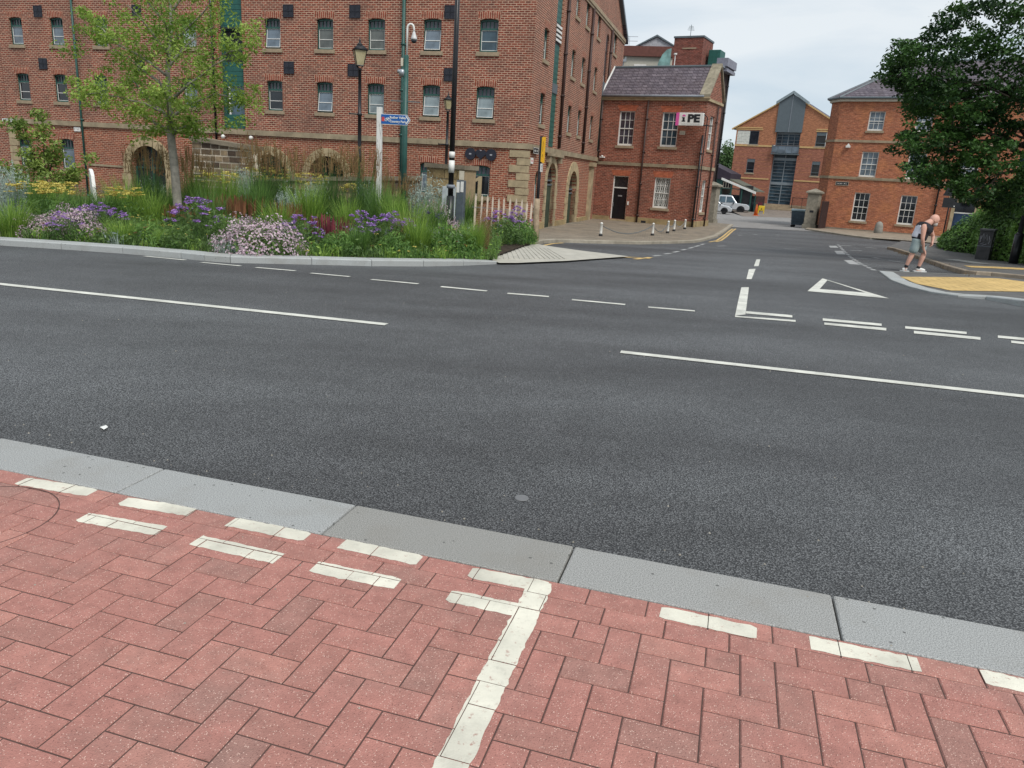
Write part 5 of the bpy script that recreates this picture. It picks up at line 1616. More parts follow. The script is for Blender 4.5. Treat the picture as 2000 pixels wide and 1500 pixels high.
def k_globe(h=.8, r=.3):
    a, b = MB(), MB()
    for _ in range(200): blade(a, disc_pt(r), h * rnd(.3, .7), rnd(.05, .2), .012, rnd(.2, .9), 3)
    for _ in range(16):
        p = disc_pt(r); hh = h * rnd(.8, 1.08); t = blade(a, p, hh, rnd(0, .06), .007, .5, 2); head(b, t, .04, 20, .5, .026, 0, 1)
    return [('foliage', a.mesh('foliage', M['g_grey'])), ('flower_heads', b.mesh('flower_heads', M['f_navy']))]
def k_leafy(h=.55, r=.4, mat='g_green', size=.09, n=620):
    a = MB()
    for _ in range(n):
        p = disc_pt(r); z = h * (1 - (p.length / r) ** 2 * .6) * RNG.random() ** .55
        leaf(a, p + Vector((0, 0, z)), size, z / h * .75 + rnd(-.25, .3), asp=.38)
    return [('foliage', a.mesh('foliage', M[mat]))]
MK = {'reed': k_reed, 'lime': lambda: k_grass(), 'green': lambda: k_grass(.8, .35, 'g_green'), 'aster': k_aster, 'mound': k_mound, 'yarrow': k_yarrow, 'silver': k_silver,
      'red': k_spike, 'rust': lambda: k_spike(.75, .3, 'f_rust', 140), 'globe': k_globe, 'leafy': k_leafy, 'darkleaf': lambda: k_leafy(.6, .4, 'g_dark', .075, 800),
      'straw': lambda: k_grass(.8, .3, 'g_straw', 420, .010)}
SIZE = {'reed': (.56, 1.9), 'lime': (.75, .65), 'green': (.75, .72), 'aster': (.9, .72), 'mound': (1.1, .5), 'yarrow': (.9, .84), 'silver': (.9, 1.0), 'red': (.6, .85), 'rust': (.6, .85), 'globe': (.6, .88), 'leafy': (.8, .55), 'darkleaf': (.8, .6), 'straw': (.7, .72)}
NAME = {'reed': 'feather_reed_grass', 'lime': 'lime_grass', 'green': 'green_grass_clump', 'aster': 'purple_aster', 'mound': 'pale_flower_mound', 'yarrow': 'yellow_yarrow', 'silver': 'silver_shrub', 'red': 'red_spike_flower', 'rust': 'rusty_spike_flower', 'globe': 'globe_flower', 'leafy': 'leafy_perennial', 'darkleaf': 'dark_perennial', 'straw': 'straw_grass'}
CATN = {'reed': 'grass clump', 'lime': 'grass clump', 'green': 'grass clump', 'straw': 'grass clump', 'silver': 'shrub'}
GRP = {'reed': 'tall feather reed grasses in the bed', 'lime': 'lime grass clumps in the bed', 'green': 'green grass clumps in the bed', 'aster': 'purple asters in the bed', 'mound': 'pale pink flower mounds in the bed', 'yarrow': 'yellow yarrows in the bed', 'silver': 'silver shrubs in the bed'}
_var = {}
_cnt = {}
def plant(kind, x, y, wpx, hpx, label):
    """x, y: photo pixel of the foot; wpx, hpx: size in the photo, turned into metres at that distance"""
    p = at(x, y, .06)
    m = p.y / FPX * 1.02
    k = _cnt.get(kind, 0); _cnt[kind] = k + 1
    key = (kind, k % 3)
    if key not in _var: _var[key] = MK[kind]()
    r = empty(NAME[kind], p, rnd(0, 6.28), label, CATN.get(kind, 'flowering plant' if kind not in ('leafy', 'darkleaf') else 'plant'), GRP.get(kind))
    kx = 1.18 if kind != 'reed' else 1.0
    if kind in ('lime', 'green', 'silver', 'straw', 'rust', 'globe'): hpx *= 1.06
    sw, sh_ = wpx * m * kx / SIZE[kind][0], hpx * m * (kx * .96) / SIZE[kind][1]
    r.scale = (sw, sw, sh_)
    r['kind'] = 'thing'
    for nm, me in _var[key]: obj(nm, me, r)
    return r
PL = [
 ('mound', 505, 499, 128, 60, 'large pale pink flower mound spilling to the kerb between purple asters'),
 ('mound', 82, 466, 92, 36, 'low pale pink flower mound at the kerb near the left side'),
 ('mound', 150, 470, 80, 52, 'pale mauve flower mound beside the low purple asters on the left'),
 ('mound', 856, 462, 56, 52, 'pale flower mound at the foot of the tall black pole'),
 ('aster', 392, 482, 104, 90, 'purple aster with bright heads just right of the tree trunk'),
 ('aster', 128, 474, 60, 52, 'purple aster growing through the pale mound on the left'),
 ('aster', 185, 468, 74, 66, 'purple aster behind the pale mauve mound on the left'),
 ('aster', 590, 494, 76, 70, 'purple aster between the large pink mound and the wine red spikes'),
 ('aster', 700, 494, 70, 70, 'purple aster just right of the wine red spikes'),
 ('aster', 755, 498, 76, 78, 'purple aster below the white finger post near the kerb'),
 ('aster', 975, 472, 62, 56, 'purple aster in the small bed in front of the paling fence'),
 ('aster', 1012, 474, 52, 60, 'purple aster beside the rough timber post'),
 ('red', 648, 492, 70, 66, 'wine red flower spikes at the kerb between two purple asters'),
 ('rust', 462, 452, 84, 62, 'rusty brown spikes behind the large pink mound'),
 ('rust', 350, 452, 50, 46, 'rusty spikes at the foot of the tree trunk'),
 ('yarrow', 82, 450, 78, 78, 'broad mustard yellow yarrow on the left below the young shrub'),
 ('yarrow', 120, 456, 66, 84, 'mustard yarrow just right of the broadest yellow yarrow'),
 ('yarrow', 242, 448, 62, 68, 'yellow yarrow to the right of the white totem'),
 ('yarrow', 432, 430, 70, 78, 'yellow yarrow in front of the rubble stone wall'),
 ('yarrow', 520, 430, 70, 84, 'yellow yarrow left of the second stone arch'),
 ('yarrow', 765, 430, 60, 50, 'yellow yarrow right of the white finger post'),
 ('yarrow', 688, 436, 50, 64, 'pale yellow yarrow behind the wine red spikes'),
 ('silver', 836, 448, 88, 86, 'broad silver grey shrub left of the tall black pole'),
 ('silver', 22, 446, 70, 110, 'silver grey shrub at the far left of the bed'),
 ('silver', 478, 432, 44, 92, 'pale silver plant in front of the rubble stone wall end'),
 ('silver', 565, 450, 46, 72, 'blue grey plant behind the purple aster by the pink mound'),
 ('silver', 716, 448, 40, 78, 'grey plant with dusky heads left of the white finger post'),
 ('reed', 298, 440, 62, 158, 'tall feather reed grass in front of the left stone arch'),
 ('reed', 378, 438, 58, 148, 'tall feather reed grass just right of the tree trunk'),
 ('reed', 512, 440, 58, 166, 'tall feather reed grass before the middle stone arch, left clump'),
 ('reed', 556, 442, 64, 154, 'tall feather reed grass between the two middle arches'),
 ('reed', 648, 450, 66, 160, 'tall feather reed grass before the right stone arch'),
 ('reed', 712, 456, 62, 166, 'tall feather reed grass left of the white finger post'),
 ('reed', 775, 448, 54, 110, 'short feather reed grass with orange plumes right of the finger post'),
 ('lime', 28, 466, 76, 66, 'lime grass at the kerb on the far left'),
 ('lime', 240, 480, 66, 44, 'lime grass at the kerb left of the tree'),
 ('lime', 324, 486, 44, 34, 'small lime grass tuft at the kerb below the tree'),
 ('lime', 250, 440, 90, 76, 'lime grass behind the yarrow right of the totem'),
 ('lime', 445, 440, 66, 88, 'tall lime grass below the rubble stone wall'),
 ('lime', 606, 458, 76, 86, 'lime grass behind the wine red spikes'),
 ('lime', 800, 474, 84, 66, 'lime grass right of the white finger post foot'),
 ('lime', 815, 500, 80, 70, 'lime grass at the kerb left of the black pole'),
 ('lime', 925, 502, 54, 62, 'lime grass at the right end of the bed by the pale ramp'),
 ('green', 700, 500, 60, 50, 'green grass at the kerb between two purple asters'),
 ('green', 210, 446, 70, 60, 'green grass below the white totem'),
 ('green', 575, 424, 60, 70, 'green grass behind the blue grey plant'),
 ('green', 905, 452, 66, 60, 'bushy green grass right of the black pole'),
 ('green', 330, 432, 60, 60, 'green grass left of the tree trunk'),
 ('straw', 943, 500, 34, 72, 'straw coloured grass on the corner of the bed'),
 ('straw', 790, 494, 50, 60, 'straw coloured grass left of the black pole'),
 ('globe', 180, 440, 54, 62, 'dark blue globe flowers left of the tree'),
 ('globe', 548, 456, 46, 54, 'dark blue globe flowers above the large pink mound'),
 ('globe', 836, 478, 54, 56, 'dark globe seed heads on thin stems near the black pole'),
 ('leafy', 865, 502, 70, 56, 'leafy green plant at the kerb in front of the black pole'),
 ('leafy', 905, 502, 60, 46, 'leafy green plant with pale tips at the right end of the kerb'),
 ('leafy', 1020, 478, 46, 40, 'leafy green plant at the foot of the rough timber post'),
 ('leafy', 290, 480, 80, 40, 'leafy green plant at the kerb left of the tree trunk'),
 ('darkleaf', 350, 490, 56, 46, 'dark leafy plant at the kerb below the tree trunk'),
 ('darkleaf', 432, 490, 54, 60, 'dark leafy plant left of the large pink mound'),
 ('darkleaf', 985, 478, 60, 44, 'dark leafy plant in front of the paling fence'),
 ('lime', 110, 440, 80, 70, 'lime grass between the young shrub and the mustard yarrows'),
 ('lime', 300, 450, 70, 66, 'lime grass just left of the tree trunk foot'),
 ('lime', 395, 440, 66, 84, 'lime grass right of the tree behind the bright purple aster'),
 ('lime', 545, 470, 70, 66, 'lime grass behind the right half of the large pink mound'),
 ('lime', 680, 468, 60, 70, 'lime grass between wine red spikes and the white finger post'),
 ('lime', 770, 470, 60, 80, 'lime grass just right of the white finger post'),
 ('green', 60, 440, 80, 76, 'green grass behind the pale mound at the far left'),
 ('green', 160, 448, 70, 66, 'green grass left of the white totem foot'),
 ('green', 415, 468, 66, 80, 'green grass between the bright purple aster and the pink mound'),
 ('green', 500, 452, 70, 84, 'green grass behind the left half of the large pink mound'),
 ('green', 745, 462, 56, 86, 'green grass at the foot of the white finger post'),
 ('green', 850, 476, 60, 70, 'green grass left of the black pole base'),
 ('silver', 620, 440, 50, 76, 'silver plant between the two right hand reed grasses'),
 ('silver', 300, 424, 46, 60, 'silver plant at the foot of the left stone arch'),
 ('rust', 560, 458, 50, 56, 'rusty spikes behind the middle purple aster'),
 ('yarrow', 610, 434, 56, 78, 'yellow yarrow below the right stone arch'),
 ('aster', 220, 462, 60, 54, 'small purple aster left of the dark leafy kerb plants'),
 ('aster', 790, 486, 56, 56, 'small purple aster beside the straw coloured grass'),
 ('leafy', 455, 486, 60, 54, 'leafy green plant at the left edge of the large pink mound'),
 ('leafy', 660, 502, 60, 46, 'leafy green plant at the kerb below the wine red spikes'),
 ('leafy', 770, 504, 60, 44, 'leafy green plant at the kerb right of the purple asters'),
]
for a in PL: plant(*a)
# loose low planting between the clumps: nobody could count it
mb = MB()
MATS = [M['g_green'], M['g_lime'], M['g_dark'], M['g_grey'], M['f_rust'], M['f_yellow']]
fx = [p for p in fk]
def bed_front(x):
    for i in range(len(fx) - 1):
        if fx[i].x <= x <= fx[i + 1].x: return fx[i].y + (fx[i + 1].y - fx[i].y) * (x - fx[i].x) / (fx[i + 1].x - fx[i].x)
    return fx[-1].y
pr = at(957, 478)
cnt = 0
while cnt < 12500:
    x = rnd(-15.5, -.45); y = bed_front(x) + .40 + 15 * RNG.random() ** 1.7
    if y > 30 - .1 * x or (x > -1.2 and y > 19): continue
    if x < -.66 * y: continue
    cnt += 1
    p = Vector((x, y, tz(y) + .06))
    pat = noise.noise(Vector((x * 1.15, y * .9, 3)))
    mi = 0 if pat < -.12 else (1 if pat < .0 else (2 if pat < .36 else 3))
    far = min(1.0, (y - bed_front(x)) / 2.5)
    h = rnd(.10, .26) + .30 * far * RNG.random()
    if RNG.random() < .55:
        for _ in range(3): blade(mb, p + disc_pt(.06), h, rnd(.02, .2), .013, rnd(0, 1), 3, mi=mi)
    else:
        for _ in range(4): leaf(mb, p + disc_pt(.10) + Vector((0, 0, h * RNG.random())), .075, rnd(0, .9), asp=.4, mi=mi)
    if RNG.random() < .03: head(mb, p + Vector((0, 0, h)), .04, 8, .5, .03, RNG.choice((4, 5, 5)))
# small bed right
for _ in range(900):
    q = at(rnd(960, 1046), rnd(455, 478), .06)
    for _ in range(3): blade(mb, q + disc_pt(.1), rnd(.15, .5), rnd(.02, .2), .013, rnd(0, 1), 3, mi=RNG.choice((0, 0, 1, 2)))
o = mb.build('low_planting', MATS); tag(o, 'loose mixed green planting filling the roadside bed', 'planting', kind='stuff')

# ------------------------------------------------------------------ trees
def limb(mb, p0, p1, r0, r1, sag=.0, n=5, wob=.06):
    p0, p1 = Vector(p0), Vector(p1)
    pts, rs = [], []
    L_ = (p1 - p0).length
    for i in range(n + 1):
        f = i / n
        w = rdir() * wob * L_ * math.sin(PI * f) * .5
        pts.append(p0.lerp(p1, f) + w + Vector((0, 0, sag * math.sin(PI * f))))
        rs.append(r0 + (r1 - r0) * f)
    mb.tube(pts, rs, 7)
    return pts
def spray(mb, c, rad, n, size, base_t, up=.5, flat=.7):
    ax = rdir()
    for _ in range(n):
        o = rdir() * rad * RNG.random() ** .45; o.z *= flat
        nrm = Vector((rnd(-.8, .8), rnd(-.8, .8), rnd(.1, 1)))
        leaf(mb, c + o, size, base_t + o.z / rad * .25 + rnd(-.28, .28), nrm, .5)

# young street tree in the bed
tb = at(348, 446, .05)
TR = empty('young_tree', tb, 0, 'young tree with pale trunk and loose light green crown in the flower bed', 'tree')
mpp = tb.y / FPX
def T(x, y, d=0.0):
    """tree-local point seen at a photo pixel, d metres further than the trunk"""
    return aty(x, y, tb.y + d) - tb
tm = MB()
trunk = [T(349, 450), T(347, 400), T(342, 340), T(336, 285), T(333, 255)]
tm.tube(trunk, [.112, .104, .096, .092, .088], 10)
main = [T(333, 256), T(331, 200), T(327, 130), T(335, 60), T(330, -40), T(333, -130)]
tm.tube(main, [.075, .06, .05, .04, .025, .01], 8)
ends = []
SP = [((333, 262), (240, 205), .05, 0, .0), ((333, 240), (250, 150), .04, .9, 0), ((332, 225), (205, 185), .03, -.8, 0), ((334, 262), (400, 235), .045, -.4, 0), ((333, 230), (425, 180), .04, .6, 0), ((331, 200), (440, 115), .04, -.7, 0),
      ((330, 180), (215, 90), .04, .5, 0), ((329, 150), (180, 60), .035, -.5, 0), ((328, 130), (420, 50), .035, .8, 0), ((330, 110), (250, 10), .03, -.9, 0), ((332, 90), (430, -10), .03, -.3, 0), ((333, 60), (230, -60), .03, .6, 0),
      ((332, 30), (420, -90), .03, .2, 0), ((331, 0), (290, -140), .025, -.5, 0), ((331, -30), (370, -160), .02, .4, 0), ((333, 250), (350, 160), .03, 1.6, 0), ((333, 240), (310, 150), .03, -1.6, 0), ((330, 160), (345, 60), .03, 1.7, 0), ((330, 120), (315, 10), .03, -1.7, 0), ((425, 185), (478, 205), .02, .5, 0), ((420, 118), (490, 90), .02, -.5, 0), ((235, 92), (175, 40), .02, .4, 0), ((222, 190), (165, 185), .016, -.6, 0)]
for a, b, r, d, s in SP:
    ends.append(limb(tm, T(*a), T(b[0], b[1], d), r, .008, .05))
tm.build('trunk', M['bark'], TR, True)
cm = MB()
blobs = []
for pts in ends:
    for i in range(2, 6):
        for _ in range(3): blobs.append(pts[i] + rdir() * rnd(.05, .42))
for _ in range(130):      # fill the crown volume
    a = rnd(0, 2 * PI); q = math.sqrt(RNG.random()); yy = rnd(-150, 262)
    hw = 170 * math.sin(min(1, max(.05, (290 - yy) / 240)) * PI * .5) * (1 if yy > 0 else (1 + yy / 420))
    blobs.append(T(328 + hw * q * math.cos(a), yy, hw * mpp * q * math.sin(a)))
for x, y in ((150, 180), (140, 165), (165, 170), (130, 105), (150, 95), (160, 60), (155, 20), (475, 195), (490, 180), (500, 205), (470, 230), (480, 60), (500, 70), (495, 45), (455, 95), (470, 115), (450, 240), (430, 250), (265, 270), (290, 265), (390, 262), (370, 262), (210, 205), (185, 190)):
    blobs += [T(x + rnd(-8, 8), y + rnd(-8, 8), rnd(-.5, .5)) for _ in range(2)]
for c in blobs: spray(cm, c, rnd(.18, .34), int(rnd(32, 54)), .088, .5 + noise.noise(c * .9) * .5)
cm.build('crown', M['lf_lime'], TR)

# broad leaved young shrub on the left
sb = at(100, 410, .05)
SBR = empty('young_shrub', sb, 0, 'open young shrub with broad fresh leaves at the left end of the bed', 'shrub')
SS = lambda x, y, d=0: aty(x, y, sb.y + d) - sb
tm, cm = MB(), MB()
for a, b in (((100, 410), (80, 225)), ((98, 380), (40, 245)), ((98, 370), (150, 330)), ((95, 350), (60, 310)), ((98, 385), (20, 335)), ((96, 340), (110, 280)), ((100, 395), (145, 350))):
    pts = limb(tm, SS(*a), SS(*b), .03, .01, .04)
    for p in pts[2:]: spray(cm, p, .28, 60, .14, .55)
for x, y in ((75, 225), (85, 245), (70, 260), (80, 275), (35, 240), (22, 247), (45, 262), (90, 300), (100, 320), (70, 320), (120, 310), (60, 340), (90, 345), (115, 345), (140, 350), (150, 340), (30, 330), (10, 325), (20, 345), (175, 310), (50, 300), (110, 365), (85, 370), (0, 335)):
    spray(cm, SS(x, y, rnd(-.4, .4)), .32, 76, .14, .5 + rnd(-.25, .25))
tm.build('stem', M['bark_dark'], SBR, True); cm.build('foliage', M['lf_mag'], SBR)

# big dark tree on the right
DY = 25.0
db = aty(2120, 520, 27.0); db.z = tz(27.0) + .1
DT = empty('dark_tree', db, 0, 'large dark leafy tree overhanging from the right above the ivy bank', 'tree')
D = lambda x, y, d=0: aty(x, y, DY + d) - db
tm, cm = MB(), MB()
tm.tube([Vector((0, 0, -.3)), D(2115, 400, 2), D(2100, 250, 2), D(2090, 60, 2), D(2080, -150, 2)], [.36, .30, .27, .2, .1], 10)
UP = [(1742, 135), (1760, 110), (1762, 170), (1790, 90), (1785, 150), (1790, 190), (1785, 215), (1815, 75), (1820, 130), (1825, 180), (1850, 60), (1855, 110), (1855, 165), (1850, 205), (1880, 30), (1890, 90), (1885, 150), (1885, 200), (1920, 5), (1925, 60), (1930, 120), (1930, 180), (1935, 215), (1960, 25), (1970, 90), (1975, 150), (1975, 205), (2010, 40), (2020, 110), (2020, 180), (1950, -40), (2000, -40), (2060, -20), (2060, 80), (2070, 170), (1800, 205), (1765, 150), (1830, 195), (1900, 205)]
LO = [(1770, 285), (1790, 270), (1800, 300), (1800, 330), (1830, 255), (1835, 290), (1835, 330), (1840, 350), (1865, 240), (1870, 280), (1870, 320), (1880, 355), (1895, 250), (1905, 290), (1910, 330), (1915, 370), (1930, 240), (1945, 280), (1950, 325), (1945, 375), (1975, 250), (1985, 300), (1985, 350), (1980, 390), (2020, 240), (2030, 300), (2030, 360), (2020, 400), (1960, 400), (1925, 390), (2070, 260), (2070, 340), (1890, 365), (1870, 240), (1815, 345)]
for k, (x, y) in enumerate(UP[::4]): limb(tm, D(2095, 200 if y > 60 else 60, 2), D(x, y + 12, rnd(-.5, 1)), .10, .012, -.1, 6, .1)
for k, (x, y) in enumerate(LO[::4]): limb(tm, D(2100, 300, 2), D(x, y + 8, rnd(-.5, 1)), .09, .012, .15, 6, .1)
for x, y in UP + LO:
    for _ in range(3):
        c = D(x + rnd(-13, 13), y + rnd(-10, 10), rnd(-1.3, 1.8))
        for _ in range(4): spray(cm, c + rdir() * .34, .32, 38, .15, .42 + noise.noise(c * .8) * .6, flat=.5)
for _ in range(150):
    c = D(rnd(2010, 2240), rnd(-120, 400), rnd(-2, 4)); spray(cm, c, .6, 60, .17, .35 + rnd(-.2, .2), flat=.5)
tm.build('trunk', M['bark_dark'], DT, True); cm.build('crown', M['lf_dark'], DT)

# ivy bank
IB = empty('ivy_bank', at(1930, 500, .1), 0, 'sloping bank of ivy and bushes behind the grey utility cabinet', 'hedge')
ib0 = IB.location.copy()
cols = [(1832, 484, 474), (1845, 489, 462), (1862, 494, 448), (1880, 498, 437), (1900, 502, 428), (1920, 507, 410), (1940, 512, 388), (1965, 517, 366), (1990, 522, 345), (2030, 528, 330), (2080, 536, 320), (2160, 548, 312)]
cm, sm = MB(), MB()
fine = []
for (xa, ba, ta), (xb, bb_, tb_) in zip(cols[:-1], cols[1:]):
    for k in range(4): f = k / 4; fine.append((xa + (xb - xa) * f, ba + (bb_ - ba) * f, ta + (tb_ - ta) * f))
fine.append(cols[-1])
grid = []
for x, yb, yt in fine:
    b0 = at(x, yb, .1)
    col = []
    for k in range(9):
        f = k / 8
        yy = b0.y + .4 + 2.2 * min(1, max(0, (x - 1850) / 60)) + 1.6 * min(1, max(0, (x - 1930) / 40)) + 3.0 * f ** 1.3
        q = aty(x + 6 * f, (yb if k else yb + 1) + (yt - yb) * math.sin(f * PI / 2), yy)
        if k == 0: q.z = min(q.z, tz(yy) + .05)
        col.append(q - ib0)
    grid.append(col)
def bank_n(i, k):
    n_ = (grid[min(i + 1, len(grid) - 1)][k] - grid[max(i - 1, 0)][k]).cross(grid[i][min(k + 1, 8)] - grid[i][max(k - 1, 0)]).normalized()
    return n_ if n_.dot(grid[i][k] + ib0 - Vector((0, 0, CAMH))) < 0 else -n_
vs = [grid[i][k] - bank_n(i, k) * .12 for i in range(len(grid)) for k in range(9)]; m = 9
sm.add(vs, [(i * m + k, (i + 1) * m + k, (i + 1) * m + k + 1, i * m + k + 1) for i in range(len(grid) - 1) for k in range(m - 1)])
sm.build('earth_bank', plain('dark_earth', (.018, .024, .010), .95), IB, True)
for i in range(len(grid) - 1):
    for k in range(8):
        ar = (grid[i + 1][k] - grid[i][k]).cross(grid[i][k + 1] - grid[i][k]).length
        bn = bank_n(i, k)
        for _ in range(min(900, int(ar * 330))):
            a, fb = RNG.random(), RNG.random()
            p = grid[i][k].lerp(grid[i + 1][k], a).lerp(grid[i][k + 1].lerp(grid[i + 1][k + 1], a), fb)
            hl = noise.noise(p * 1.1)
            leaf(cm, p + bn * rnd(-.05, .22 + .12 * hl) + Vector((0, 0, rnd(-.02, .15 + .15 * hl))), .13, .42 + hl * .7 + rnd(-.25, .3) + (.25 if fine[i][0] > 1950 and k < 3 else 0), bn * .8 + Vector((0, 0, .5)) + rdir() * .8, .75)
cm.build('ivy_leaves', M['lf_ivy'], IB)
# weeds in the gutter
wd = MB()
for _ in range(320):
    f = RNG.random(); q = at(1750 + 150 * f + rnd(-6, 6), 492 + 46 * f + rnd(-3, 3), .02)
    for _ in range(2): blade(wd, q, rnd(.04, .16), rnd(.02, .12), .012, rnd(0, 1), 2)
o = wd.build('gutter_weeds', M['g_straw']); tag(o, 'dry weeds along the foot of the corner kerb', 'weeds', kind='stuff')
# grass edge along near kerb foot on the road side
gm = MB()
for _ in range(260):
    s = rnd(1.35, 3.4); p = KB0 + KT * s + KN * (KW + rnd(.0, .03)); p.z = tz(p.y)
    blade(gm, p, rnd(.005, .022), rnd(0, .02), .004, rnd(0, 1), 2)
o = gm.build('kerb_moss', M['g_green']); tag(o, 'tiny weeds in the joint between kerb and road', 'weeds', kind='stuff')

# trees far behind the yard
for i, (x, y, dist, hpx, wpx, lab) in enumerate(((1413, 345, 128, 66, 44, 'green bushy tree far behind the shed roof'), (1436, 340, 135, 42, 40, 'paler bushy tree left of the modern gabled block'))):
    b = aty(x, y, dist); top = aty(x, y - hpx, dist).z
    z0 = tz(dist); r = wpx * dist / FPX / 2
    t_ = empty('distant_tree', (b.x, b.y, z0), 0, lab, 'tree', 'trees beyond the yard')
    tm, cm = MB(), MB(); tm.tube([(0, 0, 0), (0, 0, top - z0 - r)], [.3, .12], 8)
    for _ in range(260):
        d = rdir() * RNG.random() ** .4
        c = Vector((d.x * r, d.y * r, (top - z0) - 3.2 + d.z * 3.2 - 1.0 * (i == 0) * abs(d.x)))
        for _ in range(16): leaf(cm, c + rdir() * .7, .42, .5 + d.z * .4 + rnd(-.3, .3), None, .7)
    tm.build('trunk', M['bark_dark'], t_); cm.build('crown', M['lf_far'], t_)

# ------------------------------------------------------------------ stone walls between bed and warehouse
def wall_line(name, label, pts_px, depth, ztop_px, th, matw, coping=True, cat='wall', course=.28, mort=(.60, .52, .41)):
    """pts_px: foot pixels left to right are not visible, so the wall stands at given depths"""
    (x0, d0), (x1, d1) = depth
    a, b = aty(x0, ztop_px[0], d0), aty(x1, ztop_px[1], d1)
    v = Vector((b.x - a.x, b.y - a.y, 0)); Ln = v.length; ang = math.atan2(v.y, v.x)
    r = empty(name, (a.x, a.y, min(tz(a.y), tz(b.y)) - .1), ang, label, cat)
    z0 = r.location.z
    h0, h1 = a.z - z0, b.z - z0
    mb, jm = MB(), MB()
    z = 0; k = 0; cap = .16 if coping else 0
    while z < max(h0, h1) - cap:
        x = 0.0 if k % 2 else -.0
        while x < Ln - .02:
            w = min(rnd(.28, .72), Ln - x)
            hh = course * rnd(.95, 1.0)
            top = h0 + (h1 - h0) * (x + w / 2) / Ln - cap
            if z < top - .03:
                zt = min(z + hh, top)
                mb.box(x + .024, x + w - .024, rnd(-.02, .008), th, z + .022, zt - .024, 0, rnd(0, 1))
            x += w
        z += course; k += 1
    mb.build('stone_courses', matw, r)
    jm.add([(0, .012, -.1), (Ln, .012, -.1), (Ln, .012, h1 - cap), (0, .012, h0 - cap), (0, th - .01, -.1), (Ln, th - .01, -.1), (Ln, th - .01, h1 - cap), (0, th - .01, h0 - cap)], [(0, 1, 2, 3), (1, 5, 6, 2), (4, 0, 3, 7), (3, 2, 6, 7)])
    jm.build('mortar', plain('wall_mortar', mort, .9, .15), r)
    if coping:
        cm = MB(); x = -.06
        while x < Ln:
            w = min(rnd(.8, 1.3), Ln + .06 - x)
            P = lambda q: h0 + (h1 - h0) * max(0, min(1, q / Ln))
            cm.add([(x + .004, -.09, P(x) - cap), (x + w - .004, -.09, P(x + w) - cap), (x + w - .004, th + .09, P(x + w) - cap), (x + .004, th + .09, P(x) - cap), (x + .004, -.09, P(x)), (x + w - .004, -.09, P(x + w)), (x + w - .004, th + .09, P(x + w)), (x + .004, th + .09, P(x))],
                   [(0, 3, 2, 1), (4, 5, 6, 7), (0, 1, 5, 4), (1, 2, 6, 5), (2, 3, 7, 6), (3, 0, 4, 7)])
            x += w
        cm.build('coping', M['dirtycope'], r)
    return r
def tintstone(name, lo, hi):
    t = NT(name).set(.88, 0, .25); v = t.obc()
    a = t.n('Attribute', attribute_name='tint')
    c = t.ramp(a.outputs['Fac'], [(0, lo), (1, hi)])
    c = t.mix(.7, c, t.ramp(t.noise(v, 4.5, 6, .65), [(.3, .45), (.7, 1.3)]), 'MULTIPLY')
    t.base(c); t.bump(t.noise(v, 18, 4), .6, .03)
    return t.m
M['rubble'] = tintstone('rubble_stone', (.09, .062, .045), (.34, .25, .155))
M['ashlar'] = tintstone('brown_block_stone', (.26, .18, .085), (.44, .32, .16))
M['dirtycope'] = stone('grimy_coping', (.24, .20, .145), .25, 3, .55)
wall_line('rubble_wall', 'rubble stone parapet wall with pale mortar and grimy coping before the warehouse', None, ((374, 32.6), (492, 31.2)), (266, 285), .5, M['rubble'], True, 'wall', .25)
wall_line('low_parapet', 'low dark stone parapet between the rubble wall and the stone pier', None, ((496, 31.6), (812, 30.0)), (346, 344), .45, M['rubble'], True, 'wall', .26, (.25, .2, .14))
wall_line('stone_pier', 'stocky brown stone pier with heavy coping right of the tall green column', None, ((834, 29.6), (908, 28.6)), (318, 323), .7, M['ashlar'], True, 'wall', .34, (.30, .22, .13))

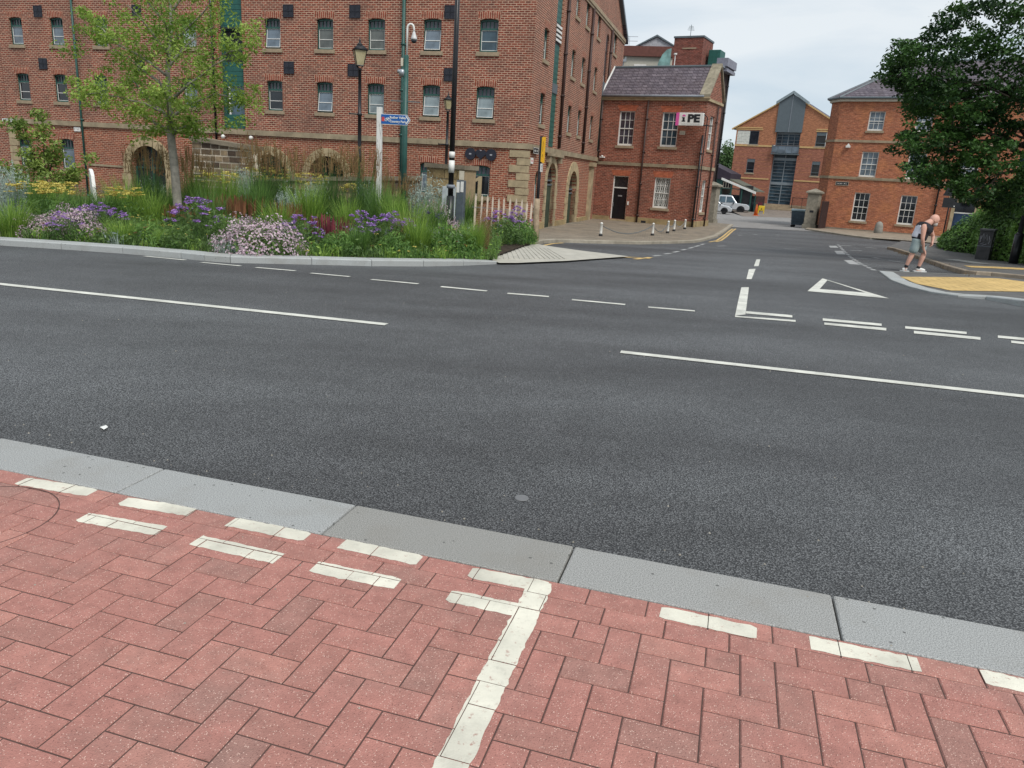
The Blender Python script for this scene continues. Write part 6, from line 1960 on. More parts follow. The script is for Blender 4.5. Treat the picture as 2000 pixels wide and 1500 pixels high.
# ------------------------------------------------------------------ lamp posts, poles and signs
def lamp_post(px_, ylant_top, depth, scale, label, lean=0):
    top = aty(px_, ylant_top, depth)
    z0 = tz(depth)
    H_ = top.z - z0
    r = empty('victorian_lamp', (top.x, depth, z0), R_(20), label, 'lamp post')
    s = scale; c = H_ - 1.05 * s
    mb = MB(); mb.lathe([(.13, -.1), (.13, .5), (.10, .55), (.09, 1.0), (.10, 1.05), (.07, 1.12), (.065, c * .45), (.085, c * .46), (.085, c * .48), (.06, c * .49), (.058, c * .72), (.08, c * .725), (.08, c * .735), (.055, c * .74), (.05, c - .02), (.075, c), (.03, c + .05 * s)], 12)
    mb.build('column', M['black'], r, True)
    mb = MB(); mb.tube([(-.32, 0, c * .73), (.0, 0, c * .73)], .022, 6); mb.tube([(-.34, 0, c * .73), (-.32, 0, c * .73)], .035, 6); mb.build('ladder_bar', M['black'], r)
    # lantern: four-sided, wider at the top
    b, t, z1, z2 = .13 * s, .235 * s, c + .14 * s, c + .68 * s
    fr = MB()
    for sx, sy in ((1, 1), (1, -1), (-1, 1), (-1, -1)):
        fr.tube([(sx * b, sy * b, z1), (sx * t, sy * t, z2)], .016 * s, 5)
        fr.tube([(0, 0, c), (sx * b * 1.05, sy * b * 1.05, z1)], .013 * s, 5)
    for q, z in ((b, z1), (t, z2)):
        P = [(q, q, z), (q, -q, z), (-q, -q, z), (-q, q, z)]
        for i in range(4): fr.tube([P[i], P[(i + 1) % 4]], .018 * s, 5)
    la = fr.build('lantern_frame', M['black'], r)
    g = MB()
    for (ax, ay), (bx_, by_) in (((1, 1), (1, -1)), ((1, -1), (-1, -1)), ((-1, -1), (-1, 1)), ((-1, 1), (1, 1))):
        g.quad((ax * b, ay * b, z1), (bx_ * b, by_ * b, z1), (bx_ * t, by_ * t, z2), (ax * t, ay * t, z2))
    g.build('lantern_glass', M['lanternglass'], la)
    cp = MB()
    q = t * 1.22
    cp.add([(q, q, z2), (q, -q, z2), (-q, -q, z2), (-q, q, z2), (q * .42, q * .42, z2 + .17 * s), (q * .42, -q * .42, z2 + .17 * s), (-q * .42, -q * .42, z2 + .17 * s), (-q * .42, q * .42, z2 + .17 * s)], [(0, 1, 5, 4), (1, 2, 6, 5), (2, 3, 7, 6), (3, 0, 4, 7), (0, 3, 2, 1), (4, 5, 6, 7)])
    cp.lathe([(.10 * s, 0), (.11 * s, .06 * s), (.05 * s, .11 * s), (.03 * s, .15 * s), (.045 * s, .19 * s), (.02 * s, .22 * s), (.012 * s, .32 * s)], 10, (0, 0, z2 + .16 * s))
    cp.build('lantern_cap', M['blackmatt'], la, True)
    return r
t_ = NT('amber_lantern_glass').set(.15, 0, .5); t_.base(t_.ramp(t_.noise(t_.obc(), 3, 2), [(.3, (.30, .25, .13)), (.7, (.50, .44, .27))])); M['lanternglass'] = t_.m
lamp_post(703, 78, 25.5, .82, 'black old fashioned lamp post with amber lantern left of the white finger post')
lamp_post(876, 183, 30.5, .62, 'smaller black lamp post with amber lantern half hidden behind the tall black pole')

# tall black pole with white bands
bp = at(877, 464, .05)
TP = empty('tall_black_pole', bp, 0, 'tall slim black pole with white bands and thick square base in the flower bed', 'pole')
q = lambda x, y: aty(x, y, bp.y) - bp
mb = MB(); mb.tube([(0, 0, 1.1), (q(889, 0).x * .0 + .0, 0, 8.5)], [.078, .06], 12); mb.build('pole', M['black'], TP, True)
mb = MB(); mb.tube([(0, 0, -.2), (0, 0, 1.18)], .112, 14); mb.build('base', M['black'], TP, True)
zc = q(877, 364).z
mb = MB(); mb.tube([(0, 0, zc - .05), (0, 0, zc + .05)], .118, 14); mb.build('grey_collar', M['lead'], TP, True)
for y0, y1 in ((337, 313), (308, 296)):
    mb = MB(); z0, z1 = q(877, y0).z, q(878, y1).z
    mb.tube([(0, 0, z0), (0, 0, z1)], .084, 12); mb.build('white_band', M['white'], TP, True)
mb = MB(); mb.box(-.02, .02, -.12, -.112, .70, .80); mb.build('small_label', M['white'], TP)

# green camera column
gd = 27.2
g0 = aty(789, 345, gd)
CC = empty('camera_column', (g0.x, gd, tz(gd)), 0, 'dark green steel column carrying a white hooked arm with a dome camera', 'camera column')
q = lambda x, y: aty(x, y, gd) - Vector((g0.x, gd, tz(gd)))
zt = q(793, 108).z
mb = MB(); mb.tube([(0, 0, -.2), (0, 0, zt)], [.105, .085], 12); mb.build('column', M['green'], CC, True)
mb = MB(); z1 = q(798, 44).z
mb.tube([(.02, 0, zt - .04), (.02, 0, z1 - .18)] + [(.02 + .11 - .11 * math.cos(PI * k / 8), 0, z1 - .18 + .14 * math.sin(PI * k / 8)) for k in range(1, 9)] + [(.245, 0, z1 - .3)], .034, 8); mb.build('hooked_arm', M['white'], CC, True)
mb = MB(); mb.lathe([(.03, .0), (.06, -.08), (.10, -.2), (.115, -.26)], 12, (.245, 0, z1 - .26)); dm = mb.build('camera_housing', plain('pale_grey_plastic', (.55, .55, .54), .5), CC, True)
mb = MB(); mb.lathe([(.10, 0), (.09, -.06), (.05, -.10), (.001, -.11)], 12, (.245, 0, z1 - .52)); mb.build('dome', M['gl_dark'], dm, True)
zm = q(789, 142).z
mb = MB(); mb.tube([(-.28, -.05, zm + .04), (-.1, -.02, zm)], .06, 8); mb.lathe([(.10, .1), (.12, 0), (.09, -.12), (.001, -.15)], 12, (-.13, 0, zm)); mb.build('second_camera', M['steel'], CC, True)
mb = MB(); mb.box(-.17, -.09, -.08, .02, zm + .2, zm + .45); mb.build('control_box', M['cream'], CC)
mb = MB(); zb = q(789, 198).z; mb.box(-.5, .5, -.03, .03, zb - .015, zb + .015); mb.build('cross_arm', M['greydark'], CC)

# white timber finger post with blue cycle sign
fb = at(739, 458, .05)
FP = empty('finger_post', fb, R_(-8), 'white wooden post with a blue cycle route finger sign pointing right', 'signpost')
q = lambda x, y: aty(x, y, fb.y) - fb
zt = q(732, 209).z
t_ = NT('peeling_white_paint').set(.75, 0, .3); v = t_.obc()
sx = t_.n('Mapping'); sx.inputs['Scale'].default_value = (9, 9, 1.2); t_.l(v, sx.inputs[0])
t_.base(t_.mix(t_.ramp(t_.noise(sx.outputs[0], 2.2, 5, .7), [(.56, 0.0), (.66, .8)]), (.72, .71, .68), (.20, .19, .19)))
mb = MB(); mb.box(-.065, .065, -.065, .065, -.2, zt); bevel(mb.build('post', t_.m, FP), .008)
zs0, zs1 = q(768, 243).z, q(768, 225).z
M['signblue'] = plain('sign_blue', (.012, .105, .36), .4, .05)
Ls = .80; hm = (zs0 + zs1) / 2; hh = (zs1 - zs0) / 2 * 1.02
arrow = lambda g: [(.07 - g * .0, -hh - g), (.07 + Ls - .09 + g * .3, -hh - g), (.07 + Ls + g, 0), (.07 + Ls - .09 + g * .3, hh + g), (.07 - g * .0, hh + g)]
mb = MB(); mb.prism([(x, hm + z) for x, z in arrow(.014)], -.075, -.066); mb.build('sign_edge', M['white'], FP, fix=True)
mb = MB(); mb.prism([(x, hm + z) for x, z in arrow(0)], -.080, -.0755); bl = mb.build('sign_plate', M['signblue'], FP, fix=True)
text_on(None, 'Rother Valley', .082, M['white'], .535, hm + hh * .42, -.0825, bl, 'lettering', .002)
text_on(None, 'Country Park', .082, M['white'], .535, hm - hh * .42, -.0825, bl, 'lettering', .002)
mb = MB(); mb.box(.085, .165, -.083, -.0805, hm - .055, hm + .055); mb.build('route_number', plain('route_red', (.55, .06, .06), .5), bl)
bm_ = MB()
for cx in (.205, .295):
    bm_.tube([(cx + .034 * math.cos(2 * PI * k / 14), -.083, hm - .015 + .034 * math.sin(2 * PI * k / 14)) for k in range(15)], .006, 4)
bm_.tube([(.205, -.083, hm - .015), (.225, -.083, hm + .035), (.275, -.083, hm + .035), (.295, -.083, hm - .015)], .006, 4); bm_.tube([(.225, -.083, hm + .035), (.25, -.083, hm - .015), (.205, -.083, hm - .015)], .006, 4); bm_.tube([(.25, -.083, hm - .015), (.275, -.083, hm + .035), (.272, -.083, hm + .055)], .006, 4)
bm_.build('bicycle_symbol', M['white'], bl)
ch = MB()
x0 = .07 + Ls - .13
ch.add([(x0, -.083, hm + hh * .85), (x0 + .035, -.083, hm + hh * .85), (x0 + .115, -.083, hm), (x0 + .035, -.083, hm - hh * .85), (x0, -.083, hm - hh * .85), (x0 + .075, -.083, hm)], [(0, 5, 2, 1), (5, 4, 3, 2)])
ch.build('chevron', M['white'], bl)

# yellow notice on a thin black post by the side doors
yd = 29.5
yb = aty(1046, 452, yd); yb.z = tz(yd) + .08
YP = empty('notice_post', yb, R_(74), 'slim black post with a yellow plate and small white plate near the arched doors', 'signpost')
zt = (aty(1058, 266, yd) - yb).z
mb = MB(); mb.tube([(0, 0, -.2), (0, 0, zt)], .06, 10); mb.build('post', M['black'], YP, True)
mb = MB(); mb.box(-.03, .03, -.16, -.07, zt - .95, zt - .02); yp = mb.build('yellow_plate', plain('yellow_plate', (.72, .42, .03), .5, .05), YP)
mb = MB(); mb.box(-.17, .17, -.078, -.06, zt - .92, zt - .04); pl_ = mb.build('yellow_face', plain('yellow_face', (.72, .42, .03), .5, .05), YP)
m_ = MB(); m_.box(-.05, .05, -.083, -.0785, zt - .55, zt - .18); m_.box(-.05, .05, -.083, -.0785, zt - .75, zt - .64); m_.build('black_mark', M['blackmatt'], pl_)
mb = MB(); mb.box(-.15, .15, -.078, -.06, zt - 1.28, zt - .98); w_ = mb.build('white_plate', M['white'], YP)
m_ = scribble(.2, .2, 3, random.Random(8)); o = m_.build('lettering', M['greydark'], w_); o.location = (0, -.079, zt - 1.13)
# wayfinding totem, leaning blade shape
wb = at(186, 418, .05)
WT = empty('wayfinding_totem', wb, R_(-55), 'slim white wayfinding totem with curved top in the left of the bed', 'totem')
zt = (aty(183, 330, wb.y) - wb).z
mb = MB(); mb.prism([(-.30, -.2), (.30, -.2), (.34, zt * .62), (.22, zt * .86), (.0, zt * .97), (-.22, zt), (-.27, zt * .9)], -.05, .05)
bevel(mb.build('panel', M['white'], WT, fix=True), .012)
mb = MB(); mb.box(-.2, .2, -.056, -.0505, zt * .2, zt * .45); mb.box(.05, .13, -.056, -.0505, zt * .70, zt * .76); mb.build('map_panel', plain('faded_map', (.45, .46, .46), .5), WT)
# grey information board and pay machine by the stone pier
ib = aty(876, 405, 26.5); ib.z = tz(26.5)
r = empty('information_board', ib, R_(-15), 'pale grey information board behind the thick base of the tall black pole', 'board')
zt = (aty(876, 364, 26.5) - ib).z
mb = MB(); mb.box(-.24, .24, -.03, .03, .5, zt); bevel(mb.build('board', plain('pale_board', (.42, .46, .47), .5), r), .01)
for sx in (-.2, .2):
    mb = MB(); mb.box(sx - .025, sx + .025, -.02, .05, -.1, .5); mb.build('leg', M['steel'], r)
pm_ = aty(899, 400, 27.4); pm_.z = tz(27.4)
r = empty('pay_machine', pm_, R_(-15), 'dark grey machine with two white notices standing against the stone pier', 'machine')
zt = (aty(899, 352, 27.4) - pm_).z
mb = MB(); mb.box(-.13, .15, -.12, .12, -.1, zt); bevel(mb.build('body', plain('machine_grey', (.09, .11, .13), .5), r), .02)
mb = MB(); mb.box(-.12, -.01, -.13, -.121, zt - .42, zt - .06); mb.box(.03, .14, -.13, -.121, zt - .40, zt - .04); mb.build('notice', M['white'], r)
mb = MB(); mb.box(-.07, .07, -.03, .1, zt + .02, zt + .32); mb.build('white_box', M['cream'], r)

# chestnut paling fence and rough post
stk = [(930, 377), (942, 379), (953, 380), (963, 382), (975, 385), (985, 385), (997, 386), (1009, 387), (1020, 389), (1030, 393), (1039, 395)]
fr = aty(930, 440, 24.6)
FE = empty('paling_fence', (fr.x, 24.6, tz(24.6)), 0, 'pale split chestnut paling fence behind the small flower bed', 'fence')
o3 = FE.location.copy()
for x, y in stk:
    d = 24.6 - (x - 930) * .006
    a = aty(x, y, d) - o3
    mb = MB(); w = rnd(.022, .034)
    zb_ = -.05; dx = rnd(-.05, .02)
    mb.add([(a.x + dx - w, a.y - .012, zb_), (a.x + dx + w, a.y - .012, zb_), (a.x + w, a.y - .012, a.z - .12), (a.x, a.y - .012, a.z), (a.x - w, a.y - .012, a.z - .1),
            (a.x + dx - w, a.y + .014, zb_), (a.x + dx + w, a.y + .014, zb_), (a.x + w, a.y + .014, a.z - .12), (a.x, a.y + .014, a.z), (a.x - w, a.y + .014, a.z - .1)],
           [(0, 1, 2, 3, 4), (9, 8, 7, 6, 5), (0, 5, 6, 1), (1, 6, 7, 2), (2, 7, 8, 3), (3, 8, 9, 4), (4, 9, 5, 0)])
    mb.build('paling', M['pale_timber'], FE)
for z in (.35, .95):
    mb = MB(); mb.tube([(-.15, .02, z), (aty(1045, 400, 24) - o3) * 1 if 0 else Vector(((aty(1045, 400, 24) - o3).x, -.6, z))], .008, 5); mb.build('wire', M['steel'], FE)
pb = at(1044, 474, .05)
r = empty('timber_post', pb, 0, 'rough pale timber post at the right end of the paling fence', 'post')
zt = (aty(1050, 388, pb.y) - pb).z
mb = MB(); mb.tube([(0, 0, -.2), (.01, 0, zt * .4), (-.005, 0, zt * .7), (.0, 0, zt)], [.10, .095, .09, .085], 9); mb.build('post', M['timber'], r, True)

# bollards with chains
bs = [(1173, 461), (1274, 460), (1303.5, 455.5), (1316, 451.5), (1337, 447.5)]
tops = [434, 435, 431, 429, 428]
blab = ['white bollard standing alone at the left, farthest from the corner downpipe', 'white bollard second from the left, where the long chain ends', 'white bollard in the middle of the five before the brick corner', 'white bollard second nearest the corner downpipe', 'white bollard nearest the corner downpipe']
heads_ = []
for (x, y), yt, lb in zip(bs, tops, blab):
    b = at(x, y, .09); zt = (aty(x, yt, b.y) - b).z
    r = empty('white_bollard', b, 0, lb, 'bollard', 'white chain bollards before the small brick building')
    mb = MB(); mb.lathe([(.062, .09), (.058, .12), (.055, zt - .06), (.066, zt - .05), (.045, zt - .02), (.015, zt)], 10); mb.build('post', M['white'], r, True)
    mb = MB(); mb.lathe([(.085, -.05), (.08, .06), (.062, .09)], 10); mb.build('base', M['black'], r, True)
    heads_.append(b + Vector((0, 0, zt * .8)))
for i, (a, b) in enumerate(zip(heads_[:-1], heads_[1:])):
    mb = MB(); s = [.36, .34, .22, .26][i]
    mb.tube([a.lerp(b, k / 14) - Vector((0, 0, s * 4 * (k / 14) * (1 - k / 14))) for k in range(15)], .016, 5)
    o = mb.build('chain', M['steel'] if i == 3 else M['greydark'])
    tag(o, ['long dark chain sagging between the first two white bollards', 'dark chain between the second and third white bollards', 'short chain between the third and fourth white bollards', 'pale chain nearest the corner downpipe'][i], 'chain', 'chains between the bollards')

# utility cabinet
ub = at(1916, 508, .08)
UC = empty('utility_cabinet', ub, R_(-38), 'dark grey utility cabinet with white graffiti beside the ivy bank', 'cabinet')
zt = (aty(1920, 447, ub.y) - ub).z
mb = MB(); mb.box(-.24, .24, 0, .72, -.1, zt - .08); bevel(mb.build('body', plain('dirty_cabinet', (.085, .082, .085), .6, .35, 4), UC), .015)
mb = MB(); mb.box(-.27, .27, -.03, .75, zt - .08, zt); bevel(mb.build('lid', plain('cabinet_lid', (.11, .11, .11), .6, .3, 4), UC), .015)
mb = MB(); mb.box(-.25, .25, -.012, -.001, zt * .44, zt * .46); mb.build('door_seam', M['lead'], UC)
gm = MB()
for pts in ([(-.16, .95), (-.10, 1.2), (-.04, .85), (.02, 1.18), (.06, .9)], [(-.14, .72), (-.02, .8), (-.1, .66), (.06, .74)], [(.1, 1.1), (.16, .9), (.12, .75)], [(-.18, 1.1), (-.17, .8)]):
    gm.tube([(x, -.004, z * zt / 1.4) for x, z in pts], .012, 4)
for pts in ([(.25, 1.0), (.40, 1.05), (.34, .85), (.28, .9)], [(.4, .75), (.3, .62), (.45, .6)], [(.5, 1.2), (.42, 1.15)], [(.3, .5), (.4, .42)]):
    gm.tube([(.243, x, z * zt / 1.4) for x, z in pts], .013, 4)
gm.build('graffiti', plain('chalky_graffiti', (.50, .50, .54), .8), UC)

# lamp column on the right edge
lb = at(1978, 516, .08)
r = empty('lamp_column', lb, 0, 'dark lamp column with thick base in front of the ivy bank at the right edge', 'lamp post')
zt = (aty(1990, 458, lb.y) - lb).z
mb = MB(); mb.tube([(0, 0, -.2), (0, 0, zt)], .15, 12); mb.tube([(0, 0, zt), (0, 0, zt + .07)], [.15, .08], 12); mb.build('base', M['black'], r, True)
mb = MB(); mb.tube([(0, 0, zt + .05), (0, 0, 8)], [.082, .06], 10); mb.build('column', plain('dark_grey_column', (.05, .055, .06), .5), r, True)
mb = MB(); z = zt + .95; mb.tube([(0, 0, z), (0, 0, z + .28)], .086, 10); mb.build('white_band', M['white'], r, True)

# triangular road sign seen from behind
sb_ = at(1838, 476, .08)
r = empty('road_sign', sb_, R_(-20), 'black backed triangular road sign with square plate on a slim pole before the office', 'road sign')
q = lambda x, y: aty(x, y, sb_.y) - sb_
zp = q(1853, 346).z
mb = MB(); mb.tube([(0, 0, -.2), (0, 0, zp - .1)], .035, 8); mb.build('pole', M['black'], r, True)
m = sb_.y / FPX
mb = MB(); mb.prism([(-.42, zp - .98), (.42, zp - .98), (.36, zp - .86), (.05, zp), (-.05, zp), (-.36, zp - .86)], -.05, -.035); mb.build('triangle_plate', M['blackmatt'], r, fix=True)
mb = MB(); mb.box(-.34, .34, -.05, -.035, zp - 1.6, zp - 1.08); mb.build('square_plate', M['blackmatt'], r)
mb = MB(); mb.box(.22, .27, -.056, -.0505, zp - 1.54, zp - 1.48); mb.build('bolt', M['white'], r)

# ------------------------------------------------------------------ vehicles in the yard
M['silver'] = plain('silver_car_paint', (.56, .58, .60), .28, .04, 2, metal=.35)
M['whitecar'] = plain('white_car_paint', (.68, .70, .72), .28, .04, 2)
M['tyre'] = plain('tyre_rubber', (.012, .012, .013), .8)
M['rim'] = plain('alloy_rim', (.42, .43, .45), .35, .1, 5, metal=.6)
def car(name, nose_px, depth, rz, L_, Wd, Hh, kind, paint, label):
    n = aty(nose_px[0], nose_px[1], depth)
    c = Vector((n.x - math.cos(rz) * L_ / 2, n.y - math.sin(rz) * L_ / 2)); z0 = tz(c.y) + .025
    r = empty(name, (c.x, c.y, z0), rz, label, 'car')
    h = L_ / 2; w = Wd / 2
    bt = Hh * .58
    if kind == 'pickup':
        low = [(-h, .45), (-h, .98), (-.5, 1.02), (.95, 1.08), (1.25, 1.10), (h - .35, 1.02), (h - .05, .85), (h, .55), (h - .1, .40), (-h, .40)]
        gh = [(-.95, 1.04), (1.22, 1.08), (.55, Hh - .03), (.35, Hh), (-.75, Hh), (-.92, Hh - .1)]; wx = (-h + .95, h - .95); wr = .39
        wins = [[(-.82, 1.12), (-.12, 1.13), (-.12, Hh - .14), (-.76, Hh - .14)], [(-.02, 1.13), (.95, 1.16), (.48, Hh - .14), (-.02, Hh - .14)]]
    else:
        low = [(-h, .40), (-h, .85), (-h + .25, .98), (-.6, 1.0), (.75, .96), (h - .45, .84), (h - .08, .68), (h, .45), (h - .08, .28), (-h + .05, .28)]
        gh = [(-h + .15, .96), (.98, .93), (.25, Hh - .05), (-.1, Hh), (-1.1, Hh - .02), (-h + .45, Hh - .2)]; wx = (-h + .72, h - .80); wr = .315
        wins = [[(-h + .5, 1.03), (-.55, 1.02), (-.55, Hh - .14), (-1.15, Hh - .15)], [(-.45, 1.02), (.68, 1.0), (.16, Hh - .15), (-.45, Hh - .13)]]
    mb = MB(); mb.prism(low, -w, w); bevel(mb.build('body', paint, r, fix=True), .07, 3)
    k = .80
    n_ = len(gh)
    zmin, zmax = min(z for _, z in gh), max(z for _, z in gh)
    sc = lambda z: w * (1 - (1 - k) * (z - zmin) / (zmax - zmin)) * .97
    vs = [(x, -sc(z), z) for x, z in gh] + [(x, sc(z), z) for x, z in gh]
    mb = MB(); mb.add(vs, [tuple(range(n_)), tuple(range(2 * n_ - 1, n_ - 1, -1))] + [(i, i + n_, (i + 1) % n_ + n_, (i + 1) % n_) for i in range(n_)])
    bevel(mb.build('cabin', paint, r, fix=True), .05, 2)
    for s in (-1, 1):
        for wp in wins:
            mb = MB(); mb.add([(x, s * (sc(z) + .014), z) for x, z in wp], [(0, 1, 2, 3)]); mb.build('side_window', M['gl_blue'], r)
    a, b = gh[1], gh[2]
    f0, f1 = .12, .9
    P = lambda f, s: (a[0] + (b[0] - a[0]) * f + .02, s * sc(a[1] + (b[1] - a[1]) * f) * .9, a[1] + (b[1] - a[1]) * f + .015)
    mb = MB(); mb.quad(P(f0, -1), P(f0, 1), P(f1, 1), P(f1, -1)); mb.build('windscreen', M['gl_blue'], r)
    for x in wx:
        for s in (-1, 1):
            mb = MB()
            prof = [(wr * .62, -.11), (wr * .93, -.11), (wr, -.07), (wr, .07), (wr * .93, .11), (wr * .62, .11)]
            mb.lathe(prof, 20); mb.v = [(p[0], p[2], p[1]) for p in mb.v]
            wo = mb.build('wheel', M['tyre'], r, True, True); wo.location = (x, s * (w - .10), wr)
            rm = MB(); rm.lathe([(wr * .64, -.10), (wr * .6, .085), (.05, .10), (.001, .10)], 16); rm.v = [(p[0], p[2] * -s * -1, p[1]) for p in rm.v]
            rm.build('rim', M['rim'], wo, True, True)
            am = MB(); n0 = len(am.v)
            am.add([(x + (wr + .07) * math.cos(PI * q_ / 12), s * (w + .012), wr + (wr + .07) * math.sin(PI * q_ / 12)) for q_ in range(13)] + [(x + (wr + .07), s * (w + .012), .3), (x - (wr + .07), s * (w + .012), .3)][::1], [tuple(range(15))]); am.build('wheel_arch', M['blackmatt'], r)
    for s in (-1, 1):
        mb = MB(); mb.box(h - .32, h - .06, s * (w - .22) - .17, s * (w - .22) + .19, .66 if kind != 'pickup' else .80, .80 if kind != 'pickup' else .98); bevel(mb.build('headlight', M['gl_sky'], r), .03)
        mb = MB(); mb.box(.72, .86, s * w, s * (w + .16) if s > 0 else s * w + .0, 1.0, 1.14) if s > 0 else mb.box(.72, .86, -w - .16, -w, 1.0, 1.14); mb.build('mirror', M['blackmatt'], r)
        mb = MB(); mb.box(-.2, -.06, s * (w + .004) - .01, s * (w + .004) + .012, .86, .90); mb.build('door_handle', M['rim'], r)
    mb = MB(); mb.box(h - .03, h + .02, -w * .7, w * .7, .35, .52); mb.build('bumper_grille', M['blackmatt'], r)
    return r
car('silver_hatchback', (1431, 405), 83.0, R_(-16), 4.0, 1.72, 1.50, 'hatch', M['silver'], 'silver hatchback parked nearest in the yard, nose to the right')
car('silver_pickup', (1464, 405), 88.5, R_(-16), 5.2, 1.88, 1.92, 'pickup', M['silver'], 'silver double cab pickup parked just behind the silver hatchback')
car('white_car', (1459, 402), 92.3, R_(-16), 4.3, 1.8, 1.75, 'hatch', M['whitecar'], 'white car behind the pickup with only roof and bonnet showing')

# wheeled bin
bb = at(1559, 444, .012)
WB = empty('wheeled_bin', bb, R_(-31.5), 'large blue grey four wheeled rubbish bin beside the stone gate pillar', 'bin')
w = .54; bmat = plain('blue_grey_bin', (.055, .085, .11), .5)
mb = MB(); mb.add([(-w * .86, -.40, .18), (w * .86, -.40, .18), (w * .86, .40, .18), (-w * .86, .40, .18), (-w, -.5, 1.15), (w, -.5, 1.15), (w, .5, 1.15), (-w, .5, 1.15)], [(0, 3, 2, 1), (4, 5, 6, 7), (0, 1, 5, 4), (1, 2, 6, 5), (2, 3, 7, 6), (3, 0, 4, 7)])
bo = bevel(mb.build('body', bmat, WB), .03)
mb = MB()
for z in (.45, .65, .85): mb.box(-w * .95, w * .95, -.49, -.44, z, z + .03)
mb.build('rib', bmat, bo)
mb = MB(); mb.prism([(-.55, 1.15), (.55, 1.15), (.5, 1.24), (.2, 1.30), (-.3, 1.32), (-.52, 1.26)], -w - .03, w + .03, 'x'); bevel(mb.build('lid', plain('pale_bin_lid', (.17, .23, .25), .45), WB, fix=True), .03)
for sx in (-.4, .4):
    for sy in (-.32, .32):
        mb = MB(); mb.lathe([(.10, -.03), (.10, .03)], 12); mb.v = [(p[0], p[2], p[1]) for p in mb.v]; o = mb.build('wheel', M['tyre'], WB, True, True); o.location = (sx, sy, .08)
for s in (-1, 1):
    mb = MB(); mb.tube([(s * (w + .02), -.3, 1.0), (s * (w + .09), -.3, 1.0), (s * (w + .09), .3, 1.0), (s * (w + .02), .3, 1.0)], .02, 6); mb.build('side_handle', M['blackmatt'], WB)

# cone, yellow frame and dark red post in the yard
cb = at(1475.5, 421.5, .025)
r = empty('traffic_cone', cb, 0, 'orange and white traffic cone in the yard right of the pickup', 'cone')
org = plain('cone_orange', (.62, .13, .02), .5, .05)
mb = MB(); mb.box(-.32, .32, -.32, .32, 0, .06); mb.lathe([(.24, .06), (.05, 1.15), (.03, 1.2)], 12); mb.build('cone_body', org, r, True)
mb = MB(); mb.lathe([(.193, .30), (.135, .62)], 12); mb.lathe([(.115, .74), (.085, .92)], 12); mb.build('white_sleeve', M['white'], r, True)
yb_ = at(1485.5, 419.5, .025)
r = empty('yellow_barrier', yb_, R_(-20), 'small yellow plastic barrier beside the traffic cone', 'barrier')
ym = plain('barrier_yellow', (.66, .46, .03), .5, .08)
for sx in (-.34, .24):
    mb = MB(); mb.box(sx, sx + .1, -.05, .05, 0, .85); mb.build('leg', ym, r)
mb = MB(); mb.box(-.34, .34, -.05, .05, .45, 1.0); bevel(mb.build('panel', ym, r), .05)
mb = MB(); mb.prism([(-.09, .58), (.09, .58), (0, .78)], -.056, -.0505); mb.build('black_mark', M['blackmatt'], r)
rb_ = at(1480.5, 418, .025)
r = empty('dark_red_post', rb_, 0, 'short dark red post between the cone and the yellow barrier', 'post')
mb = MB(); mb.tube([(0, 0, 0), (0, 0, 1.25)], .12, 8); mb.box(-.2, .32, -.06, .06, 1.0, 1.32); mb.build('post', plain('dark_red_paint', (.10, .012, .02), .5), r)
wbush = at(1468, 408, .03)
r = empty('yard_bush', wbush, 0, 'small green bush against the dark end of the shed', 'bush')
mb = MB()
for _ in range(300):
    d = rdir(); leaf(mb, Vector((d.x * .5, d.y * .5, .8 + d.z * .8)), .2, rnd(0, 1))
mb.build('foliage', M['g_lime'], r)

# ------------------------------------------------------------------ the bending man
mp_ = at(1784, 531, .004)
PD = mp_.y
PE = empty('person', mp_, 0, 'bald bearded man bending forward in black and white vest, grey shorts and white trainers', 'person')
def pj(cx_, cy_, d=0.0):
    """joint read from the enlarged photo crop, d metres further away"""
    return aty(1650 + cx_ / 5.714, 380 + cy_ / 5.714, PD + d) - mp_
def skin_mesh(name, pts, edges, rad, root, mat, sub=2):
    me = bpy.data.meshes.new(name)
    me.from_pydata([tuple(p) for p in pts], edges, [])
    o = bpy.data.objects.new('tmp', me); COL.objects.link(o)
    m = o.modifiers.new('skin', 'SKIN'); m.use_smooth_shade = True; m.branch_smoothing = .3
    for i, r in enumerate(rad):
        sv = me.skin_vertices[0].data[i]
        sv.radius = r if isinstance(r, tuple) else (r, r)
        sv.use_root = (i == root)
    s = o.modifiers.new('sub', 'SUBSURF'); s.levels = s.render_levels = sub
    res = bpy.data.meshes.new_from_object(o.evaluated_get(bpy.context.evaluated_depsgraph_get()))
    bpy.data.objects.remove(o)
    res.name = name
    res.materials.clear(); res.materials.append(mat)
    res.polygons.foreach_set('use_smooth', [True] * len(res.polygons))
    return res
M['skin'] = plain('sun_pink_skin', (.60, .335, .255), .55, .08, 14)
J = {}
J['pelvis'] = pj(815, 520); J['waist'] = pj(838, 455); J['chest'] = pj(885, 385); J['neck0'] = pj(918, 335); J['neck1'] = pj(950, 306); J['headb'] = pj(980, 290); J['headm'] = pj(1000, 282); J['headt'] = pj(1004, 256)
J['shN'] = pj(888, 350, -.19); J['elN'] = pj(868, 498, -.24); J['wrN'] = pj(878, 600, -.17); J['haN'] = pj(888, 640, -.14)
J['shF'] = pj(945, 372, .19); J['elF'] = pj(985, 465, .22); J['wrF'] = pj(978, 520, .16); J['haF'] = pj(972, 548, .13)
J['hipF'] = pj(822, 540, .10); J['kneeF'] = pj(886, 655, .10); J['ankF'] = pj(822, 812, .10)
J['hipN'] = pj(800, 540, -.10); J['kneeN'] = pj(752, 665, -.06); J['ankN'] = pj(686, 795, -.04)
J['toeF'] = pj(868, 862, .10); J['heelF'] = pj(805, 850, .10); J['toeN'] = pj(662, 858, -.02); J['heelN'] = pj(678, 838, -.03)
names = list(J); idx = {k: i for i, k in enumerate(names)}
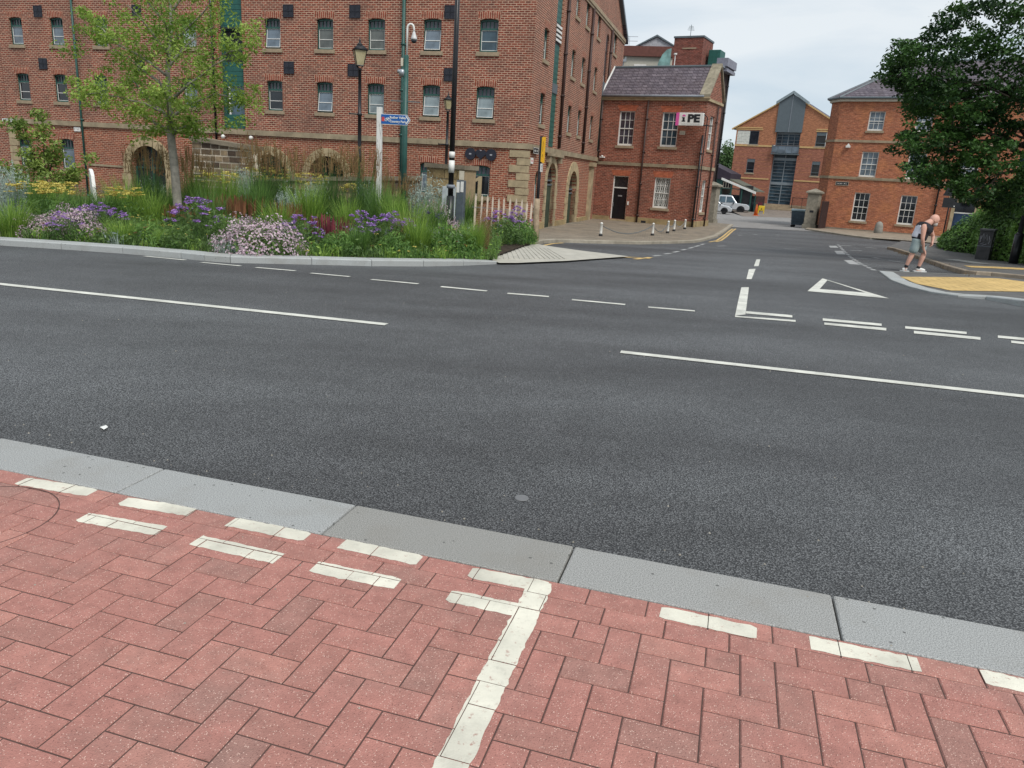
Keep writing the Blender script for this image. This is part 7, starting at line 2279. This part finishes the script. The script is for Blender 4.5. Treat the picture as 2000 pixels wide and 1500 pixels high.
rad = {'pelvis': (.165, .135), 'waist': (.145, .12), 'chest': (.185, .15), 'neck0': .125, 'neck1': .085, 'headb': .075, 'headm': .092, 'headt': .085, 'shN': .078, 'shF': .078, 'elN': .046, 'elF': .046, 'wrN': .03, 'wrF': .03, 'haN': .036, 'haF': .036,
       'hipN': .095, 'hipF': .095, 'kneeN': .06, 'kneeF': .06, 'ankN': .04, 'ankF': .04, 'toeF': .035, 'heelF': .04, 'toeN': .035, 'heelN': .04}
E_ = [('pelvis', 'waist'), ('waist', 'chest'), ('chest', 'neck0'), ('neck0', 'neck1'), ('neck1', 'headb'), ('headb', 'headm'), ('headm', 'headt'), ('chest', 'shN'), ('shN', 'elN'), ('elN', 'wrN'), ('wrN', 'haN'), ('chest', 'shF'), ('shF', 'elF'), ('elF', 'wrF'), ('wrF', 'haF'),
      ('pelvis', 'hipN'), ('hipN', 'kneeN'), ('kneeN', 'ankN'), ('ankN', 'heelN'), ('heelN', 'toeN'), ('pelvis', 'hipF'), ('hipF', 'kneeF'), ('kneeF', 'ankF'), ('ankF', 'heelF'), ('heelF', 'toeF')]
pts = [J[n] for n in names]; rr = [rad[n] for n in names]; ed = [(idx[a], idx[b]) for a, b in E_]
def midpt(a, b, f, r):       # calf and forearm swell
    pts.append(J[a].lerp(J[b], f)); rr.append(r); i = len(pts) - 1
    ed.remove((idx[a], idx[b])); ed.extend([(idx[a], i), (i, idx[b])])
midpt('kneeN', 'ankN', .3, .07); midpt('kneeF', 'ankF', .3, .07); midpt('elN', 'wrN', .25, .046); midpt('elF', 'wrF', .25, .046); midpt('shN', 'elN', .45, .064); midpt('shF', 'elF', .45, .064); midpt('hipN', 'kneeN', .5, .085); midpt('hipF', 'kneeF', .5, .085)
for hk, wk, s in (('haN', 'wrN', -1), ('haF', 'wrF', 1)):       # fingers and thumb
    ax = (J[hk] - J[wk]).normalized(); side = Vector((ax.z, 0, -ax.x)).normalized(); dep = ax.cross(side)
    for k in range(4):
        base = J[hk] + ax * .03 + dep * (.026 * (k - 1.5))
        ln = (.07, .08, .075, .058)[k]
        m1 = base + ax * ln * .5 + side * .008; tp_ = base + ax * ln * .9 + side * .026
        i = len(pts); pts.extend([base, m1, tp_]); rr.extend([.010, .0095, .008]); ed.extend([(idx[hk], i), (i, i + 1), (i + 1, i + 2)])
    th = J[hk] - ax * .005 + dep * .04 * s; t2 = th + ax * .035 + dep * .022 * s + side * .02
    i = len(pts); pts.extend([th, t2]); rr.extend([.012, .010]); ed.extend([(idx[hk], i), (i, i + 1)])
body = skin_mesh('body', pts, ed, rr, idx['pelvis'], M['skin'])
obj('body', body, PE)
# face
hd = J['headm']; fwd = (pj(1052, 300) - hd).normalized(); upv = (Vector((0, 0, 1)) - fwd * fwd.z).normalized(); sd_ = fwd.cross(upv)
HM = Matrix(((fwd.x, sd_.x, upv.x, hd.x), (fwd.y, sd_.y, upv.y, hd.y), (fwd.z, sd_.z, upv.z, hd.z), (0, 0, 0, 1)))
def ell(c, r, n=12, m_=8):
    mb = MB(); vs, fs = [], []
    for i in range(m_ + 1):
        for k in range(n):
            t, p = PI * i / m_, 2 * PI * k / n
            vs.append(HM @ Vector((c[0] + r[0] * math.sin(t) * math.cos(p), c[1] + r[1] * math.sin(t) * math.sin(p), c[2] + r[2] * math.cos(t))))
    for i in range(m_):
        for k in range(n): fs.append((i * n + k, i * n + (k + 1) % n, (i + 1) * n + (k + 1) % n, (i + 1) * n + k))
    return mb.add(vs, fs)
def face(name, c, r, mat): return ell(c, r).build(name, mat, PE, True, True)
face('skull', (.0, 0, .01), (.122, .094, .126), M['skin'])
face('nose', (.112, 0, -.03), (.026, .014, .024), M['skin'])
for s in (-1, 1):
    face('ear', (-.005, s * .082, -.02), (.024, .010, .034), M['skin'])
    face('eye', (.094, s * .034, .0), (.010, .014, .009), M['blackmatt'])
beard = plain('grey_beard', (.42, .38, .35), .9, .25, 60)
face('beard', (.062, 0, -.095), (.066, .066, .062), beard)
face('moustache', (.103, 0, -.062), (.02, .036, .012), beard)
face('mouth', (.117, 0, -.078), (.006, .022, .005), plain('lip', (.32, .13, .11), .6))
# vest
def graph(names_, edges_, radii, mat, root=0, extra=None):
    return skin_mesh('cloth', names_, edges_, radii, root, mat)
P = [J['pelvis'] - (J['waist'] - J['pelvis']) * .1, J['waist'], J['waist'].lerp(J['chest'], .5), J['chest'], J['chest'].lerp(J['neck0'], .95), J['chest'].lerp(J['shN'], .72) + Vector((.0, 0, .03)), J['chest'].lerp(J['shF'], .72) + Vector((0, 0, .03))]
vm_ = graph(P, [(0, 1), (1, 2), (2, 3), (3, 4), (3, 5), (3, 6)], [(.225, .195), (.225, .195), (.235, .20), (.25, .205), .17, .14, .14], M['blackmatt'])
vm_.name = 'vest'
wv = plain('white_vest_panel', (.64, .64, .70), .8, .06); bv = plain('black_vest', (.018, .017, .022), .85)
vm_.materials.clear(); vm_.materials.append(bv); vm_.materials.append(wv)
axv = (J['neck0'] - J['pelvis']).normalized(); frontv = Vector((axv.z, 0, -axv.x))
for f in vm_.polygons:
    c = f.center - J['pelvis']; a = c.dot(axv); b = c.dot(frontv)
    f.material_index = 1 if (b < -.105 + (a - .2) * .34 and a < .34 and a > .05) else 0
obj('vest', vm_, PE)
# shorts
P = [J['waist'].lerp(J['pelvis'], .55), J['pelvis'], J['hipN'], J['hipN'].lerp(J['kneeN'], .5), J['hipN'].lerp(J['kneeN'], .97), J['hipF'], J['hipF'].lerp(J['kneeF'], .5), J['hipF'].lerp(J['kneeF'], .9)]
sm_ = skin_mesh('shorts', P, [(0, 1), (1, 2), (2, 3), (3, 4), (1, 5), (5, 6), (6, 7)], [(.20, .17), (.20, .17), .13, .116, .112, .13, .116, .108], 1, plain('grey_green_shorts', (.27, .33, .33), .85, .12, 9))
obj('shorts', sm_, PE)
for an, he, to in (('ankN', 'heelN', 'toeN'), ('ankF', 'heelF', 'toeF')):
    sk_ = skin_mesh('sock', [J[an] + (J['kneeN' if an == 'ankN' else 'kneeF'] - J[an]) * .12, J[an], J[an].lerp(J[he], .6)], [(0, 1), (1, 2)], [.05, .05, .05], 0, M['blackmatt'])
    obj('sock', sk_, PE)
    a, b = J[he].copy(), J[to].copy(); a.z = max(a.z, .05); b.z = max(b.z, .04); a.z = .055; b.z = .045
    d = (b - a); d.z = 0; d = d.normalized()
    sh2 = skin_mesh('shoe', [a - d * .03 + Vector((0, 0, .02)), a.lerp(b, .5) + Vector((0, 0, .012)), b + d * .06], [(0, 1), (1, 2)], [(.045, .05), (.043, .045), (.04, .034)], 1, M['white'])
    so = obj('shoe', sh2, PE)
    mb = MB(); n_ = Vector((-d.y, d.x, 0)) * .05
    pl = [a - d * .09 - n_ * .8, a + d * .0 - n_, b + d * .02 - n_ * 1.05, b + d * .105, b + d * .02 + n_ * 1.05, a + n_, a - d * .09 + n_ * .8]
    vs = [Vector((p.x, p.y, .001)) for p in pl] + [Vector((p.x, p.y, .026)) for p in pl]
    k = len(pl)
    mb.add(vs, [tuple(range(k - 1, -1, -1)), tuple(range(k, 2 * k))] + [(i, (i + 1) % k, (i + 1) % k + k, i + k) for i in range(k)])
    mb.build('sole', plain('trainer_sole', (.66, .66, .64), .7), so, fix=True)
